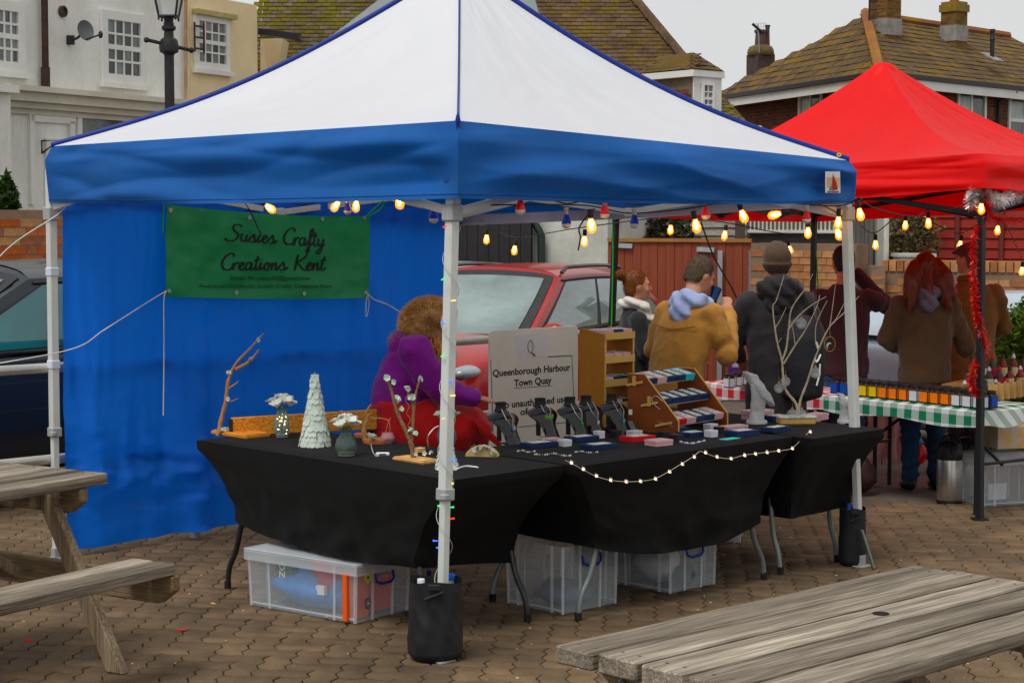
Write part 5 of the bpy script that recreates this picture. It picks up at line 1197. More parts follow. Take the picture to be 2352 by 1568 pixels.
# ================================================================== folding tables with stretch covers
ZT = .712
m_cover = mk('cover_black', (.0062, .006, .006), rough=.85, var=.2, vs=5, bump=.15, bs=220, sheen=.03, spec=.1)
m_legb = mk('table_leg_black', (.02, .02, .021), rough=.3, spec=.5, var=.1); m_legg = mk('table_leg_grey', (.19, .215, .21), rough=.35, metal=.3, var=.1)
m_top = mk('table_top', (.3, .3, .29), rough=.6)
def folding_table(label, cover_label, o, ax, ay, Lx, Ly, legmat, zc, sag, inset, leg_in=.30, foot_in=.07, dw=.055, seed=1, foot_caps=None):
    """o: corner on the ground, ax/ay: unit directions, Lx long side, Ly short side; zc: hem heights at corners 00,10,11,01"""
    O = V(o); ctr = O + ax * Lx / 2 + ay * Ly / 2
    t = thing('folding_table', label, 'table', ctr, ang(ax))
    def P(x, y, z): return O + ax * x + ay * y + V((0, 0, z))
    b = MB(); b.box(ctr + V((0, 0, ZT - .03)), (Lx - .02, Ly - .02, .04), rz=ang(ax)); b.build('table_top', m_top, t, world=True, bevel=.008)
    for ex in (0, 1):
        for ey in (0, 1):
            X = lambda d: d if ex == 0 else Lx - d
            Yv = dw if ey == 0 else Ly - dw
            pts = [P(X(leg_in), Yv + (.05 if ey == 0 else -.05), ZT - .05), P(X(leg_in - .01), Yv + (.02 if ey == 0 else -.02), .42), P(X(leg_in - .03), Yv, .30), P(X((leg_in + foot_in) / 2), Yv, .19), P(X(foot_in + .015), Yv, .10), P(X(foot_in), Yv, .0)]
            b = MB(); b.tube(catmull([tuple(q) for q in pts], 6), .0135, 10); lg_ = b.build('leg', legmat, t, world=True, smooth=60)
            b = MB(); b.lathe([(.0165, 0), (.0165, .035), (.014, .037)], 10, c=P(X(foot_in), Yv, .001)); b.build('foot_cap', m_tyre, lg_, world=True, smooth=40)
        b = MB(); b.tube([P(X(leg_in - .02), dw, .35), P(X(leg_in - .02), Ly - dw, .35)], .012, 8); b.build('crossbar', legmat, t, world=True, smooth=60)
    # cover
    rc = .025; N_ = 160; per = []
    def rect(s):
        tot = 2 * (Lx + Ly); q = s * tot
        if q < Lx: return (q, 0., 0, q / Lx)
        q -= Lx
        if q < Ly: return (Lx, q, 1, q / Ly)
        q -= Ly
        if q < Lx: return (Lx - q, Ly, 2, q / Lx)
        q -= Lx; return (0., Ly - q, 3, q / Ly)
    zcs = [(zc[0], zc[1]), (zc[1], zc[2]), (zc[2], zc[3]), (zc[3], zc[0])]
    def f(s, v):
        x, y, side_, q = rect(min(s, .99999) if s < 1 else 0.)
        z0, z1 = zcs[side_]; zh = z0 + (z1 - z0) * q - sag[side_] * math.sin(math.pi * q) ** .8
        ix, iy = inset
        sx, sy = (x - Lx / 2) / (Lx / 2), (y - Ly / 2) / (Ly / 2)
        if v <= .25:                                    # top sheet to rim
            k = v / .25; e = 1.0; return P(Lx / 2 + sx * Lx / 2 * k, Ly / 2 + sy * Ly / 2 * k, ZT + .0035 * (1 if k < .97 else 0.) - (.004 if k >= .999 else 0))
        t_ = (v - .25) / .75; band = .045
        ztop = ZT - .004
        z = ztop + (zh - ztop) * t_
        g_ = 1 - (1 - max(0, (ztop - band - z)) / max(.01, ztop - band - zh)) ** 2.1 if z < ztop - band else 0.
        ed = (1 if side_ in (0, 2) else 0)
        bow = math.sin(math.pi * q)
        insx = ix * g_; insy = iy * g_
        xx = Lx / 2 + sx * (Lx / 2 - insx); yy = Ly / 2 + sy * (Ly / 2 - insy)
        w_ = (.022 * fbm(x * 2.2 + y * 2, t_ * 2.5, seed) + .012 * (1 - 3 * abs(fbm((x + y) * 2.2 + t_ * 1.6, t_ * 3 - (x + y) * 2, seed + 4, 1))) + .006 * fbm((x + y) * 7, t_ * 5, seed)) * t_
        conc = -.035 * bow * g_ * (1 if ed else .5)
        if side_ == 0: yy -= conc * -1 + w_
        elif side_ == 2: yy += conc + w_
        elif side_ == 1: xx += conc + w_
        else: xx -= conc + w_
        return P(xx, yy, z)
    b = MB(); b.grid(f, N_, 36, closed_u=True); o2 = b.build('table_cover', m_cover, None, smooth=50, fix=False)
    return tag(o2, cover_label, 'table cover')
T1o = TB(.155, 1.97); T1x, T1y = -EL, ER
folding_table('folding table with black curved legs along the left front of stall', 'black stretch cover on the left front table with candles and vases', T1o, T1x, T1y, 1.87, .655, m_legb, (.34, .30, .25, .36), (.03, .0, .04, .0), (.27, .04), leg_in=.31, foot_in=.17, seed=2)
T2o = TB(.835, .03)
folding_table('folding table with grey bent legs along the right front of stall', 'black stretch cover on the jewellery table with draped fairy lights', T2o, ER, EL, 1.53, .76, m_legg, (.32, .30, .3, .32), (.07, .0, .04, .0), (.17, .06), leg_in=.24, foot_in=.10, dw=.10, seed=5)
T3o = TB(2.97, -.085)
folding_table('folding table with grey legs at the far right end of stall', 'black stretch cover on the far right table with a white bust', T3o, EL, -ER, 1.5, .60, m_legg, (.30, .3, .3, .29), (.02, .0, .02, .01), (.17, .05), leg_in=.33, foot_in=.24, dw=.06, seed=8)
def tt(u, v, z=ZT + .003): return gz(u, v, z)
# ------------------------------------------------------------------ storage boxes under the tables
m_box = mk('box_frosted', (.70, .76, .80), rough=.3, var=.05, alpha=.14, spec=.5)
m_rim = m_rim
m_boxr = mk('box_rib', (.74, .78, .80), rough=.3, var=.04, alpha=.34)
m_hblue = mk('handle_blue', (.01, .03, .25), rough=.4, var=.05)
def storage_box(label, c, d, Lb, Wb, h, lid=True, handle=None, sc_=1.):
    """c: near bottom corner on ground, d: unit dir of long side, Wb to its left-back"""
    d = V((d[0], d[1], 0)).normalized(); n = V((-d.y, d.x, 0))
    t = thing('storage_box', label, 'storage box', V(c) + d * Lb / 2 + n * Wb / 2, ang(d))
    tp = .96; b = MB(); th = .004
    def ring(k, ins, z): hx, hy = Lb / 2 * k - ins, Wb / 2 * k - ins; return [V((x * hx, y * hy, z)) for x, y in ((-1, -1), (1, -1), (1, 1), (-1, 1))]
    A, B = ring(tp, 0, .004), ring(1, 0, h); A2, B2 = ring(tp, th, .004 + th), ring(1, th, h)
    vs = A + B + A2 + B2; fs = [(3, 2, 1, 0), (8, 9, 10, 11)] + [(i, (i + 1) % 4, 4 + (i + 1) % 4, 4 + i) for i in range(4)] + [(8 + (i + 1) % 4, 8 + i, 12 + i, 12 + (i + 1) % 4) for i in range(4)] + [(4 + i, 4 + (i + 1) % 4, 12 + (i + 1) % 4, 12 + i) for i in range(4)]
    b.add(vs, fs); b.build('body', m_box, t, bevel=.002)
    b = MB()
    for sx in (-1, 1):
        for sy in (-1, 1):
            b.beam((sx * (Lb / 2 * .96 + .001), sy * (Wb / 2 * .96 + .001), .006), (sx * (Lb / 2 - .001), sy * (Wb / 2 - .001), h), .012, .012)
            b.beam((sx * Lb * .30, sy * (Wb / 2 * .965 + .003), .006), (sx * Lb * .31, sy * (Wb / 2 + .001), h), .012, .006, up=(0, 1, 0))
        b.beam((sx * (Lb / 2 * .965 + .003), -Wb * .18, .006), (sx * (Lb / 2 + .001), -Wb * .19, h), .006, .012, up=(0, 1, 0)); b.beam((sx * (Lb / 2 * .965 + .003), Wb * .18, .006), (sx * (Lb / 2 + .001), Wb * .19, h), .006, .012, up=(0, 1, 0))
    for sy in (-1, 1): b.beam((-Lb / 2 * .97, sy * (Wb / 2 * .965 + .002), .022), (Lb / 2 * .97, sy * (Wb / 2 * .965 + .002), .022), .005, .006)
    b.build('ribs', m_boxr, t)
    if lid:
        b = MB(); b.box((0, 0, h + .006), (Lb + .036, Wb + .036, .008)); b.box((0, 0, h - .022), (Lb + .034, Wb + .034, .046)); b.build('lid', m_boxr, t, bevel=.004)
    if handle:
        sx, sy = handle; b = MB()
        if sx: q = [V((sx * (Lb / 2 + .004), -.06, h - .05)), V((sx * (Lb / 2 + .012), -.058, h - .085)), V((sx * (Lb / 2 + .018), -.03, h - .098)), V((sx * (Lb / 2 + .018), .03, h - .098)), V((sx * (Lb / 2 + .012), .058, h - .085)), V((sx * (Lb / 2 + .004), .06, h - .05))]
        else: q = [V((-.06, sy * (Wb / 2 + .004), h - .05)), V((-.058, sy * (Wb / 2 + .012), h - .085)), V((-.03, sy * (Wb / 2 + .018), h - .098)), V((.03, sy * (Wb / 2 + .018), h - .098)), V((.058, sy * (Wb / 2 + .012), h - .085)), V((.06, sy * (Wb / 2 + .004), h - .05))]
        b.tube(q, .006, 8); b.build('handle', m_hblue, t, smooth=60)
    return t
a, c_, e_ = gz(572, 1391), gz(820, 1436), gz(934, 1407)
storage_box('clear lidded storage box full of coloured things under the left table', a, c_ - a, .665, .36, .262, True, (1, 0))
dd = (c_ - a).normalized(); nn_ = V((-dd.y, dd.x, 0))
def inb(x, y, z=.012): return a + dd * x + nn_ * y + V((0, 0, z))
rz_b = ang(dd)
def lump(name, label, cat, c, r3, mat, rz=0., seed=1, amp=.25):
    b = MB(); b.ball((0, 0, r3[2]), r3, 20, 12)
    for v_ in b.v: k = 1 + amp * fbm(v_.x * 14 + seed, v_.y * 14, v_.z * 14); v_.x *= k; v_.y *= k; v_.z = max(0, v_.z * k)
    o = b.build(name, mat, None, smooth=180); o.location = c; o.rotation_euler.z = rz; return tag(o, label, cat)
lump('cloth_bundle', 'crumpled blue cloth in the bottom of the clear lidded box', 'cloth', inb(.30, .14), (.25, .12, .085), mk('cloth_teal', (.02, .17, .42), var=.3, vs=12), rz_b, 3)
lump('cloth_bundle', 'dark green bag standing in the left end of the lidded box', 'bag', inb(.12, .20), (.09, .12, .11), mk('cloth_dk', (.03, .06, .07), var=.3, vs=10), rz_b, 7)
b = MB(); b.prism([(-.10, 0), (.10, 0), (.085, .012), (.03, -.0)], Matrix(), .001) if False else None
b = MB(); b.loft([((0, 0, .0), .03, .02, None), ((0, 0, .1), .08, .04, None), ((.01, 0, .2), .11, .05, None), ((.02, 0, .205), .10, .045, None)], 12); o = b.build('red_pouch', mk('pouch_red', (.42, .02, .05), var=.15), None, smooth=50); o.location = inb(.40, .10, .04); o.rotation_euler.z = rz_b; tag(o, 'red pouch tapering downwards inside the clear lidded box', 'pouch')
b = MB(); b.box((0, 0, .105), (.15, .025, .21)); o = b.build('orange_folder', mk('folder_orange', (.72, .14, .03), var=.05), None, bevel=.003); o.location = inb(.605, .06); o.rotation_euler.z = rz_b + math.pi / 2 + .05; tag(o, 'orange booklet standing in the right end of the lidded box', 'booklet')
b = MB(); b.box((0, 0, .08), (.17, .03, .16)); o = b.build('orange_packet', mk('packet_red', (.60, .07, .03), var=.1), None, bevel=.003); o.location = inb(.56, .26); o.rotation_euler.z = rz_b + math.pi / 2; tag(o, 'red-orange packet at the back of the lidded box', 'packet')
b = MB(); b.box((0, 0, .02), (.05, .02, .04)); o = b.build('white_card', mk('card_white', (.75, .75, .75), var=.03), None); o.location = inb(.42, .04, .1); o.rotation_euler.z = rz_b; tag(o, 'small white card pressed against the lidded box front', 'card')
# round stickers on the box end and white letters in the box
tb_ = bpy.data.objects[[o_.name for o_ in bpy.data.objects if o_.get('label', '').startswith('clear lidded')][0]]
for (z, colr, nm) in ((.20, (.62, .60, .05), 'sticker_yellow'), (.085, (.02, .06, .22), 'sticker_blue')):
    b = MB(); b.lathe([(.022, 0), (.022, .0015)], 18, c=(.665 / 2 * .985 + .003, -.10, z), M=Matrix.Rotation(math.pi / 2, 3, 'Y') @ Matrix.Diagonal((1.15, .9, 1))); so = b.build('sticker', mk(nm, colr, var=.1), tb_)
    b = MB()
    for k in range(8): q = k * .785; b.box((.665 / 2 * .985 + .0052, -.10 + .013 * math.cos(q), z + .016 * math.sin(q)), (.001, .004, .004))
    b.box((.665 / 2 * .985 + .0052, -.10, z), (.001, .012, .012)); b.build('sticker_print', m_black if 'yellow' in nm else mk('print_gold', (.5, .42, .1)), so)
me = text_mesh('OZ', .05, plane_matrix(inb(.185, -.0, .19) + nn_ * .012, V((0, 0, -1)), dd), .001, bold=.001); me.materials.append(mk('letter_cream', (.6, .58, .45), var=0)); bg_ = [x for x in bpy.data.objects if x.get('label', '').startswith('dark green bag')][0]; o = link('letters', me, bg_); o.matrix_parent_inverse = bg_.matrix_basis.inverted()
a2_, c2_, e2_ = gz(1164, 1387), gz(1290, 1414), gz(1406, 1389)
storage_box('clear open storage box below the corner between the two front tables', a2_, c2_ - a2_, .36, .36, .31, False, (1, 0))
d2_ = (c2_ - a2_).normalized(); n2_ = V((-d2_.y, d2_.x, 0)); lump('dark_fabric', 'dark folded fabric inside the clear box between the tables', 'fabric', a2_ + d2_ * .2 + n2_ * .18 + V((0, 0, .012)), (.13, .13, .05), mk('fab_dark', (.10, .12, .16), var=.3, vs=10), .3, 4)
a3_, c3_, e3_ = gz(1411, 1341), gz(1540, 1366), gz(1653, 1346)
storage_box('clear storage box with blue handle under the jewellery table', a3_, c3_ - a3_, .36, .335, .265, False, (1, 0))
d3_ = (c3_ - a3_).normalized(); n3_ = V((-d3_.y, d3_.x, 0)); lump('plush_white', 'white wrapped bundle inside the box with blue handle', 'bundle', a3_ + d3_ * .13 + n3_ * .17 + V((0, 0, .012)), (.11, .13, .09), mk('fab_white', (.55, .55, .55), var=.1, vs=10), .2, 9); lump('grey_pouch', 'dark grey pouch inside the box with blue handle', 'pouch', a3_ + d3_ * .28 + n3_ * .2 + V((0, 0, .012)), (.05, .09, .05), mk('fab_grey', (.07, .09, .11), var=.2, vs=10), .2, 12)
storage_box('small pale plastic box far back under the jewellery table', gz(1640, 1247), (1, -.1), .14, .12, .09, True)
b = MB(); b.box((0, 0, .02), (.09, .03, .04)); b.box((.0, 0, .05), (.02, .02, .06)); o = b.build('blue_strap', m_hblue, None, bevel=.004); o.location = gz(985, 1345); tag(o, 'scrap of blue plastic behind the black weight bag under the table', 'scrap')
# ------------------------------------------------------------------ weight bags and bottles
m_bag = mk('bag_black', (.012, .012, .014), rough=.6, var=.06, vs=9, bump=.06, bs=150, spec=.4)
def weight_bag(label, c, r_, h, seed, folds=.17):
    t = thing('weight_bag', label, 'weight bag', c)
    def f(s, v):
        th = s * 2 * math.pi; z = h * v
        k = 1 + folds * (.7 * fbm(1.8 * math.cos(th) + seed, 1.8 * math.sin(th), v * 2, 1) + .5 * (.4 - 1.6 * abs(fbm(1.6 * math.cos(th), 1.6 * math.sin(th) + seed, v * 3.4 + math.cos(th) * 2, 1)))) * (.4 + .6 * math.sin(math.pi * min(1, v * 1.0)))
        k *= .93 + .07 * math.sin(math.pi * min(1, v * 1.4 + .15)); k *= (.8 + .2 * min(1, v * 12))
        if v > .995: z = h + .006 * math.sin(3 * th)
        return V((r_ * k * math.cos(th), r_ * .92 * k * math.sin(th), z))
    b = MB(); b.grid(f, 60, 40, closed_u=True); b.grid(lambda s, v: f(s, 1 - .5 * v) * 1.0 - V((f(s, 1 - .5 * v).x * .04, f(s, 1 - .5 * v).y * .04, .0)), 60, 10, closed_u=True); b.lathe([(.001, .004), (r_ * .8, .004)], 30, cap=False); b.build('bag', m_bag, t, smooth=180, fix=False)
    b = MB(); b.tube([(r_ * .35 * math.cos(q), -r_ * .97 + .0, h - .03 - .01 * q) for q in (0, 1.5, 3.1)], .008, 6); b.box((0, -r_ * .99, h - .012), (.05, .012, .025)); b.build('strap', m_bag, t, bevel=.003); return t
weight_bag('large black weight bag wrapped round the foot of the front pole', gz(1000, 1512), .113, .325, 2.)
weight_bag('slim black weight bag at the foot of the right pole', gz(1957, 1297), .072, .295, 6., .05)
m_pet = mk('bottle_plastic', (.55, .66, .70), rough=.1, var=.1, alpha=.55, spec=.6)
def bottle(label, c, h, r_, capc):
    t = thing('water_bottle', label, 'bottle', c); b = MB(); b.lathe([(r_ * .9, 0), (r_, .01), (r_, h * .62), (r_ * .85, h * .75), (r_ * .42, h * .88), (.0125, h * .92), (.0125, h)], 16); b.build('body', m_pet, t, smooth=40)
    b = MB(); b.lathe([(.0155, h - .008), (.0155, h + .014), (.014, h + .016)], 14); b.build('cap', mk('cap_' + capc, {'white': (.7, .72, .74), 'blue': (.01, .10, .42)}[capc], rough=.4, var=.03), t, smooth=40); return t
p = gz(1000, 1512)
def bott(u, v_cap, base, label, capc, h=None):
    q = at(u, v_cap, base.y); bottle(label, (q.x, base.y, .012), q.z - .025, .036, capc)
bott(967, 1330, p + V((0, .03, 0)), 'plastic bottle with white cap in the large weight bag', 'white'); bott(1037, 1318, p + V((0, .05, 0)), 'plastic bottle with blue cap in the large weight bag', 'blue')
p = gz(1957, 1297); bott(1951, 1157, p + V((0, .0, 0)), 'plastic bottle with blue cap in the slim weight bag', 'blue'); 
b = MB(); b.beam((0, 0, .005), (-.06, .03, .2), .05, .012, up=(1, 0, 0)); o = b.build('velcro_flap', mk('flap_grey', (.14, .17, .15), var=.2), None, bevel=.004); o.location = gz(2007, 1308); tag(o, 'grey flap standing out beside the slim weight bag', 'flap')
# ------------------------------------------------------------------ picnic tables
m_pw = [wood('picnic_wood%d' % i, c, c2, axis=0, vs=2.2) for i, (c, c2) in enumerate((((.075, .058, .040), (.34, .30, .245)), ((.055, .043, .03), (.26, .225, .18)), ((.09, .071, .05), (.39, .345, .285))))]
m_pleg = wood('picnic_leg', (.145, .105, .07), (.26, .21, .155), axis=2, vs=2.); m_pcross = wood('picnic_cross', (.12, .085, .05), (.22, .17, .11), axis=1, vs=2.)
m_bolt = mk('bolt', (.2, .2, .2), metal=.7, rough=.4)
def plank(parent, name, x0, x1, y0, y1, z0, z1, mat, seed=0, tilt=0.):
    rnd = random.Random(seed); b = MB(); n = 14
    def f(s, t):
        x = x0 + (x1 - x0) * s; a = t * 4; i = int(min(a, 3.999)); u_ = a - i
        cs = [(y0, z0), (y1, z0), (y1, z1), (y0, z1)]; p, q = cs[i], cs[(i + 1) % 4]
        w_ = .0016 * fbm(x * 4 + seed, i + 3.3, seed) 
        return V((x, p[0] + (q[0] - p[0]) * u_ + w_, p[1] + (q[1] - p[1]) * u_ + w_ + tilt * x))
    ring = 4; vs = []; fs = []
    for k in range(n + 1):
        for i in range(4): vs.append(f(k / n, i / 4 + 1e-6))
    for k in range(n):
        for i in range(4): fs.append((k * 4 + i, k * 4 + (i + 1) % 4, (k + 1) * 4 + (i + 1) % 4, (k + 1) * 4 + i))
    fs += [(3, 2, 1, 0), tuple(n * 4 + i for i in range(4))]; b.add(vs, fs)
    return b.build(name, mat, parent, bevel=.005, smooth=30, seg=1)
def picnic(label, loc, rz, half=.75, wid=.69, npl=5, seat_half=.75, legx=.55, seat_y=.68, hole=False, frame=True):
    t = thing('picnic_table', label, 'picnic table', loc, rz); g_ = .017; pwid = (wid - g_ * (npl - 1)) / npl
    rnd = random.Random(int(abs(loc[0]) * 100))
    for i in range(npl):
        y0 = -wid / 2 + i * (pwid + g_)
        zp = .75 + rnd.uniform(-.003, .003); pl = plank(t, 'top_plank', -half - rnd.uniform(0, .006), half + rnd.uniform(0, .006), y0, y0 + pwid, .705, zp, m_pw[i % 3], i + 1)
        for sx in (-1, 1):
            for sy in (.28, .72): b = MB(); b.lathe([(.0045, 0), (.0045, .0012)], 8, c=(sx * (half - .05), y0 + pwid * sy, zp + .0006)); b.build('screw', m_bolt, pl)
        if hole and i == npl // 2: b = MB(); b.lathe([(.022, 0), (.022, .0012)], 18, c=(.10, y0 + pwid * .5, zp + .0012)); b.build('parasol_hole', mk('hole_painted_shade', (.004, .004, .003), rough=1, var=0), pl)  # black disc on the plank paints the shade inside the hole
    for s in (-1, 1):
        for i in range(2): plank(t, 'seat_plank', -seat_half, seat_half, s * (seat_y - .01) - .115 + i * .115, s * (seat_y - .01) - .115 + i * .115 + .108, .405, .45, m_pw[(i + 1) % 3], 20 + i + s)
    for sx in (-1, 1):
        x = sx * legx
        def crossb(L, z0, z1, cham, name, dx):
            b = MB(); M = Matrix.Translation((x + dx, 0, 0)) @ Matrix(((0, 0, 1, 0), (1, 0, 0, 0), (0, 1, 0, 0), (0, 0, 0, 1)))
            b.prism([(-L, z0 + cham), (-L + cham * 1.4, z0), (L - cham * 1.4, z0), (L, z0 + cham), (L, z1), (-L, z1)], M, .045); return b.build(name, m_pcross, t, bevel=.004)
        crossb(wid / 2 - .005, .60, .702, .05, 'top_bearer', .024 * sx - .022); crossb(seat_y + .11, .29, .402, .055, 'seat_bearer', .024 * sx - .022)
        for sy in (-1, 1):
            b = MB(); b.beam((x - sx * .024, sy * .555, 0.0), (x - sx * .024, sy * .17, .702), .045, .095, up=(0, 1, 0)) if False else None
            a0, a1 = V((x - sx * .024, sy * .56, .0)), V((x - sx * .024, sy * .16, .70)); dirv = (a1 - a0).normalized(); per = V((0, dirv.z, -dirv.y)) * .05
            b = MB(); vs = [a0 + per * (-1) + V((dx, 0, 0)) for dx in (-.022, .022)] + [a0 + per + V((dx, 0, 0)) for dx in (-.022, .022)] + [a1 - per + V((dx, 0, 0)) for dx in (-.022, .022)] + [a1 + per + V((dx, 0, 0)) for dx in (-.022, .022)]
            for v_ in vs[:4]: v_.z = 0.001
            for v_ in vs[4:]: v_.z = .70
            b.add(vs, [(0, 1, 3, 2), (4, 6, 7, 5), (0, 4, 5, 1), (2, 3, 7, 6), (0, 2, 6, 4), (1, 5, 7, 3)]); lg_ = b.build('leg', m_pleg, t, bevel=.004)
            for (yy, zz) in ((sy * .26, .645), (sy * .43, .345), (sy * .62, .35)):
                b = MB(); b.lathe([(.011, 0), (.011, .006), (.005, .012)], 10, c=(x + sx * .05, yy, zz), M=Matrix.Rotation(sx * math.pi / 2, 3, 'Y')); b.build('bolt', m_bolt, lg_, smooth=40)
        b = MB(); b.beam((x - sx * .05, 0, .34), (sx * .06, 0, .69), .045, .09, up=(0, 1, 0)); b.build('brace', m_pleg, t, bevel=.004)
        b = MB(); b.box((x + sx * .062, -wid / 2 + .12, .665), (.035, .045, .075)); b.box((x + sx * .062, -seat_y - .01, .372), (.035, .045, .06)); b.build('batten', m_pw[0], t, bevel=.003)
    return t
picnic('weathered wooden picnic table in the bottom right foreground', (.887, 4.668, 0), math.atan2(.687, .727), hole=True)
picnic('weathered wooden picnic table with bench at the left edge', (-2.33, 6.95, 0), math.atan2(.84, .54), seat_half=.63, legx=.6, seat_y=.72)
# ================================================================== craft goods on the left table
m_wo = wood('pine_orange', (.48, .20, .06), (.60, .29, .10), axis=0, vs=2.5, rough=.5); m_wol = wood('pine_light', (.52, .31, .14), (.66, .43, .22), axis=0, vs=2.5, rough=.55)
m_drift = mk('driftwood', (.30, .15, .08), c2=(.42, .25, .14), vs=14, st=(3, 3, .6), rough=.8, bump=.6, bs=60)
m_dark = mk('twig_brown', (.17, .10, .055), c2=(.26, .17, .10), vs=20, rough=.85, bump=.5, bs=70)
m_petal = mk('petal_white', (.74, .76, .70), rough=.5, var=.05, trans=.2); m_petalg = mk('petal_greenish', (.62, .74, .62), rough=.5, var=.1, vs=20, trans=.2); m_leafg = mk('moss_green', (.10, .22, .04), var=.3, vs=20)
m_wax = mk('wax', (.78, .76, .68), rough=.4, var=.03)
ez = ang(ER); el = ang(EL)
def board(parent, Lx, Ly, h, mat):
    b = MB(); b.box((0, 0, h / 2), (Lx, Ly, h)); return b.build('board', mat, parent, bevel=.006, seg=2)
def flower(mb, c, r_, seed, n=6, up=(0, 0, 1), cup=.55):
    rnd = random.Random(seed); c = V(c); z = V(up).normalized(); x = z.orthogonal().normalized(); y = z.cross(x)
    for k in range(n):
        a = 6.283 * k / n + rnd.uniform(-.2, .2); d = x * math.cos(a) + y * math.sin(a); e = z.cross(d)
        pts = []; 
        for i in range(4):
            q = i / 3
            for j in range(4):
                m_ = (j / 3 - .5) * 2; wdt = r_ * .55 * math.sin(math.pi * min(.93, .18 + q * .8))
                pts.append(c + d * (r_ * (.1 + .9 * q)) + e * (m_ * wdt) + z * (r_ * (cup * q ** .7 - .25 * q * q + .15 * m_ * m_)))
        mb.add(pts, [(i * 4 + j, i * 4 + j + 1, (i + 1) * 4 + j + 1, (i + 1) * 4 + j) for i in range(3) for j in range(3)])
    mb.ball(c + z * r_ * .2, r_ * .2, 6, 5)
def px_path(pts, Y, rel): return [at(u, v, Y) - V(rel) for u, v in pts]
def branch_part(t, name, paths, mat, Y, rel, n=7):
    b = MB()
    for pts, r0, r1 in paths:
        P = catmull([tuple(q) for q in px_path(pts, Y, rel)], 4); m = len(P); rs = [r0 + (r1 - r0) * k / (m - 1) for k in range(m)]; rs = [r * (1 + .18 * math.sin(k * 2.3)) for k, r in enumerate(rs)]; b.tube(P, rs, n)
    return b.build(name, mat, t, smooth=60)
# 1 driftwood branch on board
o1 = tt(553, 1000); t = thing('driftwood_branch', 'tall bare driftwood branch with white shell flowers on wooden board', 'ornament', o1, el + math.pi)
board(t, .30, .15, .022, m_wo).rotation_euler.z = 0
Mi = ROOT[t.name].inverted()
def put_branch(t, paths, Y, mat, name='branch'):
    b = MB(); Mi = ROOT[t.name].inverted()
    for pts, r0, r1 in paths:
        P = catmull([tuple(Mi @ at(u, v, Y)) for u, v in pts], 4); m = len(P); rs = [(r0 + (r1 - r0) * k / (m - 1)) * (1 + .15 * math.sin(k * 2.3)) for k in range(m)]; b.tube(P, rs, 7)
    return b.build(name, mat, t, smooth=60)
def put_flowers(t, pts, Y, mat, r_=.014, leaf=True):
    Mi = ROOT[t.name].inverted()
    for i, (u, v) in enumerate(pts):
        b = MB(); p = Mi @ at(u, v, Y - .012)
        rr = random.Random(i * 7 + int(u)); 
        for k in range(3): flower(b, p + V((rr.uniform(-.3, .3), rr.uniform(-.3, .3), rr.uniform(-.3, .3))) * r_, r_ * rr.uniform(.7, 1), i * 5 + k, 5, (rr.gauss(0, 1), rr.gauss(0, 1), rr.uniform(.1, 1)))
        b.build('flower', mat, t, smooth=60, fix=False)
Y1 = o1.y
put_branch(t, [([(501, 1000), (509, 960), (519, 919), (524, 875), (543, 834), (574, 801), (593, 779), (606, 765)], .013, .0025), ([(541, 848), (560, 838), (577, 826), (595, 803)], .010, .005), ([(523, 893), (540, 882), (548, 875)], .006, .002), ([(519, 925), (535, 920), (548, 914)], .004, .001)], Y1, m_drift)
put_flowers(t, [(594, 779), (576, 826), (524, 856), (523, 916), (516, 985), (508, 988), (524, 986)], Y1, m_petal)
# 2 long plank candle holder
pA, pB = on_line(530, 968, tt(530, 1000), tt(862, 985)), on_line(862, 943, tt(530, 1000), tt(862, 985)); base = V((pA.x, pA.y, ZT + .004))
t = thing('long_candle_board', 'long orange wooden plank standing behind the vases', 'ornament', base)
dpl = V((pB.x - pA.x, pB.y - pA.y, 0)); b = MB(); M = plane_matrix(base, dpl, (0, 0, 1)); b.prism([(0, 0), (dpl.length, 0), (dpl.length, .10), (0, .088)], M, .025); b.build('plank', m_wo, t, world=True, bevel=.003)
b = MB(); b.prism([(-.012, .0), (.004, .0), (.004, .082), (-.012, .082)], M @ Matrix.Translation((0, 0, -.003)), .03); b.build('end_cap', m_sock, t, world=True)
def tealight(label, p, r_=.02, mat=None):
    t = thing('tealight', label, 'candle', p); b = MB(); b.lathe([(r_, 0), (r_, .018), (r_ * .9, .018), (r_ * .9, .014)], 18, cap=False); b.lathe([(.0005, .001), (r_, .001)], 18, cap=False); b.build('cup', mat or m_wo, t, smooth=40)
    b = MB(); b.lathe([(.0, .0155), (r_ * .9, .015)], 18, cap=False); b.tube([(0, 0, .015), (.001, 0, .024)], .0012, 5); b.build('wax', m_wax, t, smooth=40); return t
tealight('tealight in orange wooden cup before the standing plank', tt(556, 992) + V((0, 0, .02)), .022)
b = MB(); b.box((0, 0, .01), (.05, .05, .02)); o = b.build('tealight_block', m_wo, None, bevel=.003); o.location = tt(556, 992); tag(o, 'small wooden block under the tealight by the standing plank', 'block')
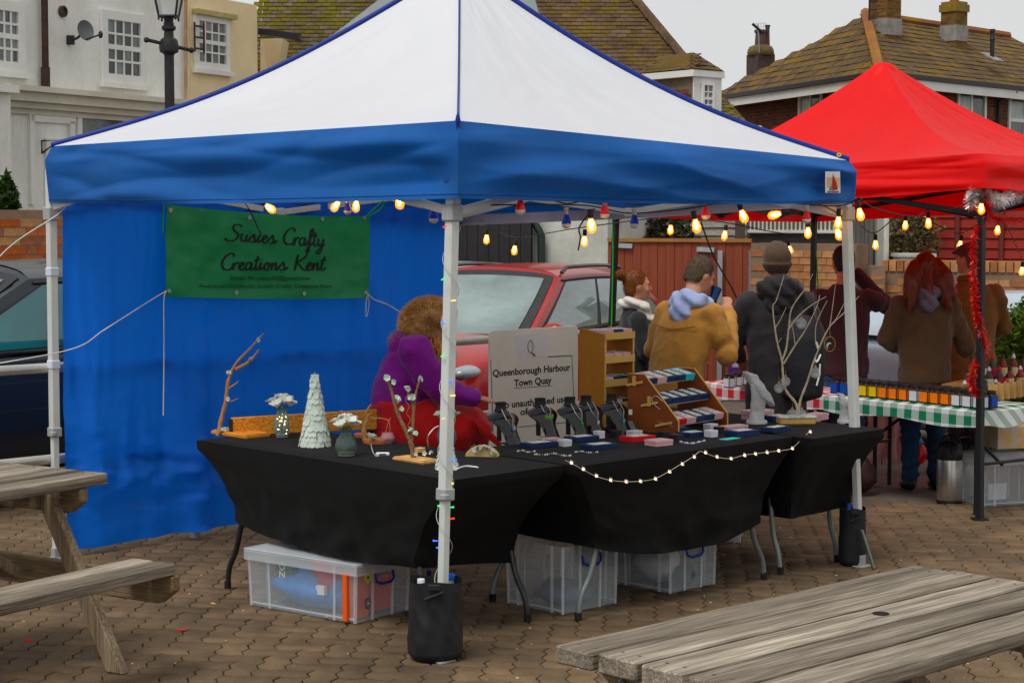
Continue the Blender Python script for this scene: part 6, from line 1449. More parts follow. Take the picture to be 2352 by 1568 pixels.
# 3/5/9 vases
m_smoke = mk('glass_smoke', (.10, .14, .12), rough=.05, var=.15, vs=10, alpha=.42, spec=.8); m_clear = mk('glass_blue', (.16, .24, .28), rough=.05, var=.2, vs=10, alpha=.38, spec=.8)
def vase(label, p, prof, mat, fl_r, nf, spread, lights=False, fmat=None):
    t = thing('flower_vase', label, 'vase', p); b = MB(); b.lathe(prof + [(r - .002, z) for r, z in prof[::-1]], 24, cap=True); b.build('glass', mat, t, smooth=50)
    H = prof[-1][1]; R0 = random.Random(int(p.x * 1000))
    for k in range(nf):
        a = 6.283 * k / max(1, nf - 1); rr = spread if k else 0; b = MB(); flower(b, (rr * math.cos(a), rr * math.sin(a), H + fl_r * ((-.05, .5, .1, .35)[k % 4] if k else .75)), fl_r, k + 3, 5, (math.cos(a) * .5 * (1 if k else 0), math.sin(a) * .5 * (1 if k else 0), .9), 1.15); b.build('flower', fmat or m_petal, t, smooth=60, fix=False)
        b = MB(); b.tube([(0, 0, .01), (rr * .3 * math.cos(a), rr * .3 * math.sin(a), H * .6), (rr * math.cos(a), rr * math.sin(a), H + fl_r * .2)], .0018, 5); b.build('stem', m_leafg, t)
    b = MB(); b.lathe([(.001, .004), (prof[1][0] * .85, .006), (prof[1][0] * .85, .02), (.001, .022)], 16, cap=False); b.build('gravel', mk('vase_gravel', (.45, .47, .4), var=.3, vs=60), t, smooth=40)
    if lights:
        for k in range(22):
            q = R0.random() * 6.28; z = R0.uniform(.02, H * .75); b = MB(); b.ball((.02 * math.cos(q) * R0.uniform(.5, 1.3), .02 * math.sin(q), z), .0026, 6, 5); b.build('led', mk('led_warm', (1, .8, .4), var=0, emit=(1, .68, .25), es=9), t)
    return t
vase('bluish glass vase with white flowers and tiny warm lights inside', tt(648, 1006), [(.022, 0), (.034, .012), (.041, .06), (.036, .10), (.024, .132), (.022, .142), (.034, .155)], m_clear, .034, 7, .034, True)
vase('round smoky glass vase with white flowers on left table', tt(795, 1048), [(.028, 0), (.044, .014), (.051, .045), (.042, .078), (.026, .098), (.024, .118), (.031, .135)], m_smoke, .032, 7, .032)
vase('smoky glass vase with pale flowers partly behind the front pole', tt(1026, 1024), [(.028, 0), (.042, .014), (.048, .045), (.04, .075), (.022, .092), (.022, .112), (.03, .128)], m_clear, .028, 6, .03, fmat=m_petalg)
# 4 tiered sea-glass trees
m_sg = mk('seaglass', (.60, .72, .64), c2=(.76, .78, .70), rough=.35, vs=30, trans=.25, spec=.6)
def glass_tree(label, p, h, r0, rows=13):
    t = thing('sea_glass_tree', label, 'ornament', p); rnd = random.Random(int(h * 1000)); b = MB(); b.lathe([(r0 * .85, 0), (r0 * .86, .01), (.008, h)], 18); b.build('cone', m_sg, t, smooth=40)
    b = MB()
    for j in range(rows):
        z = h * (j + .2) / rows; r_ = r0 * (1 - (j + .2) / rows * .88); n = max(5, int(6.283 * r_ / (r0 * .30)))
        for k in range(n):
            a = 6.283 * (k + .5 * (j % 2)) / n + rnd.uniform(-.1, .1); c = V((math.cos(a), math.sin(a), 0)); e = V((-math.sin(a), math.cos(a), 0)); w_ = r0 * .2 * rnd.uniform(.8, 1.3); hh = h / rows * 1.25
            p0 = c * (r_ * 1.0) + V((0, 0, z)); out_ = c * rnd.uniform(.004, .010)
            b.add([p0 - e * w_ + V((0, 0, hh)) - c * r0 * .05, p0 + e * w_ + V((0, 0, hh)) - c * r0 * .05, p0 + e * w_ * .9 + out_, p0 + out_ * 1.3 - V((0, 0, hh * .25)), p0 - e * w_ * .9 + out_], [(0, 1, 2, 3, 4)])
    b.build('glass_pieces', m_sg, t, fix=False, kind='stuff')
    b = MB(); flower(b, (0, 0, h), .012, 3, 5); b.tube([(0, 0, h), (0, 0, h + .022)], .0015, 5); b.build('star', m_sg, t, fix=False); return t
glass_tree('tall cone tree of pale green sea glass on left table', tt(724, 1024), .325, .070)
glass_tree('small cone tree of sea glass behind the front pole', tt(1026, 1077), .155, .046, 9)
b = MB(); b.lathe([(.006, 0), (.007, .05), (.004, .055)], 8); o = b.build('white_shell', m_petal, None, smooth=60); o.location = tt(770, 975) + V((0, 0, .03)); o.rotation_euler = (0, .7, 0); tag(o, 'white tube shell leaning right of the tall sea glass tree', 'shell')
# 6 driftwood tealight hanger
p = tt(864, 1017); t = thing('tealight_hanger', 'driftwood stick on round wooden disc with pink hanging glass', 'ornament', p)
b = MB(); b.lathe([(.062, 0), (.064, .008), (.062, .02), (.058, .022)], 24); b.build('disc', mk('disc_red', (.36, .13, .06), c2=(.45, .2, .1), vs=20), t, smooth=40)
put_branch(t, [([(839, 1014), (836, 985), (844, 960), (842, 945), (853, 928)], .013, .004), ([(843, 955), (852, 950)], .006, .002)], p.y, mk('drift_tan', (.36, .21, .11), var=.25, vs=20))
put_branch(t, [([(852, 959), (875, 960), (893, 964), (897, 958)], .0018, .0018), ([(893, 964), (888, 985), (884, 995)], .0015, .0015), ([(893, 964), (896, 985), (893, 995)], .0015, .0015)], p.y - .01, mk('wire_brass', (.6, .45, .25), metal=.6, rough=.3), 'wire')
b = MB(); c = ROOT[t.name].inverted() @ at(890, 1005, p.y - .01); b.lathe([(.020, -.028), (.033, -.005), (.034, .003), (.024, .026), (.022, .026), (.03, .0), (.018, -.024)], 8, c=c); b.build('glass_cup', mk('glass_pink', (.60, .32, .36), rough=.15, var=.15, vs=30, alpha=.75), t)
put_flowers(t, [(855, 1004), (862, 1006), (848, 1002)], p.y - .05, m_petal, .02)
b = MB(); b.lathe([(.04, 0), (.042, .015), (.038, .018)], 20); o = b.build('wooden_disc', mk('disc_red', (.36,.13,.06)), None, smooth=40); o.location = tt(832, 1003); tag(o, 'second round wooden disc behind the driftwood tealight hanger', 'disc')
b = MB(); b.box((0, 0, .0075), (.062, .024, .015)); o = b.build('battery_pack', mk('battery_white', (.72, .74, .78), var=.03), None, bevel=.004); o.location = tt(879, 1046); o.rotation_euler.z = .05; tag(o, 'white battery pack of the fairy lights lying on left table', 'battery pack')
b = MB(); b.box((.0, -.0125, .008), (.03, .001, .006)); o2 = b.build('battery_print', m_black, o)
cord('thin white lead running to the battery pack on left table', [tt(852, 1020, ZT + .01), tt(856, 1036, ZT + .006), tt(862, 1046, ZT + .006), tt(870, 1047, ZT + .008)], .0016)
# 8 twig tree on light board
p = tt(955, 1060); t = thing('twig_arrangement', 'forked brown twigs with green-white flowers on light wooden board', 'ornament', p, el + math.pi)
board(t, .21, .10, .018, m_wol)
put_branch(t, [([(950, 1050), (943, 1015), (930, 985), (912, 945), (900, 900), (890, 872)], .012, .006), ([(944, 1015), (948, 985), (950, 945), (956, 900), (964, 874)], .009, .004), ([(950, 940), (944, 915), (935, 888)], .006, .003)], p.y, m_dark)
put_branch(t, [([(946 + 4 * math.sin(k * 1.9) - .9 * k, 1030 - 9 * k) for k in range(17)], .0012, .0012)], p.y - .012, mk('wire_copper', (.5, .28, .16), metal=.5, rough=.35), 'wire')
put_flowers(t, [(888, 868), (901, 878), (911, 916), (921, 940), (945, 912), (966, 871), (934, 893), (944, 988), (956, 995)], p.y, m_petalg, .016); put_flowers(t, [(955, 1042), (975, 1040), (990, 1040)], p.y - .03, m_petal, .012)
tealight('tealight in round wooden cup on the light board', tt(965, 1046) + V((0, -.01, .019)), .025, m_wol)
cord('pale looping wire rising beside the front pole vase', [tt(985, 1030, ZT + .01), at(982, 1005, 7.9), at(995, 985, 7.9), at(1008, 978, 7.9)], .0025)
# 10 half-log with flowers, 11 battery stick
p = tt(1108, 1048); t = thing('half_log', 'half-round pale log decorated with small flowers and moss', 'ornament', p, el + math.pi + .5)
b = MB(); M = Matrix(((0, 0, 1, -.03), (1, 0, 0, 0), (0, 1, 0, 0), (0, 0, 0, 1))); b.prism([(-.075, .0), (.075, 0), (.068, .02), (.045, .040), (.015, .05), (-.02, .048), (-.05, .035), (-.07, .015)], M, .06); b.build('log', mk('log_pale', (.55, .38, .20), c2=(.62, .46, .27), vs=12, st=(3, 3, 3), rough=.7), t, bevel=.004, smooth=40)
t.rotation_euler.z = 0.0; ROOT[t.name] = Matrix.Translation(p)
o = t.children[0]; o.rotation_euler.z = math.pi / 2 - .2
put_flowers(t, [(1090, 1033), (1100, 1028), (1112, 1026), (1125, 1030), (1132, 1038)], p.y - .03, m_petal, .013); put_flowers(t, [(1096, 1030), (1120, 1030), (1137, 1045)], p.y - .035, m_leafg, .009)
cord('short white battery stick and lead lying near the front pole', [tt(1047, 1078, ZT + .01), tt(1060, 1072, ZT + .008), tt(1075, 1070, ZT + .008), tt(1098, 1073, ZT + .008)], .004, mk('stick_white', (.72, .74, .76), var=.03))
# ================================================================== jewellery table
NO = V((ER.y, -ER.x, 0))          # outwards, towards the shoppers
rzT2 = ang(ER)
m_gl = mk('bust_black', (.006, .006, .007), rough=.09, spec=.6, var=0.)
m_fel = mk('bust_velvet', (.012, .012, .013), rough=.6, var=.1)
m_silver = mk('silver', (.7, .7, .68), metal=.9, rough=.25, var=0)
def bust(label, base, neck, mat_front, mat_neck, w_=1., pend=None, face=-.15, drop=True):
    """neck display: collar, shoulders and a curved bib running down to its foot"""
    H = (neck[1]); t = thing('necklace_bust', label, 'necklace stand', base, rzT2 + face)
    lean = neck[0]
    def f(s, q):
        z = H * (.78 * (1 - q)); yy = .055 - .10 * q ** .55
        wd = w_ * (.040 + .046 * math.exp(-((q - .14) / .26) ** 2)); wd = wd if q > .02 else w_ * .045
        a = (s - .5) * 2
        return V((a * wd, yy + .030 * (a * a) * (1.3 - q), z + H * .06 * (1 - abs(a)) * (1 - q) ** 2 - .012 * a * a * (1 - q)))
    b = MB(); b.grid(f, 16, 20); b.grid(lambda s, q: f(s, q) + V((0, .006, 0)), 16, 20); b.build('bib', mat_front, t, smooth=180, fix=False)
    top = f(.5, 0.); cz = V((0, top.y + .022, H * .78))
    b = MB(); b.lathe([(.036 * w_, 0), (.027 * w_, H * .05), (.025 * w_, H * .14), (.028 * w_, H * .22), (.022 * w_, H * .22), (.02 * w_, H * .1)], 18, c=cz); b.build('neck', mat_neck, t, smooth=50)
    b = MB(); b.beam(cz + V((0, .015, .0)), V((0, .09, .004)), .03 * w_, .006, up=(1, 0, 0)); b.box((0, .0, .003), (.08 * w_, .05, .006)); b.build('prop', mat_neck, t)
    if pend:
        col_, n_, drop_ = pend; q1 = .48 if drop_ else .28
        pL, pR, pm = f(.30, .02) + V((0, -.004, .01)), f(.70, .02) + V((0, -.004, .01)), f(.5, q1) + V((0, -.005, 0))
        b = MB(); b.tube([pL, f(.38, q1 * .55) + V((0, -.005, 0)), pm, f(.62, q1 * .55) + V((0, -.005, 0)), pR], .0016, 5); ch_ = b.build('chain', m_silver, t)
        b = MB()
        for k in range(n_): x = (k - (n_ - 1) / 2) * .011; b.ball(f(.5 + x * 4.2, q1 + (.03 if n_ == 1 else .02 - abs(x) * 1.5)) + V((0, -.008, -.010)), (.008 if n_ == 1 else .0045, .004, .012), 10, 7)
        b.build('pendant', mk('pend_%d' % int(col_[0] * 1000 + col_[1] * 100 + col_[2] * 10), col_, rough=.2, var=.15, vs=60), t, smooth=180)
    return t
for (u, v, lb, pend) in ((1172, 1019, 'black necklace bust with blue and starfish pendant nearest the sign', ((.03, .05, .3), 1, True)), (1262, 1007, 'black necklace bust with row of green drops', ((.16, .30, .07), 7, False)), (1331, 1004, 'black necklace bust with green round pendant', ((.03, .30, .04), 1, True)), (1368, 1000, 'black necklace bust with pale stone pendant, fourth from left', ((.55, .48, .45), 1, True)), (1427, 996, 'black necklace bust with turquoise pendant beside the angled stand', ((.10, .36, .32), 1, True))):
    p = tt(u, v); bust(lb, p + V((0, 0, .001)), (.06, .19), m_gl, m_fel, 1.0, pend)
b = MB()
for k in range(5): b.prism([(0, 0), (.004, .004), (0, .014), (-.004, .004)], Matrix.Rotation(k * 1.2566, 4, 'Z'), .0015)
p = tt(1172, 1019); o = b.build('starfish_charm', m_silver, None); o.matrix_world = plane_matrix(p + V((.02, -.085, .085)), ER, (0, 0, 1)); tag(o, 'silver starfish charm on the first black bust', 'charm')
for i, (u, v) in enumerate(((1273, 1012 - 46), (1441, 988 - 42))):
    b = MB(); b.box((0, 0, 0), (.018, .002, .026)); o = b.build('price_tag', m_petal, None); o.location = at(u + (-18 if i == 0 else 7), v, tt(u, 1000).y - .02); tag(o, ('white price tag hanging beside the bust with green drops', 'white price tag hanging beside the turquoise pendant bust')[i], 'price tag')
# ------------------------------------------------------------------ gift boxes
BC = {'navy': (.006, .022, .075), 'pink': (.62, .40, .42), 'white': (.70, .70, .73), 'black': (.014, .012, .016), 'red': (.52, .01, .04), 'turquoise': (.03, .45, .56)}
def bmat(c): return mk('giftbox_' + c, BC[c], rough=.55, var=.06, vs=20)
m_pad = mk('box_pad', (.68, .70, .66), rough=.8, var=.12, vs=60); m_jew = mk('jewel_mix', (.25, .4, .5), c2=(.75, .6, .25), vs=160, rough=.25)
def gift_box(label, p, rz, Lx, Ly, h, colr, open_=True, group='jewellery gift boxes', tilt=None, parent_M=None):
    t = thing('gift_box', label, 'gift box', p, rz, group)
    b = MB()
    if open_:
        b.box((0, 0, h * .5), (Lx, Ly, h)); b.build('base', bmat(colr), t, bevel=.0015)
        b = MB(); b.box((0, 0, h + .0005), (Lx * .62 if Lx > Ly else Lx * .58, Ly * .62 if Ly <= Lx else Ly * .78, .002)); b.build('pad', m_pad, t)
        b = MB(); rnd = random.Random(int(p[0] * 991 + p[1] * 77)); 
        for k in range(5): b.ball((rnd.uniform(-.25, .25) * Lx, rnd.uniform(-.2, .2) * Ly, h + .003), (.005, .004, .003), 6, 4)
        b.build('jewellery', m_jew, t, smooth=60)
    else:
        b.box((0, 0, h * .3), (Lx * .97, Ly * .97, h * .6)); b.build('base', bmat(colr), t, bevel=.001)
        b = MB(); b.box((0, 0, h * .76), (Lx, Ly, h * .46)); b.build('lid', bmat(colr), t, bevel=.0015)
    if tilt: t.rotation_euler = (tilt, 0, rz)
    return t
GB = [ (1238, 1026, 'navy', .165, .085, .024, 1, 'navy open jewellery box nearest the front pole'), (1262, 1014, 'pink', .10, .06, .018, 0, 'pink closed box behind the nearest navy box'), (1297, 1024, 'white', .05, .05, .032, 0, 'white cube box right of the nearest navy box'),
 (1336, 1012, 'navy', .15, .09, .024, 1, 'navy open box in front of the middle black busts'), (1376, 1030, 'navy', .16, .09, .024, 1, 'navy open box closest to the hanging fairy lights'), (1376, 1006, 'white', .042, .042, .036, 0, 'white cube box at the foot of the fourth bust'),
 (1414, 1003, 'black', .045, .045, .034, 0, 'black cube ring box at the foot of the fifth bust'), (1430, 996, 'white', .035, .035, .03, 0, 'white cube box just behind the black ring box'), (1464, 1012, 'red', .15, .095, .026, 1, 'bright red open jewellery box on the front of table'), (1513, 1022, 'pink', .11, .085, .028, 0, 'pale pink closed box right of the red box'),
 (1457, 998, 'white', .07, .05, .022, 0, 'white flat box behind the red open box'), (1484, 988, 'black', .05, .05, .03, 0, 'black ring box behind the white flat box'), (1524, 1004, 'black', .045, .045, .03, 0, 'black ring box left one before the angled stand'), (1553, 1012, 'black', .052, .052, .032, 0, 'black ring box right one before the angled stand'),
 (1590, 1001, 'navy', .13, .09, .022, 1, 'navy open box at the right foot of the angled stand'), (1633, 1003, 'white', .05, .05, .034, 0, 'white cube box right of the angled stand'), (1651, 994, 'black', .04, .04, .032, 0, 'black cube box behind the right white cube box'), (1683, 988, 'pink', .16, .07, .026, 0, 'long pink box by the white bust'),
 (1704, 1000, 'navy', .15, .09, .028, 1, 'navy open box in front of the long pink box'), (1632, 986, 'white', .06, .05, .03, 0, 'white box just beside the angled stand panel'), (1782, 990, 'navy', .15, .075, .024, 1, 'navy open box before the white branch base'), (1740, 962, 'pink', .16, .10, .05, 0, 'stack of pink boxes behind the white bust'), (1782, 966, 'navy', .13, .08, .03, 1, 'navy box between white bust and branch base'), (1872, 964, 'pink', .15, .08, .035, 0, 'pink box right of the glass baubles'), (1560, 990, 'navy', .1, .07, .02, 1, 'navy box tucked beneath the angled stand') ]
for (u, v, c, lx, ly, h, op, lb) in GB: gift_box(lb, tt(u, v) , rzT2 + random.uniform(-.15, .1), lx, ly, h, c, bool(op))
# flat jewellery laid on the cloth
def strand(label, pts, r_, mat, cat='necklace'):
    b = MB(); P = catmull([tuple(tt(u, v, ZT + .006)) for u, v in pts], 4)
    for k, q in enumerate(P): b.ball(q, (r_ * (1 + .5 * math.sin(k * 1.7)),) * 3, 6, 5)
    o = b.build('bead_strand', mat, None, smooth=180); return tag(o, label, cat)
m_bead = mk('beads_pale', (.55, .58, .52), c2=(.75, .72, .68), vs=80, rough=.25); m_beadb = mk('beads_blue', (.25, .3, .55), c2=(.8, .8, .85), vs=120, rough=.2)
strand('pale bead strand left one lying before the nearest navy box', [(1188, 1036), (1200, 1034), (1212, 1038), (1228, 1036)], .0035, m_bead); strand('pale bead strand lying nearest the table edge', [(1228, 1043), (1252, 1044), (1272, 1041), (1295, 1046), (1310, 1046)], .004, m_bead)
strand('pale bead strand between the two front navy boxes', [(1321, 1038), (1335, 1036), (1352, 1039), (1372, 1038)], .0035, m_bead); strand('blue and white bead bracelet lying before the angled stand', [(1562, 1014), (1575, 1017), (1590, 1018), (1605, 1015), (1618, 1012)], .0045, m_beadb, 'bracelet')
b = MB(); b.box((0, 0, .002), (.11, .045, .003)); o = b.build('mint_card', mk('card_mint', (.12, .62, .48), var=.05), None); o.location = tt(1676, 1008); o.rotation_euler.z = rzT2; tag(o, 'flat mint green card lying on the table front', 'card')
b = MB(); b.beam((0, 0, .002), (0, .03, .05), .075, .002, up=(0, 1, 0)); b.beam((0, .055, .002), (0, .03, .05), .02, .002, up=(0, 1, 0)); o = b.build('easel_card', mk('card_grey', (.22, .27, .28), var=.05, rough=.25), None); o.location = tt(1463, 990); o.rotation_euler.z = rzT2; tag(o, 'small grey easel card behind the black ring box', 'card')
# ------------------------------------------------------------------ tall shelf stand
m_mdf = mk('mdf_tan', (.31, .14, .042), c2=(.37, .175, .055), vs=8, rough=.7, fine=.06, fs=200); m_edge = mk('mdf_edge', (.58, .38, .16), var=.08); m_mdfr = mk('mdf_red', (.18, .052, .020), c2=(.225, .07, .028), vs=9, rough=.65, fine=.08, fs=200)
p = TB(1.94, .92); q = V((p.x, p.y, ZT + .003))
b = MB(); b.box((.11, .09, .355), (.26, .22, .71)); o = b.build('plinth', m_cover, None, bevel=.01); o.location = (p.x, p.y, 0); o.rotation_euler.z = rzT2; tag(o, 'black covered plinth under the tall tan shelf stand', 'plinth')
ts = thing('shelf_stand', 'tall tan wooden shelf stand behind the black busts', 'display stand', q, rzT2)
Wd, Dp, Hh = .225, .175, .50
for sx in (0, 1):
    b = MB(); M = Matrix(((0, 0, 1, sx * (Wd - .012)), (1, 0, 0, 0), (0, 1, 0, 0), (0, 0, 0, 1))); b.prism([(0, 0), (Dp, 0), (Dp, Hh), (0, Hh - .03)], M, .012); b.build('side_panel', m_mdf, ts)
    b = MB(); b.prism([(-.003, 0), (-.0005, 0), (-.0005, Hh - .03), (-.003, Hh - .03)], M, .012); b.build('panel_edge', m_edge, ts)
shl = (.475, .355, .235, .115)
for k, z in enumerate(shl):
    b = MB(); b.box((Wd / 2, Dp / 2, z - .012), (Wd - .024, Dp, .008)); b.box((Wd / 2, -.004, z - .012), (Wd - .0, .008, .036)); b.build('shelf', m_edge, ts, bevel=.001)
    cs = (('pink', 'navy', 'pink'), ('pink', 'pink', 'pink'), ('pink', 'navy', 'navy'), ('pink', 'pink', 'navy'))[k]
    for i, c in enumerate(cs):
        w3 = ROOT[ts.name] @ V((.05 + i * .07, .075, z - .007)); gift_box('%s box, %s from left on the %s shelf of the tall tan stand' % (c, ORD[i], ('top', 'second', 'third', 'lowest')[k]), w3, rzT2, .064, .13, .026, c, True, 'boxes on the tall tan stand')
b = MB(); b.box((0, 0, .05), (.05, .003, .1)); o = b.build('blue_card', mk('card_blue', (.12, .32, .5), c2=(.6, .7, .75), vs=30), None); o.location = tt(1330, 985) ; o.location.z = ZT + .02; o.rotation_euler.z = .2; tag(o, 'small blue photo card left of the tall tan stand', 'card')
# ------------------------------------------------------------------ angled three-shelf stand
p0_ = tt(1557, 998); q = V((p0_.x, p0_.y, ZT + .003)); p1_ = tt(1692, 975); rzA = ang(p1_ - p0_); WA_ = .46
an = thing('angled_stand', 'red-brown angled display stand with three white shelves of boxes', 'display stand', q, rzA)
prof = [(0, 0), (.30, 0), (.30, .285), (.20, .285), (.0, .065)]
for sx in (0, 1):
    M = Matrix(((0, 0, 1, sx * WA_), (1, 0, 0, 0), (0, 1, 0, 0), (0, 0, 0, 1))); b = MB(); b.prism(prof, M, .009); b.build('side_panel', m_mdfr, an)
    b = MB()
    for (x0, y0), (x1, y1) in (((-.002, 0), (-.002, .066)), ((-.002, .066), (.199, .287)), ((.199, .2875), (.30, .2875))): b.beam((sx * WA_ + .0045, x0, y0), (sx * WA_ + .0045, x1, y1), .0095, .003, up=(0, -y1 + y0, x1 - x0))
    b.build('panel_edge', m_edge, an)
for k, (y, z) in enumerate(((.205, .232), (.115, .135), (.03, .04))):
    b = MB(); b.beam((-.0, y + .045, z + .01), (WA_ + .008, y + .045, z + .01), .10, .005, up=(0, -.22, 1)); b.build('shelf', mk('shelf_white', (.6, .62, .64), var=.05), an)
    b = MB(); b.beam((-.008, y - .005, z + .014), (-.008, y + .095, z - .008), .006, .016, up=(1, 0, 0)) if False else b.box((-.006, y + .05, z + .006), (.010, .10, .012), rx=-.22); b.box((-.008, y + .05, z + .02), (.012, .018, .05)) if k < 2 else None; b.build('tab', m_edge, an, bevel=.002)
    cs = (('navy', 'pink', 'navy', 'navy', 'turquoise'), ('navy', 'navy', 'navy', 'navy', 'navy'), ('red', 'pink', 'navy', 'navy', 'pink'))[k]; n = len(cs); g = (WA_ - .02) / n
    for i, c in enumerate(cs):
        w3 = ROOT[an.name] @ V((.014 + g * (i + .5), y + .042, z + .014)); gift_box('%s box, %s from left on the %s white shelf of the angled stand' % (c, ORD[i], ('top', 'middle', 'lowest')[k]), w3, rzA, g * .96, .115, .030, c, True, 'boxes on the angled stand', tilt=.22)
b = MB(); b.tube(catmull([(-.004, .09, .16), (-.01, .12, .185), (-.008, .15, .17), (-.01, .13, .14), (-.008, .10, .12)], 5), .0015, 5); b.build('string', m_cord, an)
# ------------------------------------------------------------------ white busts with veil
m_wb_ = mk('bust_white', (.58, .58, .58), rough=.6, var=.08, vs=10); m_veil = mk('veil', (.62, .62, .63), rough=.8, var=.05, alpha=.75)
def wbust(label, p, H, rz, s=1.):
    t = thing('white_bust', label, 'necklace stand', p, rz); R_ = lambda a: Matrix.Rotation(a, 3, 'Y')
    b = MB(); b.loft([(V((x * s, y * s, .015 + H * z)), rx * s, ry * s, R_(a)) for x, y, z, rx, ry, a in ((.0, 0, 0, .046, .03, 0), (.002, 0, .2, .042, .026, 0), (.004, -.01, .42, .046, .026, .1), (.012, -.02, .58, .066, .028, .35), (.012, -.018, .70, .078, .032, .55), (-.004, -.005, .82, .056, .034, .45), (-.022, .005, .92, .034, .03, .3), (-.03, .008, 1.03, .030, .028, .3), (-.034, .008, 1.10, .033, .03, .3))], 20); o = remesh(b, 'bust', .006, m_wb_, t, 3); puff(o, lambda c: .003 * fbm(c.x * 40, c.y * 40, c.z * 25))
    b = MB(); b.lathe([(.055 * s, 0), (.055 * s, .012), (.05 * s, .018)], 22); b.build('foot', m_wb_, t, smooth=40)
    b = MB(); b.loft([(V((x * s, y * s, .015 + H * z)), rx * s, ry * s, R_(a)) for x, y, z, rx, ry, a in ((.035, -.03, .44, .062, .034, .5), (.022, -.025, .6, .080, .036, .55), (.01, -.015, .74, .082, .040, .55), (-.012, 0, .88, .052, .04, .4), (-.03, .006, 1.0, .040, .037, .3), (-.038, .008, 1.09, .042, .038, .3))], 20); o = remesh(b, 'veil', .007, m_veil, t, 2); puff(o, lambda c: .006 * fbm(c.x * 30, c.y * 30, c.z * 30) + .003 * math.sin(c.x * 120 + c.z * 60)); return t
wbust('large white bust draped in sheer veil near the angled stand', tt(1738, 972), .225, .5, 1.0); wbust('small white bust standing on the far right table', tt(1938, 970), .125, .3, .62)
# ------------------------------------------------------------------ white branch with glass baubles
p = tt(1828, 975); Yb = p.y; t = thing('bauble_branch', 'bare pale branches on a white log hung with clear glass baubles', 'ornament', p)
m_twig = mk('twig_pale', (.46, .38, .28), c2=(.62, .55, .44), vs=30, rough=.8)
b = MB(); b.box((0, 0, .02), (.19, .09, .035), rz=.1); b.build('log', m_edge, t, bevel=.008); b = MB(); b.box((.0, 0, .042), (.20, .10, .012), rz=.1); b.build('snow', m_petal, t, bevel=.005)
put_branch(t, [([(1832, 965), (1830, 930), (1811, 905), (1801, 886), (1798, 856), (1796, 828), (1786, 790), (1780, 754), (1775, 704), (1783, 690), (1801, 632)], .0085, .0022), ([(1796, 828), (1806, 800), (1812, 751), (1819, 707), (1849, 663), (1867, 629)], .006, .002), ([(1800, 835), (1825, 795), (1852, 754), (1876, 704), (1883, 677)], .005, .0018), ([(1812, 755), (1835, 725), (1865, 700), (1898, 681)], .0045, .0018), ([(1781, 752), (1792, 735), (1806, 705)], .003, .0015), ([(1832, 965), (1838, 920), (1855, 875), (1871, 825), (1903, 754), (1935, 722), (1973, 680)], .0075, .002), ([(1877, 800), (1873, 781), (1876, 740), (1900, 690)], .0035, .0015), ([(1905, 752), (1908, 735), (1919, 655)], .0035, .0015), ([(1915, 742), (1935, 705), (1950, 672)], .003, .0015), ([(1785, 790), (1796, 775)], .002, .001), ([(1826, 790), (1822, 760), (1815, 735)], .0025, .001)], Yb, m_twig)
m_bau = mk('bauble_glass', (.60, .64, .63), rough=.03, var=.1, alpha=.26, spec=1., coat=.6)
for i, (u, v, r_, lb) in enumerate(((1841, 743, 12.5, 'clear bauble hanging highest on the pale branch'), (1873, 856, 13, 'clear bauble hanging on the right fork of the pale branch'), (1804, 876, 11.5, 'clear bauble, right of the pair low on the left fork'), (1789, 891, 11.5, 'clear bauble, left and lowest of the pair on the left fork'), (1820, 953, 14, 'clear bauble resting on the log, left one'), (1841, 951, 12, 'clear bauble resting on the log, right one'))):
    c = at(u, v, Yb - .03); rr = r_ * Yb / FPX; g_ = thing('glass_bauble', lb, 'bauble', c); b = MB(); b.ball((0, 0, 0), rr, 20, 14); b.build('glass', m_bau, g_, smooth=180)
    b = MB(); b.ball((0, 0, -rr * .45), (rr * .7, rr * .7, rr * .4), 12, 7); b.build('filling', mk('bauble_fill', (.6, .68, .6), c2=(.8, .82, .78), vs=90, alpha=.3), g_, smooth=60); b = MB(); b.lathe([(.006, 0), (.006, .008), (.003, .01)], 10, c=(0, 0, rr * .96)); b.tube([(0, 0, rr + .008), (.001, 0, rr + .03)], .001, 4); b.build('cap', mk('cork', (.4, .26, .14)), g_)
b = MB(); c = at(1906, 790, Yb - .02); b.tube([c + V((.028 * math.cos(k * .2618), 0, .038 * math.sin(k * .2618))) for k in range(24)], .0018, 5, closed=True); b.tube([c + V((0, 0, .038)), at(1906, 752, Yb - .01)], .001, 4); o = b.build('hoop_ornament', mk('wire_copper2', (.5, .3, .15), metal=.5, rough=.3), None); tag(o, 'copper hoop ornament hanging on the right fork of pale branch', 'ornament')
b = MB()
for k in range(9): q = 1.2 + k * .32; b.ball(c + V((.014 * math.cos(q), -.003, .016 * math.sin(q) - .012)), .005 * math.sin(math.pi * (k + 1) / 10) + .001, 6, 5)
o = b.build('moon_charm', m_petal, o, smooth=180)
# ------------------------------------------------------------------ petal fairy-light garland
z3 = lambda x, y: ((1600 + x / 2.24) / 1.63265, (1250 + y / 2.24) / 1.63265); z4 = lambda x, y: ((2400 + x / 2.24) / 1.63265, (1250 + y / 2.24) / 1.63265)
gp = [z3(1165, 1065), z3(1205, 1085), z3(1305, 1138), z3(1415, 1195), z3(1535, 1230), z3(1665, 1243), z3(1785, 1240), z4(120, 1220), z4(238, 1160), z4(345, 1095), z4(445, 1035), z4(500, 990), z4(540, 1000), z4(637, 1035), z4(755, 1050), z4(868, 1022), z4(960, 1010), z4(1057, 998), z4(1155, 985), z4(1270, 965), z4(1355, 890), z4(1420, 825)]
fA, fB = TB(.8, .0), TB(2.5, .0)
ga_ = thing('petal_garland', 'string of petal fairy lights draped along the jewellery table front', 'fairy lights', on_line(1560, 1100, fA, fB))
GP = [on_line(u, v, fA, fB) for u, v in gp]; 
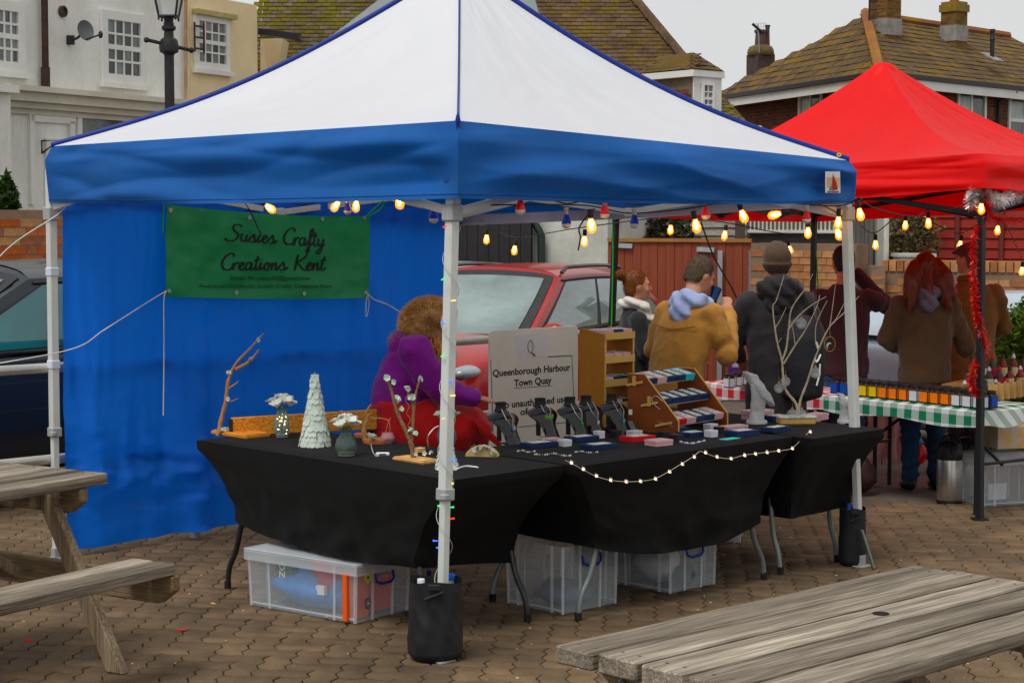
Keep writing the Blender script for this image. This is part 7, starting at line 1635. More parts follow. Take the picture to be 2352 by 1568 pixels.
b = MB(); b.tube(catmull([tuple(q) for q in GP], 5), .0016, 5); b.build('wire', mk('wire_pale', (.5, .48, .40), var=.1), ga_, world=True)
m_led = mk('led_amber', (1, .7, .3), var=0, emit=(1, .55, .14), es=6)
for i, q in enumerate(GP):
    if i in (0, 11): continue
    b = MB(); flower(b, q + NO * .004, .012, i, 4, (NO.x, NO.y, .4)); pe = b.build('petal', mk('petal_lilac', (.62, .58, .68), rough=.3, var=.1, trans=.3), ga_, world=True, fix=False)
    b = MB(); b.ball(q + NO * .006, .0042, 7, 5); b.build('led', m_led, pe, world=True, smooth=180)
# coloured led string winding round the front pole
ls_ = thing('pole_fairy_lights', 'coloured fairy light string winding round the front pole', 'fairy lights', NN)
def pole_at(z): return NN.lerp(tN, z / 2.12)
b = MB(); W = []
for k in range(120): z = 1.78 - k * .0125; a = k * .30; W.append(pole_at(z) + V((.034 * math.cos(a), .034 * math.sin(a), 0)))
b.tube(W, .0014, 5); b.build('wire', mk('wire_clear', (.45, .47, .42), var=.1), ls_, world=True)
for i, (u, v, c) in enumerate(((1024, 519, 'r'), (1015, 741, 'b'), (1019, 816, 'g'), (1039, 875, 'b'), (1044, 908, 'w'), (1022, 960, 'w'), (1047, 1055, 'b'), (1040, 1110, 'w'), (1007, 1161, 'g'), (1041, 1164, 'g'), (1042, 1190, 'r'), (996, 1241, 'b'), (1004, 1257, 'b'), (1017, 1262, 'w'), (1020, 640, 'g'), (1045, 690, 'w'))):
    q = on_line(u, v, pole_at(1) + V((-.5, -.02, 0)), pole_at(1) + V((.5, -.02, 0))); cc = {'r': (1, .05, .03), 'g': (.03, .9, .2), 'b': (.05, .2, 1), 'w': (1, .6, .15)}[c]; b = MB(); ax = V((u - 1022 if abs(u - 1022) > 4 else 6, -6, 3)).normalized(); b.tube([q - ax * .016, q - ax * .004], .003, 6); b.ball(q, .0042, 7, 5); b.build('led', mk('led_' + c, cc, var=0, rough=.3, emit=cc, es=.7), ls_, world=True, smooth=60)
# ================================================================== people
m_skin = mk('skin', (.50, .27, .19), rough=.5, var=.10, vs=18, spec=.4); m_skinr = mk('skin_flushed', (.52, .20, .14), rough=.5, var=.1, vs=18)
def limb(b, pts, rs, n=12):
    P = [V(p) for p in pts]; 
    for p, r in zip(P, rs): b.ball(p, r, n, 8)
    b.tube(P, list(rs), n)
def hand(b, w_, d, k=1., curl=.5, side=1):
    """palm, four unequal bent fingers and a thumb from the palm's side; d: direction of the fingers"""
    d = V(d).normalized(); x = d.cross(V((0, 0, 1)));
    if x.length < .1: x = V((side, 0, 0))
    x.normalize(); n = x.cross(d); w_ = V(w_)
    M = Matrix((x, d, n)).transposed(); b.ball(w_ + d * .045 * k, (.038 * k, .05 * k, .016 * k), 10, 7, M=M)
    for i, L in enumerate((.062, .072, .068, .054)):
        o = w_ + d * .085 * k + x * ((i - 1.5) * .019 * k); q = o + d * L * .5 * k - n * L * .15 * curl * k; e = q + d * L * .35 * k - n * L * .55 * curl * k; limb(b, (o - d * .01 * k, q, e), (.0092 * k, .0085 * k, .007 * k), 7)
    o = w_ + d * .03 * k + x * side * .034 * k; limb(b, (o, o + x * side * .022 * k + d * .03 * k, o + x * side * .016 * k + d * .058 * k - n * .01 * k), (.0115 * k, .0105 * k, .008 * k), 7)
def person(label, loc, rz, H, coat, trousers, hair, lean=0., lean_x=0., coat_z=.5, arms=None, width=1., head=(0, 0), shoes=None, hood=None, hair_style='short', extra=None, skin=None, sleeve=1., build=1.):
    k = H / 1.75; t = thing('person', label, 'person', loc, rz); skin = skin or m_skin
    hz = .92 * k
    def T(x, y, z):
        x, y, z = x * k, y * k, z * k; e = max(0, z - hz); return V((x + lean_x * e, y + lean * e - .12 * lean * e * e, z - .10 * abs(lean) * e))
    ar = arms or {}
    def arm(s):
        d_ = ar.get('R' if s > 0 else 'L'); sh = (s * .172 * width, 0, 1.365)
        return [sh] + (list(d_) if d_ else [(s * .25 * width, .0, 1.12), (s * .255 * width, .08, .88)])
    hc = T(0, .025, 1.635); yaw, pit = head; Mh = Matrix.Rotation(yaw, 3, 'Z') @ Matrix.Rotation(pit, 3, 'X')
    def hp(x, y, z): return hc + Mh @ (V((x, y, z)) * k)
    b = MB()
    b.ball(hc, (.076 * k, .095 * k, .113 * k), 18, 12, M=Mh); b.ball(hp(0, .035, -.055), (.056 * k, .062 * k, .062 * k), 14, 9, M=Mh); b.ball(hp(0, .088, -.09), (.024 * k, .02 * k, .018 * k), 10, 7)
    limb(b, (hp(0, .092, .012), hp(0, .108, -.018), hp(0, .112, -.03)), (.010 * k, .013 * k, .015 * k), 8)
    b.ball(hp(0, .092, -.058), (.024 * k, .012 * k, .008 * k), 8, 6, M=Mh); b.ball(hp(0, .09, -.07), (.02 * k, .011 * k, .008 * k), 8, 6, M=Mh)
    for s in (-1, 1):
        b.ball(hp(s * .077, -.005, -.01), (.010 * k, .020 * k, .032 * k), 8, 7, M=Mh); b.ball(hp(s * .03, .085, .024), (.026 * k, .012 * k, .009 * k), 8, 6, M=Mh); b.ball(hp(s * .045, .07, -.03), (.022 * k, .02 * k, .025 * k), 8, 6, M=Mh)
    limb(b, (hp(0, -.02, -.07), T(0, -.005, 1.46), T(0, 0, 1.38)), (.055 * k, .056 * k, .065 * k))
    b.loft([(T(0, 0, z), rx * k, ry * k, None) for z, rx, ry in ((.86, .13, .085), (1.0, .125, .085), (1.2, .135, .09), (1.36, .15, .08), (1.43, .07, .06))], 14)
    for s in (-1, 1):
        A = [T(*q) for q in arm(s)]; limb(b, A, (.045 * k, .038 * k, .028 * k), 10); d_ = (A[-1] - A[-2]).normalized(); hd = ar.get('hR' if s > 0 else 'hL'); hand(b, A[-1] + d_ * .01, V(hd) if hd else d_, k * 1.0, .6, -s)
        limb(b, (T(s * .08, 0, .88), T(s * .09, .01, .48), T(s * .09, -.01, .08)), (.07 * k, .048 * k, .036 * k), 10); limb(b, (T(s * .09, -.02, .04), T(s * .10, .10, .03)), (.034 * k, .028 * k), 8)
    remesh(b, 'body', .0095, skin, t, 3)
    for s in (-1, 1): b = MB(); b.ball(hp(s * .03, .088, .010), (.012 * k, .006 * k, .006 * k), 8, 6, M=Mh); b.build('eye', mk('eye_dark', (.03, .02, .018), rough=.15), t, smooth=180)
    # coat
    b = MB(); bz = coat_z / k if False else coat_z
    rings = [(coat_z, .185, .135), (.8, .18, .135), (.95, .172, .13), (1.15, .182, .128), (1.3, .192, .118), (1.385, .165, .10), (1.435, .10, .085), (1.47, .078, .078)]
    b.loft([(T(0, -.005, z), rx * k * width * build, ry * k * build, None) for z, rx, ry in rings], 22)
    for s in (-1, 1):
        A = [T(*q) for q in arm(s)]; m_ = A[1]; limb(b, (A[0], A[0].lerp(m_, .5), m_, m_.lerp(A[2], .5), A[2]), tuple(r * k * build * sleeve for r in (.078, .072, .066, .058, .048)), 12)
    o = remesh(b, 'coat', .013, coat, t, 5)
    puff(o, lambda c: k * (.013 * (.4 - 1.6 * abs(fbm(c.x * 5 + loc[0] + c.z * 1.2, c.y * 5, c.z * 2.4, 1))) + .009 * (.4 - 1.6 * abs(fbm(c.x * 11 - c.z * 4, c.y * 11, c.z * 8 + 3, 1))) + .006 * math.sin(c.z * 26 + 5 * fbm(c.x * 6, c.y * 6, c.z * 3)) * min(1, max(0, abs(c.x) * 6 - .6))))
    # legs
    b = MB()
    for s in (-1, 1): limb(b, (T(s * .085, 0, .88), T(s * .095, .012, .5), T(s * .095, -.005, .26), T(s * .095, -.005, .10)), (.098 * k, .076 * k, .066 * k, .062 * k), 12)
    b.ball(T(0, 0, .88), (.16 * k, .12 * k, .12 * k)); o = remesh(b, 'trousers', .013, trousers, t, 4)
    puff(o, lambda c: (.007 * math.sin(c.z * 70 + 6 * fbm(c.x * 8, c.y * 8, c.z * 5)) + .006 * fbm(c.x * 12, c.y * 12, c.z * 12)))
    for s in (-1, 1):
        b = MB(); b.ball(T(s * .098, -.02, .055), (.046 * k, .06 * k, .055 * k)); b.ball(T(s * .105, .08, .035), (.044 * k, .085 * k, .035 * k)); b.tube([T(s * .095, -.01, .05), T(s * .095, -.01, .12)], .05 * k, 10)
        for v_ in b.v: v_.z = max(v_.z, .002)
        remesh(b, 'shoe', .01, shoes or mk('shoe_black', (.012, .012, .013), rough=.45), t, 2)
    # hair
    b = MB()
    if hair_style != 'none':
        b.ball(hp(0, -.014, .022), (.083 * k, .098 * k, .107 * k), 18, 12, M=Mh); b.ball(hp(0, -.05, -.03), (.072 * k, .06 * k, .075 * k), 14, 9, M=Mh)
        if hair_style == 'bun': b.ball(hp(0, -.125, .085), (.05 * k,) * 3, 12, 9)
        if hair_style == 'long':
            for (dx, dz) in ((-.07, -.09), (0, -.10), (.07, -.09), (-.085, -.03), (.085, -.03)): limb(b, (hp(dx * .9, -.045, .02), hp(dx * 1.5, -.10, dz - .02), hp(dx * 2.0, -.14, dz - .16)), (.055 * k, .055 * k, .03 * k))
        # cut away the face
        o = remesh(b, 'hair', .0085, hair, t, 2)
        Mi3 = Mh.inverted()
        bm = bmesh.new(); bm.from_mesh(o.data); kill = []
        for v_ in bm.verts:
            q = Mi3 @ (v_.co - hc) / k
            if q.y > .045 + .045 * max(0, q.z - .045) / .03 and q.z < .075: kill.append(v_)
            elif hair_style == 'short' and q.z < -.075: kill.append(v_)
            else: v_.co += v_.normal * (.004 * fbm(q.x * 40, q.y * 40, q.z * 14))
        bmesh.ops.delete(bm, geom=kill, context='VERTS'); bm.to_mesh(o.data); bm.free()
        q = MB(); rnd = random.Random(int(H * 1000)); vs = [(v_.co.copy(), v_.normal.copy()) for v_ in o.data.vertices]; Ls = {'long': .07, 'bun': .03}.get(hair_style, .014); back = Mh @ V((0, -1, .25))
        for i in range(2600):
            c, n_ = vs[rnd.randrange(len(vs))]; fl = V((0, 0, -1)) if hair_style == 'long' else (back if hair_style == 'bun' else V((0, 0, -.3))); d = (fl - n_ * fl.dot(n_) + n_ * .22 + V((rnd.gauss(0, .18), rnd.gauss(0, .18), rnd.gauss(0, .18)))).normalized(); e = n_.cross(d).normalized() * .0013; c = c - n_ * .002; q.add([c - e, c + e, c + d * Ls * rnd.uniform(.5, 1.3)], [(0, 1, 2)])
        q.build('strands', hair, o, fix=False, kind='stuff')
    if hood:
        b = MB(); hw, hd_, zz = .13, .075, 1.47
        b.ball(T(0, -.075, zz - .01), (hw * k * hood[1], hd_ * k * hood[1], .075 * k * hood[1]), 18, 10); b.ball(T(0, -.11, zz - .085), (.085 * k * hood[1], .045 * k, .075 * k * hood[1]), 14, 9)
        for s in (-1, 1): limb(b, (T(s * .10, -.04, zz), T(s * .085, .05, zz - .02), T(s * .03, .10, zz - .06)), (.05 * k, .042 * k, .03 * k))
        o = remesh(b, 'hood', .010, hood[0], t, 3)
        puff(o, lambda c: (.010 * fbm(c.x * 14, c.y * 14, c.z * 14) + .006 * math.sin(c.x * 60 + c.z * 70)))
    if extra: extra(t, T, hp, k, Mh)
    return t
def cloth(nm, c, **q): return mk(nm, c, rough=.85, var=q.pop('var', .14), vs=q.pop('vs', 10), bump=.25, bs=90, sheen=.15, fine=.08, fs=300, **q)
def ground_at(u, Y): q = at(u, 500, Y); return (q.x, q.y, -.011 - (.0 if Y < 12.4 else (Y - 12.4) * .0411))
m_jean = mk('jeans', (.016, .036, .085), c2=(.03, .06, .125), vs=14, rough=.85, bump=.3, bs=120); m_dkt = cloth('trousers_dark', (.018, .018, .02))
# woman with bun and white scarf
def ex_scarf(t, T, hp, k, Mh):
    b = MB()
    for i in range(14):
        a = 6.283 * i / 14; limb(b, (T(.085 * math.cos(a), .0 + .088 * math.sin(a), 1.475 + .03 * math.sin(a + 2.6)), T(.088 * math.cos(a + .45), .09 * math.sin(a + .45), 1.475 + .03 * math.sin(a + 3.05))), (.042 * k, .042 * k), 8)
    limb(b, (T(.09, .05, 1.46), T(.075, .115, 1.36), T(.03, .15, 1.28)), (.05 * k, .05 * k, .04 * k)); o = remesh(b, 'scarf', .01, cloth('scarf_cream', (.62, .60, .53)), t, 3)
    puff(o, lambda c: (.008 * math.sin(c.z * 90 + c.x * 40 + c.y * 30)))
person('woman in black coat and white scarf with auburn bun, in profile', ground_at(1458, 12.1), -1.45, 1.44, cloth('coat_black', (.013, .013, .014)), m_dkt, mk('hair_auburn', (.10, .035, .015), c2=(.20, .07, .02), vs=8, st=(8, 8, 1), rough=.45), coat_z=.5, hair_style='bun', extra=ex_scarf, arms={'R': [(.22, .05, 1.12), (.18, .24, 1.05)], 'L': [(-.22, .05, 1.12), (-.18, .24, 1.05)]})
# boy in mustard jacket drinking
def ex_cup(t, T, hp, k, Mh):
    b = MB(); c = hp(.02, .15, -.065); b.lathe([(.026, -.05), (.034, .035), (.031, .035), (.024, -.045)], 16, c=c, M=Matrix.Rotation(-.5, 3, 'X')); b.build('cup', mk('cup_navy', (.01, .03, .10), rough=.4), t, smooth=40)
    b = MB(); b.ball(hp(0, .098, -.062), (.02 * k, .01 * k, .009 * k), 8, 6); b.build('lips', mk('lips', (.42, .08, .06), rough=.4), t, smooth=180)
    b = MB(); b.tube([T(-.16, -.125, 1.30), T(-.08, -.142, 1.285), T(0, -.147, 1.275), T(.08, -.142, 1.285), T(.16, -.125, 1.30)], .005, 6); b.build('yoke_seam', cloth('seam_tan', (.42, .19, .05)), t, smooth=60)
    b = MB(); limb(b, (T(-.05, -.06, 1.47), T(.07, -.02, 1.475), T(.085, .05, 1.45)), (.03 * k, .032 * k, .028 * k)); remesh(b, 'fleece_collar', .01, cloth('fleece_cream', (.58, .48, .30)), t, 3)
person('boy in mustard jacket with light blue hood drinking from a cup', ground_at(1550, 10.8), -.75, 1.58, cloth('coat_mustard', (.38, .20, .072), var=.2), m_jean, mk('hair_cropped', (.055, .038, .026), c2=(.10, .075, .05), vs=30, rough=.8), lean=.38, coat_z=.64, width=1.08, build=1.08, head=(-.25, -.45), hood=(cloth('hood_lightblue', (.36, .42, .62)), 1.0), extra=ex_cup, arms={'R': [(.30, .12, 1.10), (.12, .27, 1.36)], 'hR': (-.35, .35, .8), 'L': [(-.28, .08, 1.12), (-.10, .25, 1.06)]}, sleeve=1.04)
# hooded man in long black coat with backpack
def ex_pack(t, T, hp, k, Mh):
    b = MB(); b.loft([(T(.13, -.19, z), rx * k, ry * k, None) for z, rx, ry in ((.74, .03, .03), (.77, .135, .075), (.95, .15, .09), (1.15, .145, .085), (1.26, .11, .06), (1.30, .04, .03))], 18); o = remesh(b, 'backpack', .013, mk('backpack_black', (.010, .010, .013), rough=.55, var=.2, bump=.2, bs=50), t, 4)
    b = MB(); b.tube([T(.23, -.14, 1.25), T(.24, .0, 1.42), T(.21, .09, 1.3)], .02 * k, 8); b.build('strap', m_bag, t, smooth=60)
    b = MB(); q = [T(.255, -.235, z) for z in (1.20, 1.12, 1.04, .96, .9, .85)]; b.tube([T(.20, -.268, 1.13), T(.215, -.268, 1.08)], .006, 5); b.tube(catmull([tuple(T(*e)) for e in ((.188, -.283, 1.03), (.195, -.285, 1.005), (.208, -.282, 1.012), (.228, -.272, 1.05))], 4), .006, 5); b.tube([T(.225, -.272, .99), T(.222, -.272, .92), T(.205, -.27, .85)], .006, 5); b.build('white_mark', mk('mark_white', (.7, .72, .75), var=0), t)
    b = MB(); b.ball(hp(0, -.012, .03), (.090 * k, .105 * k, .108 * k), 18, 12, M=Mh); o = remesh(b, 'beanie', .009, cloth('beanie_brown', (.075, .048, .03)), t, 2); hc_ = hp(0, 0, 0); puff(o, lambda c: .0035 * math.sin(34 * math.atan2(c.x - hc_.x, c.y - hc_.y)) + (.012 if c.z < hc_.z - .005 else 0))
    b = MB(); b.box(T(.03, -.155, 1.50), (.03, .012, .07), rx=.3); b.build('hood_toggle', mk('toggle', (.05, .05, .05)), t, bevel=.003)
person('man in long black hooded coat and brown beanie with black backpack', ground_at(1787, 11.2), .06, 1.63, cloth('coat_charcoal', (.016, .014, .016)), m_dkt, mk('hair_dark', (.03, .02, .015)), coat_z=.42, width=1.08, build=1.03, hood=(cloth('hood_black', (.013, .011, .012)), 1.25), extra=ex_pack, arms={'R': [(.27, .06, 1.12), (.18, .24, 1.02)], 'L': [(-.28, .05, 1.12), (-.20, .24, 1.0)]}, sleeve=1.04)
# dark haired man, hand at his face
person('dark-haired man in maroon fleece with one hand at his face', ground_at(1940, 12.5), .0, 1.60, cloth('coat_maroon', (.045, .018, .020)), mk('jeans_blue', (.035, .06, .12), var=.2, vs=12, rough=.85), mk('hair_black', (.016, .012, .011), rough=.6), coat_z=.80, width=1.05, build=1.02, arms={'R': [(.34, .10, 1.30), (.13, .15, 1.54)], 'hR': (-.6, .1, .5), 'L': [(-.27, .04, 1.14), (-.2, .24, 1.05)]}, skin=m_skinr, head=(.1, -.1))
# girl with red hair
person('red-haired girl in brown coat with grey hood, seen from behind', ground_at(2128, 12.05), .05, 1.56, cloth('coat_brown', (.075, .042, .022)), m_jean, mk('hair_red', (.085, .016, .010), c2=(.15, .035, .016), vs=6, st=(9, 9, .7), rough=.4), coat_z=.80, width=1.06, build=1.03, hair_style='long', hood=(cloth('hood_grey', (.13, .12, .16)), .82), arms={'R': [(.33, .06, 1.05), (.24, .16, 1.34)], 'hR': (-.25, .1, .9), 'L': [(-.28, .05, 1.12), (-.16, .24, 1.05)]}, sleeve=1.04)
# man with flat cap
def ex_cap(t, T, hp, k, Mh):
    b = MB(); b.ball(hp(0, -.005, .055), (.098 * k, .125 * k, .062 * k), 18, 10, M=Mh); b.ball(hp(0, .10, .04), (.075 * k, .055 * k, .018 * k), 14, 7, M=Mh); o = remesh(b, 'flat_cap', .009, cloth('cap_brown', (.085, .03, .02)), t, 3)
    b = MB(); limb(b, (T(-.07, .02, 1.475), T(0, -.075, 1.48), T(.07, .02, 1.475)), (.035 * k,) * 3); remesh(b, 'collar', .01, cloth('coat_tan', (.14, .072, .025)), t, 3)
person('man in brown flat cap and tan coat, back to camera', ground_at(2232, 13.1), .15, 1.64, cloth('coat_tan', (.14, .072, .025)), m_dkt, mk('hair_grey', (.12, .08, .06)), coat_z=.55, width=1.08, build=1.05, extra=ex_cap, head=(.5, 0), arms={'R': [(.29, .06, 1.12), (.20, .22, 1.0)], 'L': [(-.27, .05, 1.12), (-.18, .24, 1.03)]}, sleeve=1.04)
# ------------------------------------------------------------------ seated stallholder
p = at(955, 500, 9.75); t = thing('person', 'seated stallholder in purple coat, brown fur hat and red blanket', 'person', (p.x, p.y, 0))
def S(u, v, dy=0.): return at(u, v, 9.75 + dy) - V((p.x, p.y, 0))
b = MB(); hc = S(985, 745)
b.ball(hc, (.10, .085, .12), 16, 11); b.ball(hc + V((.045, 0, -.05)), (.06, .055, .06)); limb(b, (hc + V((.09, 0, .0)), hc + V((.115, 0, -.03))), (.012, .016), 8); b.ball(hc + V((.08, 0, -.07)), (.02, .03, .012)); limb(b, (hc + V((-.02, 0, -.08)), S(968, 800)), (.055, .07))
b.loft([(S(925, 1000), .16, .13, None), (S(935, 930), .15, .12, None), (S(950, 860), .16, .12, None), (S(962, 810), .13, .09, None)], 14)
for dy in (-.17, .17):
    limb(b, (S(962, 815, dy), S(1000, 885, dy), S(1085, 912, dy * .7)), (.045, .04, .03), 10); hand(b, S(1090, 913, dy * .7), (1, 0, -.15), 1., .7, 1 if dy < 0 else -1); limb(b, (S(935, 1000, dy * .6), S(1075, 990, dy * .6), S(1090, 1130, dy * .6)), (.08, .06, .045), 10); limb(b, (S(1090, 1130, dy * .6), S(1125, 1185, dy * .6)), (.045, .035), 8)
remesh(b, 'body', .011, m_skin, t, 3)
b = MB(); b.loft([(S(918, 985), .17, .20, None), (S(922, 930), .165, .195, None), (S(934, 870), .165, .19, None), (S(950, 815), .15, .165, None), (S(962, 785), .11, .12, None), (S(968, 768), .085, .09, None)], 20)
for dy in (-.18, .18): limb(b, (S(955, 805, dy), S(985, 860, dy), S(1020, 895, dy * .95), S(1055, 905, dy * .85), S(1082, 912, dy * .75)), (.095, .088, .078, .066, .056), 12)
b.ball(S(930, 790), (.10, .13, .07)); o = remesh(b, 'coat', .013, cloth('coat_purple', (.19, .014, .21)), t, 4)
puff(o, lambda c: (.018 * (.4 - 1.6 * abs(fbm(c.x * 5 + c.z * 3, c.y * 5, c.z * 6, 1))) + .009 * (.4 - 1.6 * abs(fbm(c.x * 12 - c.z * 6, c.y * 9, c.z * 12, 1)))))
# fur hat, fur collar, hair
m_fur = mk('fur_brown', (.34, .175, .07), c2=(.75, .50, .27), vs=16, rough=.9, bump=.8, bs=60); m_furp = mk('fur_pale', (.36, .17, .06), c2=(.6, .42, .25), vs=14, rough=.9, bump=.8, bs=60)
def fur(name, blobs, mat, seed, n, L, strand=.0022):
    b = MB(); rnd = random.Random(seed)
    for c, r in blobs: b.ball(c, r, 20, 14)
    o = remesh(b, name, .014, mat, t, 3); me = o.data; q = MB(); vs = [(v_.co.copy(), v_.normal.copy()) for v_ in me.vertices]
    for k_ in range(n):
        vc, vn = vs[rnd.randrange(len(vs))]; nrm = (vn + V((rnd.gauss(0, .45), rnd.gauss(0, .45), rnd.gauss(0, .3) - .35))).normalized(); e = nrm.orthogonal().normalized() * strand; a = vc; q.add([a - e, a + e, a + nrm * L * rnd.uniform(.6, 1.3)], [(0, 1, 2)])
    q.build('strands', mat, o, fix=False, kind='stuff')
fur('fur_hat', [(S(988, 722), (.125, .115, .085)), (S(972, 735), (.12, .11, .085)), (S(958, 752), (.09, .10, .075))], m_fur, 3, 9000, .026)
fur('fur_trim', [(S(928, 785), (.06, .10, .045)), (S(950, 783), (.07, .10, .05)), (S(985, 795), (.06, .08, .06)), (S(1003, 785), (.045, .06, .05))], m_furp, 5, 5000, .035)
b = MB(); rnd = random.Random(8)
for k_ in range(90): a = S(rnd.uniform(955, 1015), rnd.uniform(768, 790), rnd.uniform(-.1, -.02)); b.tube([a, a + V((rnd.uniform(-.02, .03), -.03, -.05)), a + V((rnd.uniform(-.03, .06), -.05, -.12))], [.003, .0025, .001], 4)
b.build('hair', mk('hair_ginger', (.45, .2, .07), c2=(.62, .34, .14), vs=9), t, kind='stuff')
b = MB(); b.loft([(S(955, 1120), .26, .24, None), (S(965, 1040), .30, .27, None), (S(975, 990), .33, .27, None), (S(960, 945), .25, .24, None), (S(930, 915), .17, .2, None)], 20); b.ball(S(1060, 985), (.16, .22, .13)); b.ball(S(1020, 960), (.16, .22, .1)); o = remesh(b, 'blanket', .016, cloth('blanket_red', (.42, .006, .010), var=.2), t, 4)
puff(o, lambda c: (.028 * (.4 - 1.6 * abs(fbm(c.x * 5 + c.z * 4, c.y * 4, c.z * 3, 1))) + .01 * (.4 - 1.6 * abs(fbm(c.x * 12, c.y * 9, c.z * 12, 1)))))
b = MB()
for k_ in range(26): a = S(1085 + k_ * 2, 960 + k_ * 1.6, -.20 + .01 * (k_ % 3)); b.tube([a, a + V((.03, -.01, -.035)), a + V((.045, -.015, -.075))], [.006, .005, .003], 5)
b.build('fringe', cloth('blanket_red', (.34, .008, .010)), t, kind='stuff')
ch_ = thing('folding_chair', 'folding chair hidden under the seated stallholder', 'chair', (p.x - .05, p.y, 0)); b = MB(); b.box((0, 0, .44), (.46, .46, .03)); b.build('seat', m_bag, ch_, bevel=.006); b = MB(); b.box((-.19, 0, .62), (.03, .40, .24)); b.build('backrest', m_bag, ch_, bevel=.006)
for sx in (-1, 1):
    for sy in (-1, 1): b = MB(); b.tube([(sx * .2, sy * .2, 0), (sx * .2, sy * .2, .43)], .012, 8); b.build('leg', m_legb, ch_, smooth=60)
# ================================================================== harbour sign on the railing
sA, sB = RLp(2.0, 0) - nW * .075, RLp(4.5, 0) - nW * .075
s00, s10, s01 = on_line(1122, 1006, sA, sB), on_line(1324, 996, sA, sB), on_line(1116, 760, sA, sB)
sg = thing('harbour_sign', 'cream harbour notice board fixed to the railing, partly behind busts', 'sign', (s00.x, s00.y, .2))
sd_ = V((s10.x - s00.x, s10.y - s00.y, 0)); sw = sd_.length; shh = s01.z - s00.z + .12; MS = plane_matrix(V((s00.x, s00.y, s00.z - .12)), sd_, (0, 0, 1))
m_sgn = mk('sign_cream', (.68, .65, .58), c2=(.78, .75, .68), vs=4, rough=.45)
b = MB(); r_ = .02; poly = []
for (cx, cy, a0) in ((sw - r_, r_, -90), (sw - r_, shh - r_, 0), (r_, shh - r_, 90), (r_, r_, 180)): poly += [(cx + r_ * math.cos(R(a0 + 30 * k)), cy + r_ * math.sin(R(a0 + 30 * k))) for k in range(4)]
b.prism(poly, MS, .012); b.build('panel', m_sgn, sg, world=True)
def sp(u, v): q = on_line(u, v, sA, sB); l = MS.inverted() @ q; return l.x, l.y
def spoly(pts, mat, z, name, h=.0006): b = MB(); b.prism(pts, MS @ Matrix.Translation((0, 0, z)), h); return b.build(name, mat, sg, world=True)
m_sgg = mk('sign_green', (.02, .10, .06), var=0); m_sgk = mk('sign_black', (.012, .012, .012), var=0)
pp = [sp(u, v) for u, v in ((1180, 772), (1200, 770), (1203, 768), (1252, 762), (1256, 818), (1190, 822), (1182, 800))]
spoly(pp, mk('sign_paper', (.66, .66, .66), rough=.7, var=.04), .0122, 'torn_paper')
b = MB(); cx, cy = sp(1215, 795); Mz = MS @ Matrix.Translation((cx, cy, .0135)); b.tube([Mz @ V((.024 * math.cos(k * .349), .040 * math.sin(k * .349), 0)) for k in range(18)], .003, 5, closed=True); b.tube([Mz @ V((.008, -.036, 0)), Mz @ V((.03, -.056, 0)), Mz @ V((.046, -.062, 0))], [.003, .008, .004], 5); b.build('emblem', mk('emblem_brown', (.22, .14, .11), var=.1), sg, world=True)
def sline(p0, p1, w_): (x0, y0), (x1, y1) = sp(*p0), sp(*p1); d = V((x1 - x0, y1 - y0, 0)).normalized(); n = V((-d.y, d.x, 0)) * w_ / 2; spoly([(x0 - n.x, y0 - n.y), (x1 - n.x, y1 - n.y), (x1 + n.x, y1 + n.y), (x0 + n.x, y0 + n.y)], m_sgg, .0122, 'border_line')
sline((1256, 819), (1309, 816), .006); sline((1310, 816), (1319, 1000), .006); sline((1124, 826), (1130, 1000), .006); sline((1177, 891), (1265, 885), .004); sline((1187, 980), (1310, 968), .005)
def stext(s_, u, v, wpx, size, z=.0125, sx_=None):
    me = text_mesh(s_, size, Matrix(), .0003, bold=.0016); xs = [q.co.x for q in me.vertices]; wd = max(xs) - min(xs); a, c = on_line(u - wpx / 2, v, sA, sB), on_line(u + wpx / 2, v, sA, sB)
    x, y = sp(u, v); me.transform(MS @ Matrix.Translation((x, y, z)) @ Matrix.Diagonal(((V((c.x - a.x, c.y - a.y, 0))).length / wd, 1, 1, 1))); me.transform(ROOT[sg.name].inverted()); me.materials.append(m_sgk); link('lettering', me, sg)
stext('Queenborough Harbour', 1219, 857, 178, .062); stext('Town Quay', 1221, 883, 86, .062); stext('No unauthorised use', 1222, 930, 158, .062); stext('of', 1200, 952, 18, .062)
# ================================================================== red pop-up stall
m_cr = mk('canopy_red', (.78, .004, .014), rough=.55, var=.06, vs=2, trans=.35, tc=(.75, .006, .012), bump=.1, bs=9)
m_fb = mk('frame_black', (.013, .013, .014), rough=.45, var=.1)
N2, L2, B2_ = gz(2250, 1193), V((.67, 13.02, 0)), V((2.44, 15.0, -.1)); R2 = B2_ + N2 - L2
rs_ = thing('pop_up_stall', 'red pop-up market stall with black frame at the right', 'stall', (N2 + B2_) / 2)
cN, cL, cB, cR = at(2257, 352, 10.78), V((L2.x, L2.y, 2.03)), V((B2_.x, B2_.y, 2.03)), V((R2.x, R2.y, 2.13)); dN, dL, dB_, dR = at(2257, 432, 10.78), V((L2.x, L2.y, 1.80)), V((B2_.x, B2_.y, 1.745)), V((R2.x, R2.y, 1.9))
P2 = at(2028, 138, 12.94)
canopy(rs_, [cN, cL, cB, cR], P2, m_cr, .15, .05, .02, 11.)
b = MB(); b.lathe([(.13, -.10), (.085, -.02), (.05, .006), (.0, .012)], 16, c=P2 - V((0, 0, .03))); b.build('peak_cap', m_cr, rs_, world=True, smooth=60)
ctr_ = (cN + cL + cB + cR) / 4
for (a, c, a2, c2, sd0) in ((cN, cL, dN, dL, 2.), (cN, cR, dN, dR, 4.), (cL, cB, dL, dB_, 6.), (cB, cR, dB_, dR, 8.)): valance(rs_, a, c, a2, c2, m_cr, sd0, .018)
nin2 = lambda q: V((ctr_.x - q.x, ctr_.y - q.y, 0)).normalized() * .07
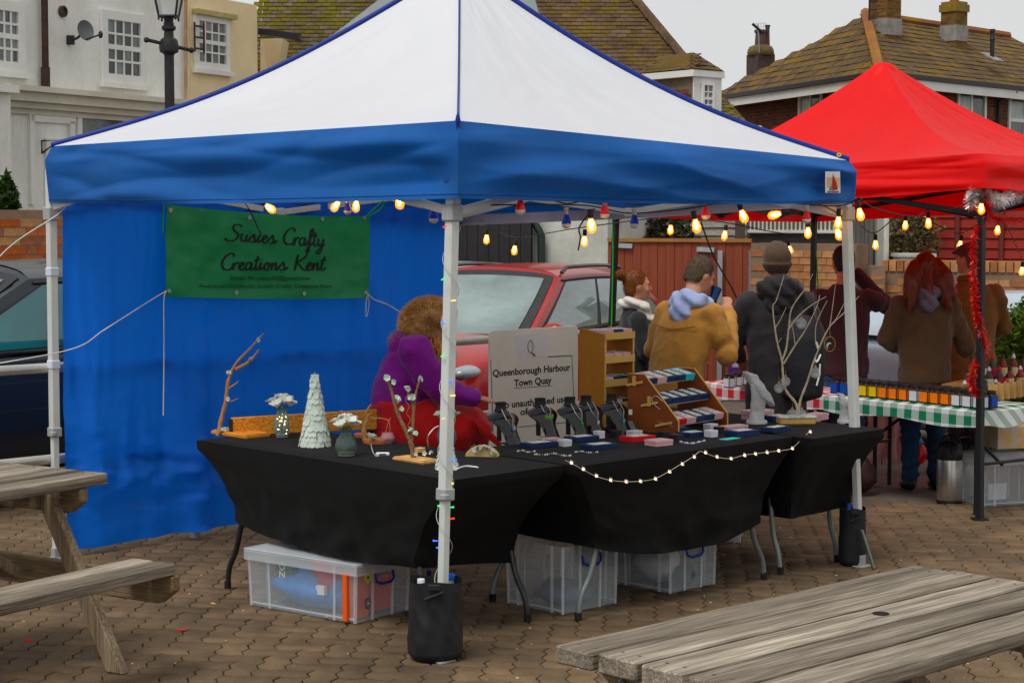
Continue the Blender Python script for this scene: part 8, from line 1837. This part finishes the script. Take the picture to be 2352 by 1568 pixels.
for f_, t_ in ((N2, cN), (L2, cL), (B2_, cB), (R2, cR)): b = MB(); b.beam(V((f_.x, f_.y, f_.z)), V((f_.x, f_.y, t_.z - .06)) + nin2(f_), .040, .040, up=(EL.x, EL.y, 0)); lo = b.build('leg', m_fb, rs_, world=True, bevel=.004); b = MB(); b.box(f_ + V((0, 0, .005)), (.09, .09, .01)); b.build('foot', m_fb, lo, world=True)
kz = lambda q, z: V((q.x, q.y, z))
for a, c in ((N2, L2), (N2, R2), (L2, B2_), (B2_, R2)): truss(kz(a + nin2(a), 2.03), kz(c + nin2(c), 2.03), 1.80, 1.78, 1.80, 2.0, rs_, m_fb)
b = MB(); b.tube([P2 - V((0, 0, .1)), kz(P2, 2.1)], .02, 8); b.build('centre_pole', m_fb, rs_, world=True)
for q in (N2, L2, B2_, R2): b = MB(); b.beam(kz(q, 1.95), kz(P2, 2.35), .02, .03); b.build('roof_bar', m_fb, rs_, world=True)
q = L2 + V((.03, -.04, 0)); cord('green cord hanging down the far black stall leg', [kz(q, 1.9), kz(q, 1.5) + V((.01, 0, 0)), kz(q, .9)], .0035, mk('cord_bright_green', (.02, .45, .06), var=0)); q = B2_ + V((.0, -.06, 0)); cord('green cord hanging beside the rear black stall leg', [kz(q, 1.75), kz(q, 1.4) + V((.03, 0, 0)), kz(q, 1.1) + V((.05, 0, 0))], .006, mk('cord_bright_green', (.02, .45, .06)))
# tinsel
def tinsel(label, pts, r_, n, mats, seed):
    P = catmull([tuple(p) for p in pts], 10); b = MB(); rnd = random.Random(seed)
    for k in range(n):
        x = rnd.random() * (len(P) - 1.001); i = int(x); c = V(P[i]).lerp(V(P[i + 1]), x - i); d = V((rnd.gauss(0, 1), rnd.gauss(0, 1), rnd.gauss(0, 1))).normalized(); e = d.orthogonal().normalized() * .0016; b.cur = rnd.randrange(len(mats)); L = r_ * rnd.uniform(.5, 1.2); b.add([c - e, c + e, c + d * L + e * .6 + V((0, 0, -.1 * L)), c + d * L - e * .6 + V((0, 0, -.1 * L))], [(0, 1, 2, 3)])
    b.tube(P, .003, 5); o = b.build('tinsel_garland', mats, None, fix=False); return tag(o, label, 'tinsel')
m_tr = [mk('tinsel_red%d' % i, c, metal=.5, rough=.3, var=.2, vs=60) for i, c in enumerate(((.55, .01, .03), (.35, .005, .02), (.75, .08, .08)))]; m_ts = [mk('tinsel_silver%d' % i, c, metal=.6, rough=.3, var=.2, vs=60) for i, c in enumerate(((.75, .75, .78), (.55, .55, .6), (.8, .78, .7)))]
q = lambda u, v, d=0.: at(u, v, 10.82 + d)
tinsel('red tinsel wound down the front pole of the red stall', [q(2240, 470), q(2262, 500, .06), q(2238, 540), q(2236, 620), q(2240, 700), q(2250, 740), q(2262, 790), q(2258, 815, .06), q(2238, 840), q(2232, 875), q(2245, 905)], .035, 2600, m_tr, 3)
tinsel('silver tinsel at the red stall corner', [q(2232, 470), q(2236, 440), q(2255, 425), q(2270, 450), q(2300, 460), q(2330, 445, .2), q(2400, 440, .5)], .05, 2600, m_ts, 5); tinsel('red tinsel draped along the right edge of the red stall', [q(2262, 440), q(2268, 480), q(2275, 500, .1), q(2310, 505, .3), q(2400, 510, .8)], .04, 1300, m_tr, 7)
# ------------------------------------------------------------------ gingham tables
def gingham(nm, c):
    m = mk(nm, c, rough=.7, var=0); N, Lk = m.node_tree.nodes, m.node_tree.links; p = [x for x in N if x.type == 'BSDF_PRINCIPLED'][0]; tc = N.new('ShaderNodeTexCoord'); sx = N.new('ShaderNodeSeparateXYZ'); Lk.new(tc.outputs['Object'], sx.inputs[0]); fs = []
    ad = N.new('ShaderNodeMath'); ad.operation = 'ADD'; Lk.new(sx.outputs[1], ad.inputs[0]); Lk.new(sx.outputs[2], ad.inputs[1])
    for src in (sx.outputs[0], ad.outputs[0]):
        a = N.new('ShaderNodeMath'); a.operation = 'MULTIPLY'; a.inputs[1].default_value = 1 / .118; Lk.new(src, a.inputs[0]); f = N.new('ShaderNodeMath'); f.operation = 'FRACT'; Lk.new(a.outputs[0], f.inputs[0]); g = N.new('ShaderNodeMath'); g.operation = 'GREATER_THAN'; g.inputs[1].default_value = .5; Lk.new(f.outputs[0], g.inputs[0]); fs.append(g)
    s_ = N.new('ShaderNodeMath'); s_.operation = 'ADD'; Lk.new(fs[0].outputs[0], s_.inputs[0]); Lk.new(fs[1].outputs[0], s_.inputs[1]); h = N.new('ShaderNodeMath'); h.operation = 'MULTIPLY'; h.inputs[1].default_value = .5; Lk.new(s_.outputs[0], h.inputs[0])
    mx_ = N.new('ShaderNodeMix'); mx_.data_type = 'RGBA'; mx_.inputs[6].default_value = (.66, .70, .68, 1); mx_.inputs[7].default_value = tuple(c) + (1,); Lk.new(h.outputs[0], mx_.inputs[0]); Lk.new(mx_.outputs[2], p.inputs['Base Color']); return m
Z2 = .635
g0, g1 = gz(2247, 943, Z2), gz(1895, 905, Z2)
def stall_table(label, clabel, A, B, dep, mat, legs=True):
    A, B = V((A.x, A.y, 0)), V((B.x, B.y, 0)); d = (B - A).normalized(); n = V((d.y, -d.x, 0)); L = (B - A).length     # A left, B right, n away from the camera is -n
    t = thing('market_table', label, 'table', A.lerp(B, .5), ang(d)); b = MB(); b.box((0, dep / 2, Z2 - .03), (L - .01, dep - .01, .03)); b.build('table_top', m_top, t)
    for sx in (-1, 1):
        for y in (.05, dep - .06): b = MB(); b.tube([(sx * (L / 2 - .05), y, 0), (sx * (L / 2 - .05), y, Z2 - .04)], .014, 8); b.build('leg', m_fb, t, smooth=60)
        b = MB(); b.tube([(sx * (L / 2 - .05), .05, .3), (sx * (L / 2 - .05), dep - .06, .3)], .010, 6); b.tube([(sx * (L / 2 - .06), .3, .28), (sx * .12, .3, Z2 - .05)], .011, 6); b.build('brace', m_fb, t, smooth=60)
    o = MB()
    def f(s, q):
        P = [(-L / 2, 0), (L / 2, 0), (L / 2, dep), (-L / 2, dep)]; x = s * 4; i = int(min(3.999, x)) % 4; u_ = x - int(min(3.999, x)); a, c = P[i], P[(i + 1) % 4]; X, Y_ = a[0] + (c[0] - a[0]) * u_, a[1] + (c[1] - a[1]) * u_; sc_ = 1.0 if q >= .3 else q / .3
        z = Z2 + .003 if q <= .3 else Z2 - (q - .3) / .7 * (.105 + .012 * math.sin(s * 40)); k = 1 + (.012 + .012 * math.sin(s * 55)) * max(0, q - .3); return V((X * sc_ * k, dep / 2 + (Y_ - dep / 2) * sc_ * k * 1.02, z))
    o.grid(f, 96, 8, closed_u=True); c_ = o.build('gingham_cloth', mat, None, smooth=40, fix=False); c_.location = A.lerp(B, .5); c_.rotation_euler.z = ang(d); tag(c_, clabel, 'tablecloth'); return t, d
m_gg, m_gr = gingham('gingham_green', (.0, .17, .075)), gingham('gingham_red', (.50, .01, .03))
tgr, dG = stall_table('black-legged market table under green gingham cloth', 'green and white gingham cloth on the jar table', g1, g0, .62, m_gg)
rdv = (g1 - g0).normalized(); stall_table('market table under red gingham cloth', 'red and white gingham cloth left of the green one', g1 + rdv * 1.25, g1 + rdv * .012, .6, m_gr)
# ------------------------------------------------------------------ jars and bottles on the green cloth
LC = {'blue': (.01, .07, .33), 'yellow': (.72, .50, .01), 'orange': (.75, .22, .01), 'white': (.62, .64, .68), 'kraft': (.38, .24, .09)}
m_jar = mk('jar_brown', (.05, .025, .012), rough=.2, var=.3, vs=20); m_lid = mk('jar_lid', (.018, .015, .014), rough=.4)
nG = V((-dG.y, dG.x, 0)); rzG = ang(dG)
def jar(label, p, c, s=1.):
    t = thing('jar', label, 'jar', p, rzG, 'labelled jars on green gingham'); b = MB(); b.lathe([(.034 * s, 0), (.036 * s, .008 * s), (.036 * s, .075 * s), (.030 * s, .086 * s)], 4, M=Matrix.Rotation(math.pi / 4, 3, 'Z') @ Matrix.Diagonal((1.25, 1.25, 1))); b.build('glass', m_jar, t, bevel=.002)
    b = MB(); b.box((0, -.0325 * s, .040 * s), (.058 * s, .002, .060 * s)); b.box((.0325 * s, 0, .040 * s), (.002, .05 * s, .06 * s)); b.build('label', mk('label_' + c, LC[c], var=.06, vs=40, rough=.5), t)
    b = MB(); b.lathe([(.033 * s, .086 * s), (.035 * s, .088 * s), (.034 * s, .104 * s), (.031 * s, .106 * s)], 16); b.build('lid', m_lid, t, smooth=40)
row = ['blue', 'blue', 'blue', 'yellow', 'yellow', 'orange', 'orange', 'orange', 'white', 'orange', 'orange', 'orange', 'white', 'white', 'white']
Lg = (g0 - g1).length
for r_ in range(2):
    for i, c in enumerate(row):
        pz = g1 + dG * (.04 + (Lg - .08) * i / (len(row) - 1)) + nG * (.07 + r_ * .085); pz.z = Z2 + .004; c2 = row[(i + r_) % len(row)]
        jar('%s-labelled jar, %s from left in the %s row on green gingham' % (c2, ORD[i], ('front', 'back')[r_]), pz, c2)
dR2 = V((.55, .83, 0)).normalized()
def sauce(label, p, h, c, capc, cat='bottle'):
    t = thing('sauce_bottle', label, cat, p, 0, 'sauce bottles on the jar table'); b = MB(); b.lathe([(.026, 0), (.028, .006), (.028, h * .6), (.012, h * .78), (.011, h * .88)], 14); b.build('glass', m_jar if c != 'r' else mk('sauce_red', (.16, .015, .012), rough=.15), t, smooth=40)
    b = MB(); b.lathe([(.0288, h * .12), (.0288, h * .48)], 14, cap=False); b.build('label', mk('slabel_' + c, {'r': (.62, .55, .35), 'g': (.10, .35, .08), 'm': (.35, .02, .06), 'w': (.62, .6, .55)}[c], var=.3, vs=60), t, smooth=40); b = MB(); b.lathe([(.0135, h * .86), (.013, h * .93), (.003, h * 1.06)], 10); b.build('cap', mk('scap_' + capc, {'w': (.6, .6, .62), 'k': (.02, .02, .02), 'r': (.45, .03, .04)}[capc]), t, smooth=40)
k_ = 0
for r_ in range(3):
    for i in range(6):
        u = 2222 + i * 24 + r_ * 8; Yq = 11.55 + r_ * .13 + i * .03; pz = at(u, 500, Yq); pz.z = Z2 + .004 + (.0 if r_ == 0 else .05 * r_)
        sauce('sauce bottle, %s from left in the %s row behind the paper bags' % (ORD[i], ('nearest', 'middle', 'rear')[r_]), pz, .115 + .02 * r_, 'rmgwmr'[(i + r_) % 6], 'wkkwrk'[(i + r_) % 6]); k_ += 1
b = MB(); pz = at(2290, 500, 11.75); b.box((0, 0, .025), (.75, .16, .05)); b.box((0, .14, .05), (.75, .14, .1)); o = b.build('display_riser', mk('riser_wood', (.25, .15, .07), var=.15), None); o.location = (pz.x, pz.y - .0, Z2 + .002); o.rotation_euler.z = ang(dR2); tag(o, 'low wooden riser step under the sauce bottles', 'riser')
for i in range(7):
    pz = gz(2283 + i * 14, 922 - i * 2.2, Z2 + .004) + V((0, .03, 0)); t = thing('paper_bag', 'kraft paper bag, %s from left in the row on green gingham' % ORD[i], 'paper bag', pz, ang(dR2) + .2, 'kraft bags on the jar table'); b = MB(); b.box((0, 0, .05), (.05, .06, .10), taper=.9); b.build('bag', mk('kraft', (.42, .27, .12), c2=(.52, .36, .18), vs=20), t, bevel=.004); b = MB(); b.box((0, 0, .104), (.047, .015, .014)); b.build('fold', mk('kraft', (.42, .27, .12)), t, bevel=.003)
# stock on the red cloth
def pk(label, cat, u, v, Y, d3, mat, nm): q = at(u, v, Y); b = MB(); b.box((0, 0, d3[2] / 2), d3, taper=.92); o = b.build(nm, mat, None, bevel=.012, seg=2); o.location = (q.x, q.y, Z2 + .004); tag(o, label, cat); return o
o = pk('purple printed sweet bag standing behind the boy', 'bag', 1688, 860, 12.75, (.10, .08, .28), mk('bag_purple', (.055, .02, .10), c2=(.10, .05, .16), vs=9, rough=.3), 'sweet_bag')
b = MB(); b.box((0, -.038, .16), (.05, .002, .10)); b.box((0, -.038, .05), (.055, .002, .02)); b.build('label', mk('bag_label', (.42, .35, .48), var=.3, vs=40), o)
q = at(1724, 860, 12.9); t = thing('drink_bottle', 'bottle of orange drink beside the purple bag', 'bottle', (q.x, q.y, Z2 + .004)); b = MB(); b.lathe([(.034, 0), (.036, .01), (.036, .15), (.026, .19), (.015, .22)], 14); b.build('body', mk('drink_orange', (.75, .16, .01), var=.15, rough=.15), t, smooth=40); b = MB(); b.lathe([(.017, .215), (.017, .24)], 12); b.build('cap', mk('cap_red', (.5, .03, .02)), t)
q = at(1706, 860, 12.95); b = MB(); b.tube([(0, .07 * math.cos(k * .349), .085 + .085 * math.sin(k * .349)) for k in range(18)], .02, 8, closed=True); o = b.build('ring_loaf', mk('bread_brown', (.28, .11, .03), var=.2), None, smooth=180); o.location = (q.x, q.y, Z2 + .02); tag(o, 'brown ring shape standing between purple bag and drink bottle', 'ring')
for i in range(3): jar_p = at(1675 + i * 16, 880, 12.35 + i * .1); jar_p.z = Z2 + .004; jar('dark jar with white label, %s from left on red gingham' % ORD[i], jar_p, 'white', .9)
# ------------------------------------------------------------------ things under the jar table
m_st = mk('steel_brushed', (.55, .53, .50), rough=.28, metal=1., var=.08, vs=4, st=(20, 20, .3)); 
def airpot(label, p):
    t = thing('airpot', label, 'flask', p); b = MB(); b.lathe([(.078, .012), (.080, .02), (.080, .27), (.078, .275)], 28); b.build('body', m_st, t, smooth=40); b = MB(); b.lathe([(.082, 0), (.082, .016)], 24); b.build('base', m_fb, t, smooth=40)
    b = MB(); b.lathe([(.081, .27), (.082, .30), (.074, .345), (.055, .375), (.02, .385)], 24); b.box((0, -.085, .33), (.03, .05, .022)); b.build('lid', m_fb, t, smooth=50); b = MB(); b.tube([(.078 * math.cos(k * .3142), 0, .31 + .115 * math.sin(k * .3142)) for k in range(11)], .006, 6); b.build('handle', m_fb, t, smooth=60)
airpot('steel airpot with black lid, front one under the jar table', gz(2180, 1152)); airpot('steel airpot behind and right of the front one', gz(2222, 1139))
storage_box('clear storage box with white label under the jar table', gz(2258, 1166), (1, .35), .42, .34, .30, True)
b = MB(); b.box((0, 0, 0), (.13, .003, .10)); b.box((.03, -.002, .01), (.03, .002, .03)); o = b.build('paper_label', mk('label_paper', (.62, .63, .66), c2=(.55, .56, .6), vs=20), None); q = gz(2288, 1160); o.location = (q.x, q.y - .02, .09); o.rotation_euler.z = ang((1, .35)); tag(o, 'white printed label on the clear box under the jar table', 'label')
b = MB(); b.box((0, 0, .07), (.3, .2, .14)); o = b.build('cardboard_box', mk('card_print', (.55, .53, .5), c2=(.65, .35, .08), vs=9), None, bevel=.003); q = gz(2300, 1155); o.location = (q.x + .1, q.y + .2, .33); o.rotation_euler.z = .3; tag(o, 'printed cardboard box on top of the clear box', 'box')
lump('shoulder_bag', 'black shoulder bag hanging under the jar table', 'bag', gz(2240, 1090) + V((0, .0, .22)), (.13, .08, .11), m_bag, .3, 4, .3)
lump('holdall', 'dark brown holdall on the ground behind the right pole', 'holdall', gz(1972, 1132), (.11, .12, .11), mk('holdall_brown', (.035, .012, .012), var=.3, vs=9), .2, 6, .2)
lump('carrier_bag', 'red carrier bag on the ground behind the girl', 'bag', gz(2098, 1070), (.09, .08, .08), mk('bag_red', (.42, .01, .015), var=.15, rough=.35), .1, 9, .3); lump('carrier_bag', 'blue plastic bag on top of the red bag', 'bag', gz(2098, 1070) + V((0, 0, .13)), (.07, .06, .04), mk('bag_blue', (.04, .13, .30), var=.2, rough=.35), .1, 12, .3)
# tartan throw over a chair
q = gz(2045, 1066); th_ = thing('chair_throw', 'dusky pink striped throw with fringe over a chair', 'throw', (q.x, q.y, 0)); m_thr = mk('throw_pink', (.26, .10, .09), c2=(.48, .36, .33), vs=3.2, st=(6, 6, .2), rough=.9)
def thf(s, v): a = (s - .5) * .34; return V((a + .012 * math.sin(v * 9 + s * 6), -.06 + .10 * math.sin(min(1, v * 2.2) * 1.57) * 0 - .07 * v + .02 * math.sin(s * 19 + v * 3), .52 - .46 * v + (.03 * math.sin(s * 3.14) * (1 - v))))
b = MB(); b.grid(thf, 30, 24); b.build('cloth', m_thr, th_, smooth=180, fix=False); b = MB()
for i in range(34): p_ = thf(i / 33, 1); b.tube([p_, p_ + V((.004 * math.sin(i * 3), 0, -.05))], .004, 4)
b.build('fringe', m_thr, th_, kind='stuff')
fc = thing('folding_chair', 'dark folding chair under the pink throw', 'chair', (q.x, q.y + .18, 0)); b = MB(); b.box((0, .05, .40), (.38, .36, .03)); b.build('seat', m_fb, fc, bevel=.005); b = MB(); b.box((0, -.15, .50), (.38, .025, .06)); b.build('backrest', m_fb, fc)
for sx in (-1, 1):
    for sy in (-1, 1): b = MB(); b.tube([(sx * .17, .05 + sy * .16, 0), (sx * .17, .05 + sy * .16, .39)], .012, 6); b.build('leg', m_fb, fc)
bpy.data.scenes.remove(TMP)
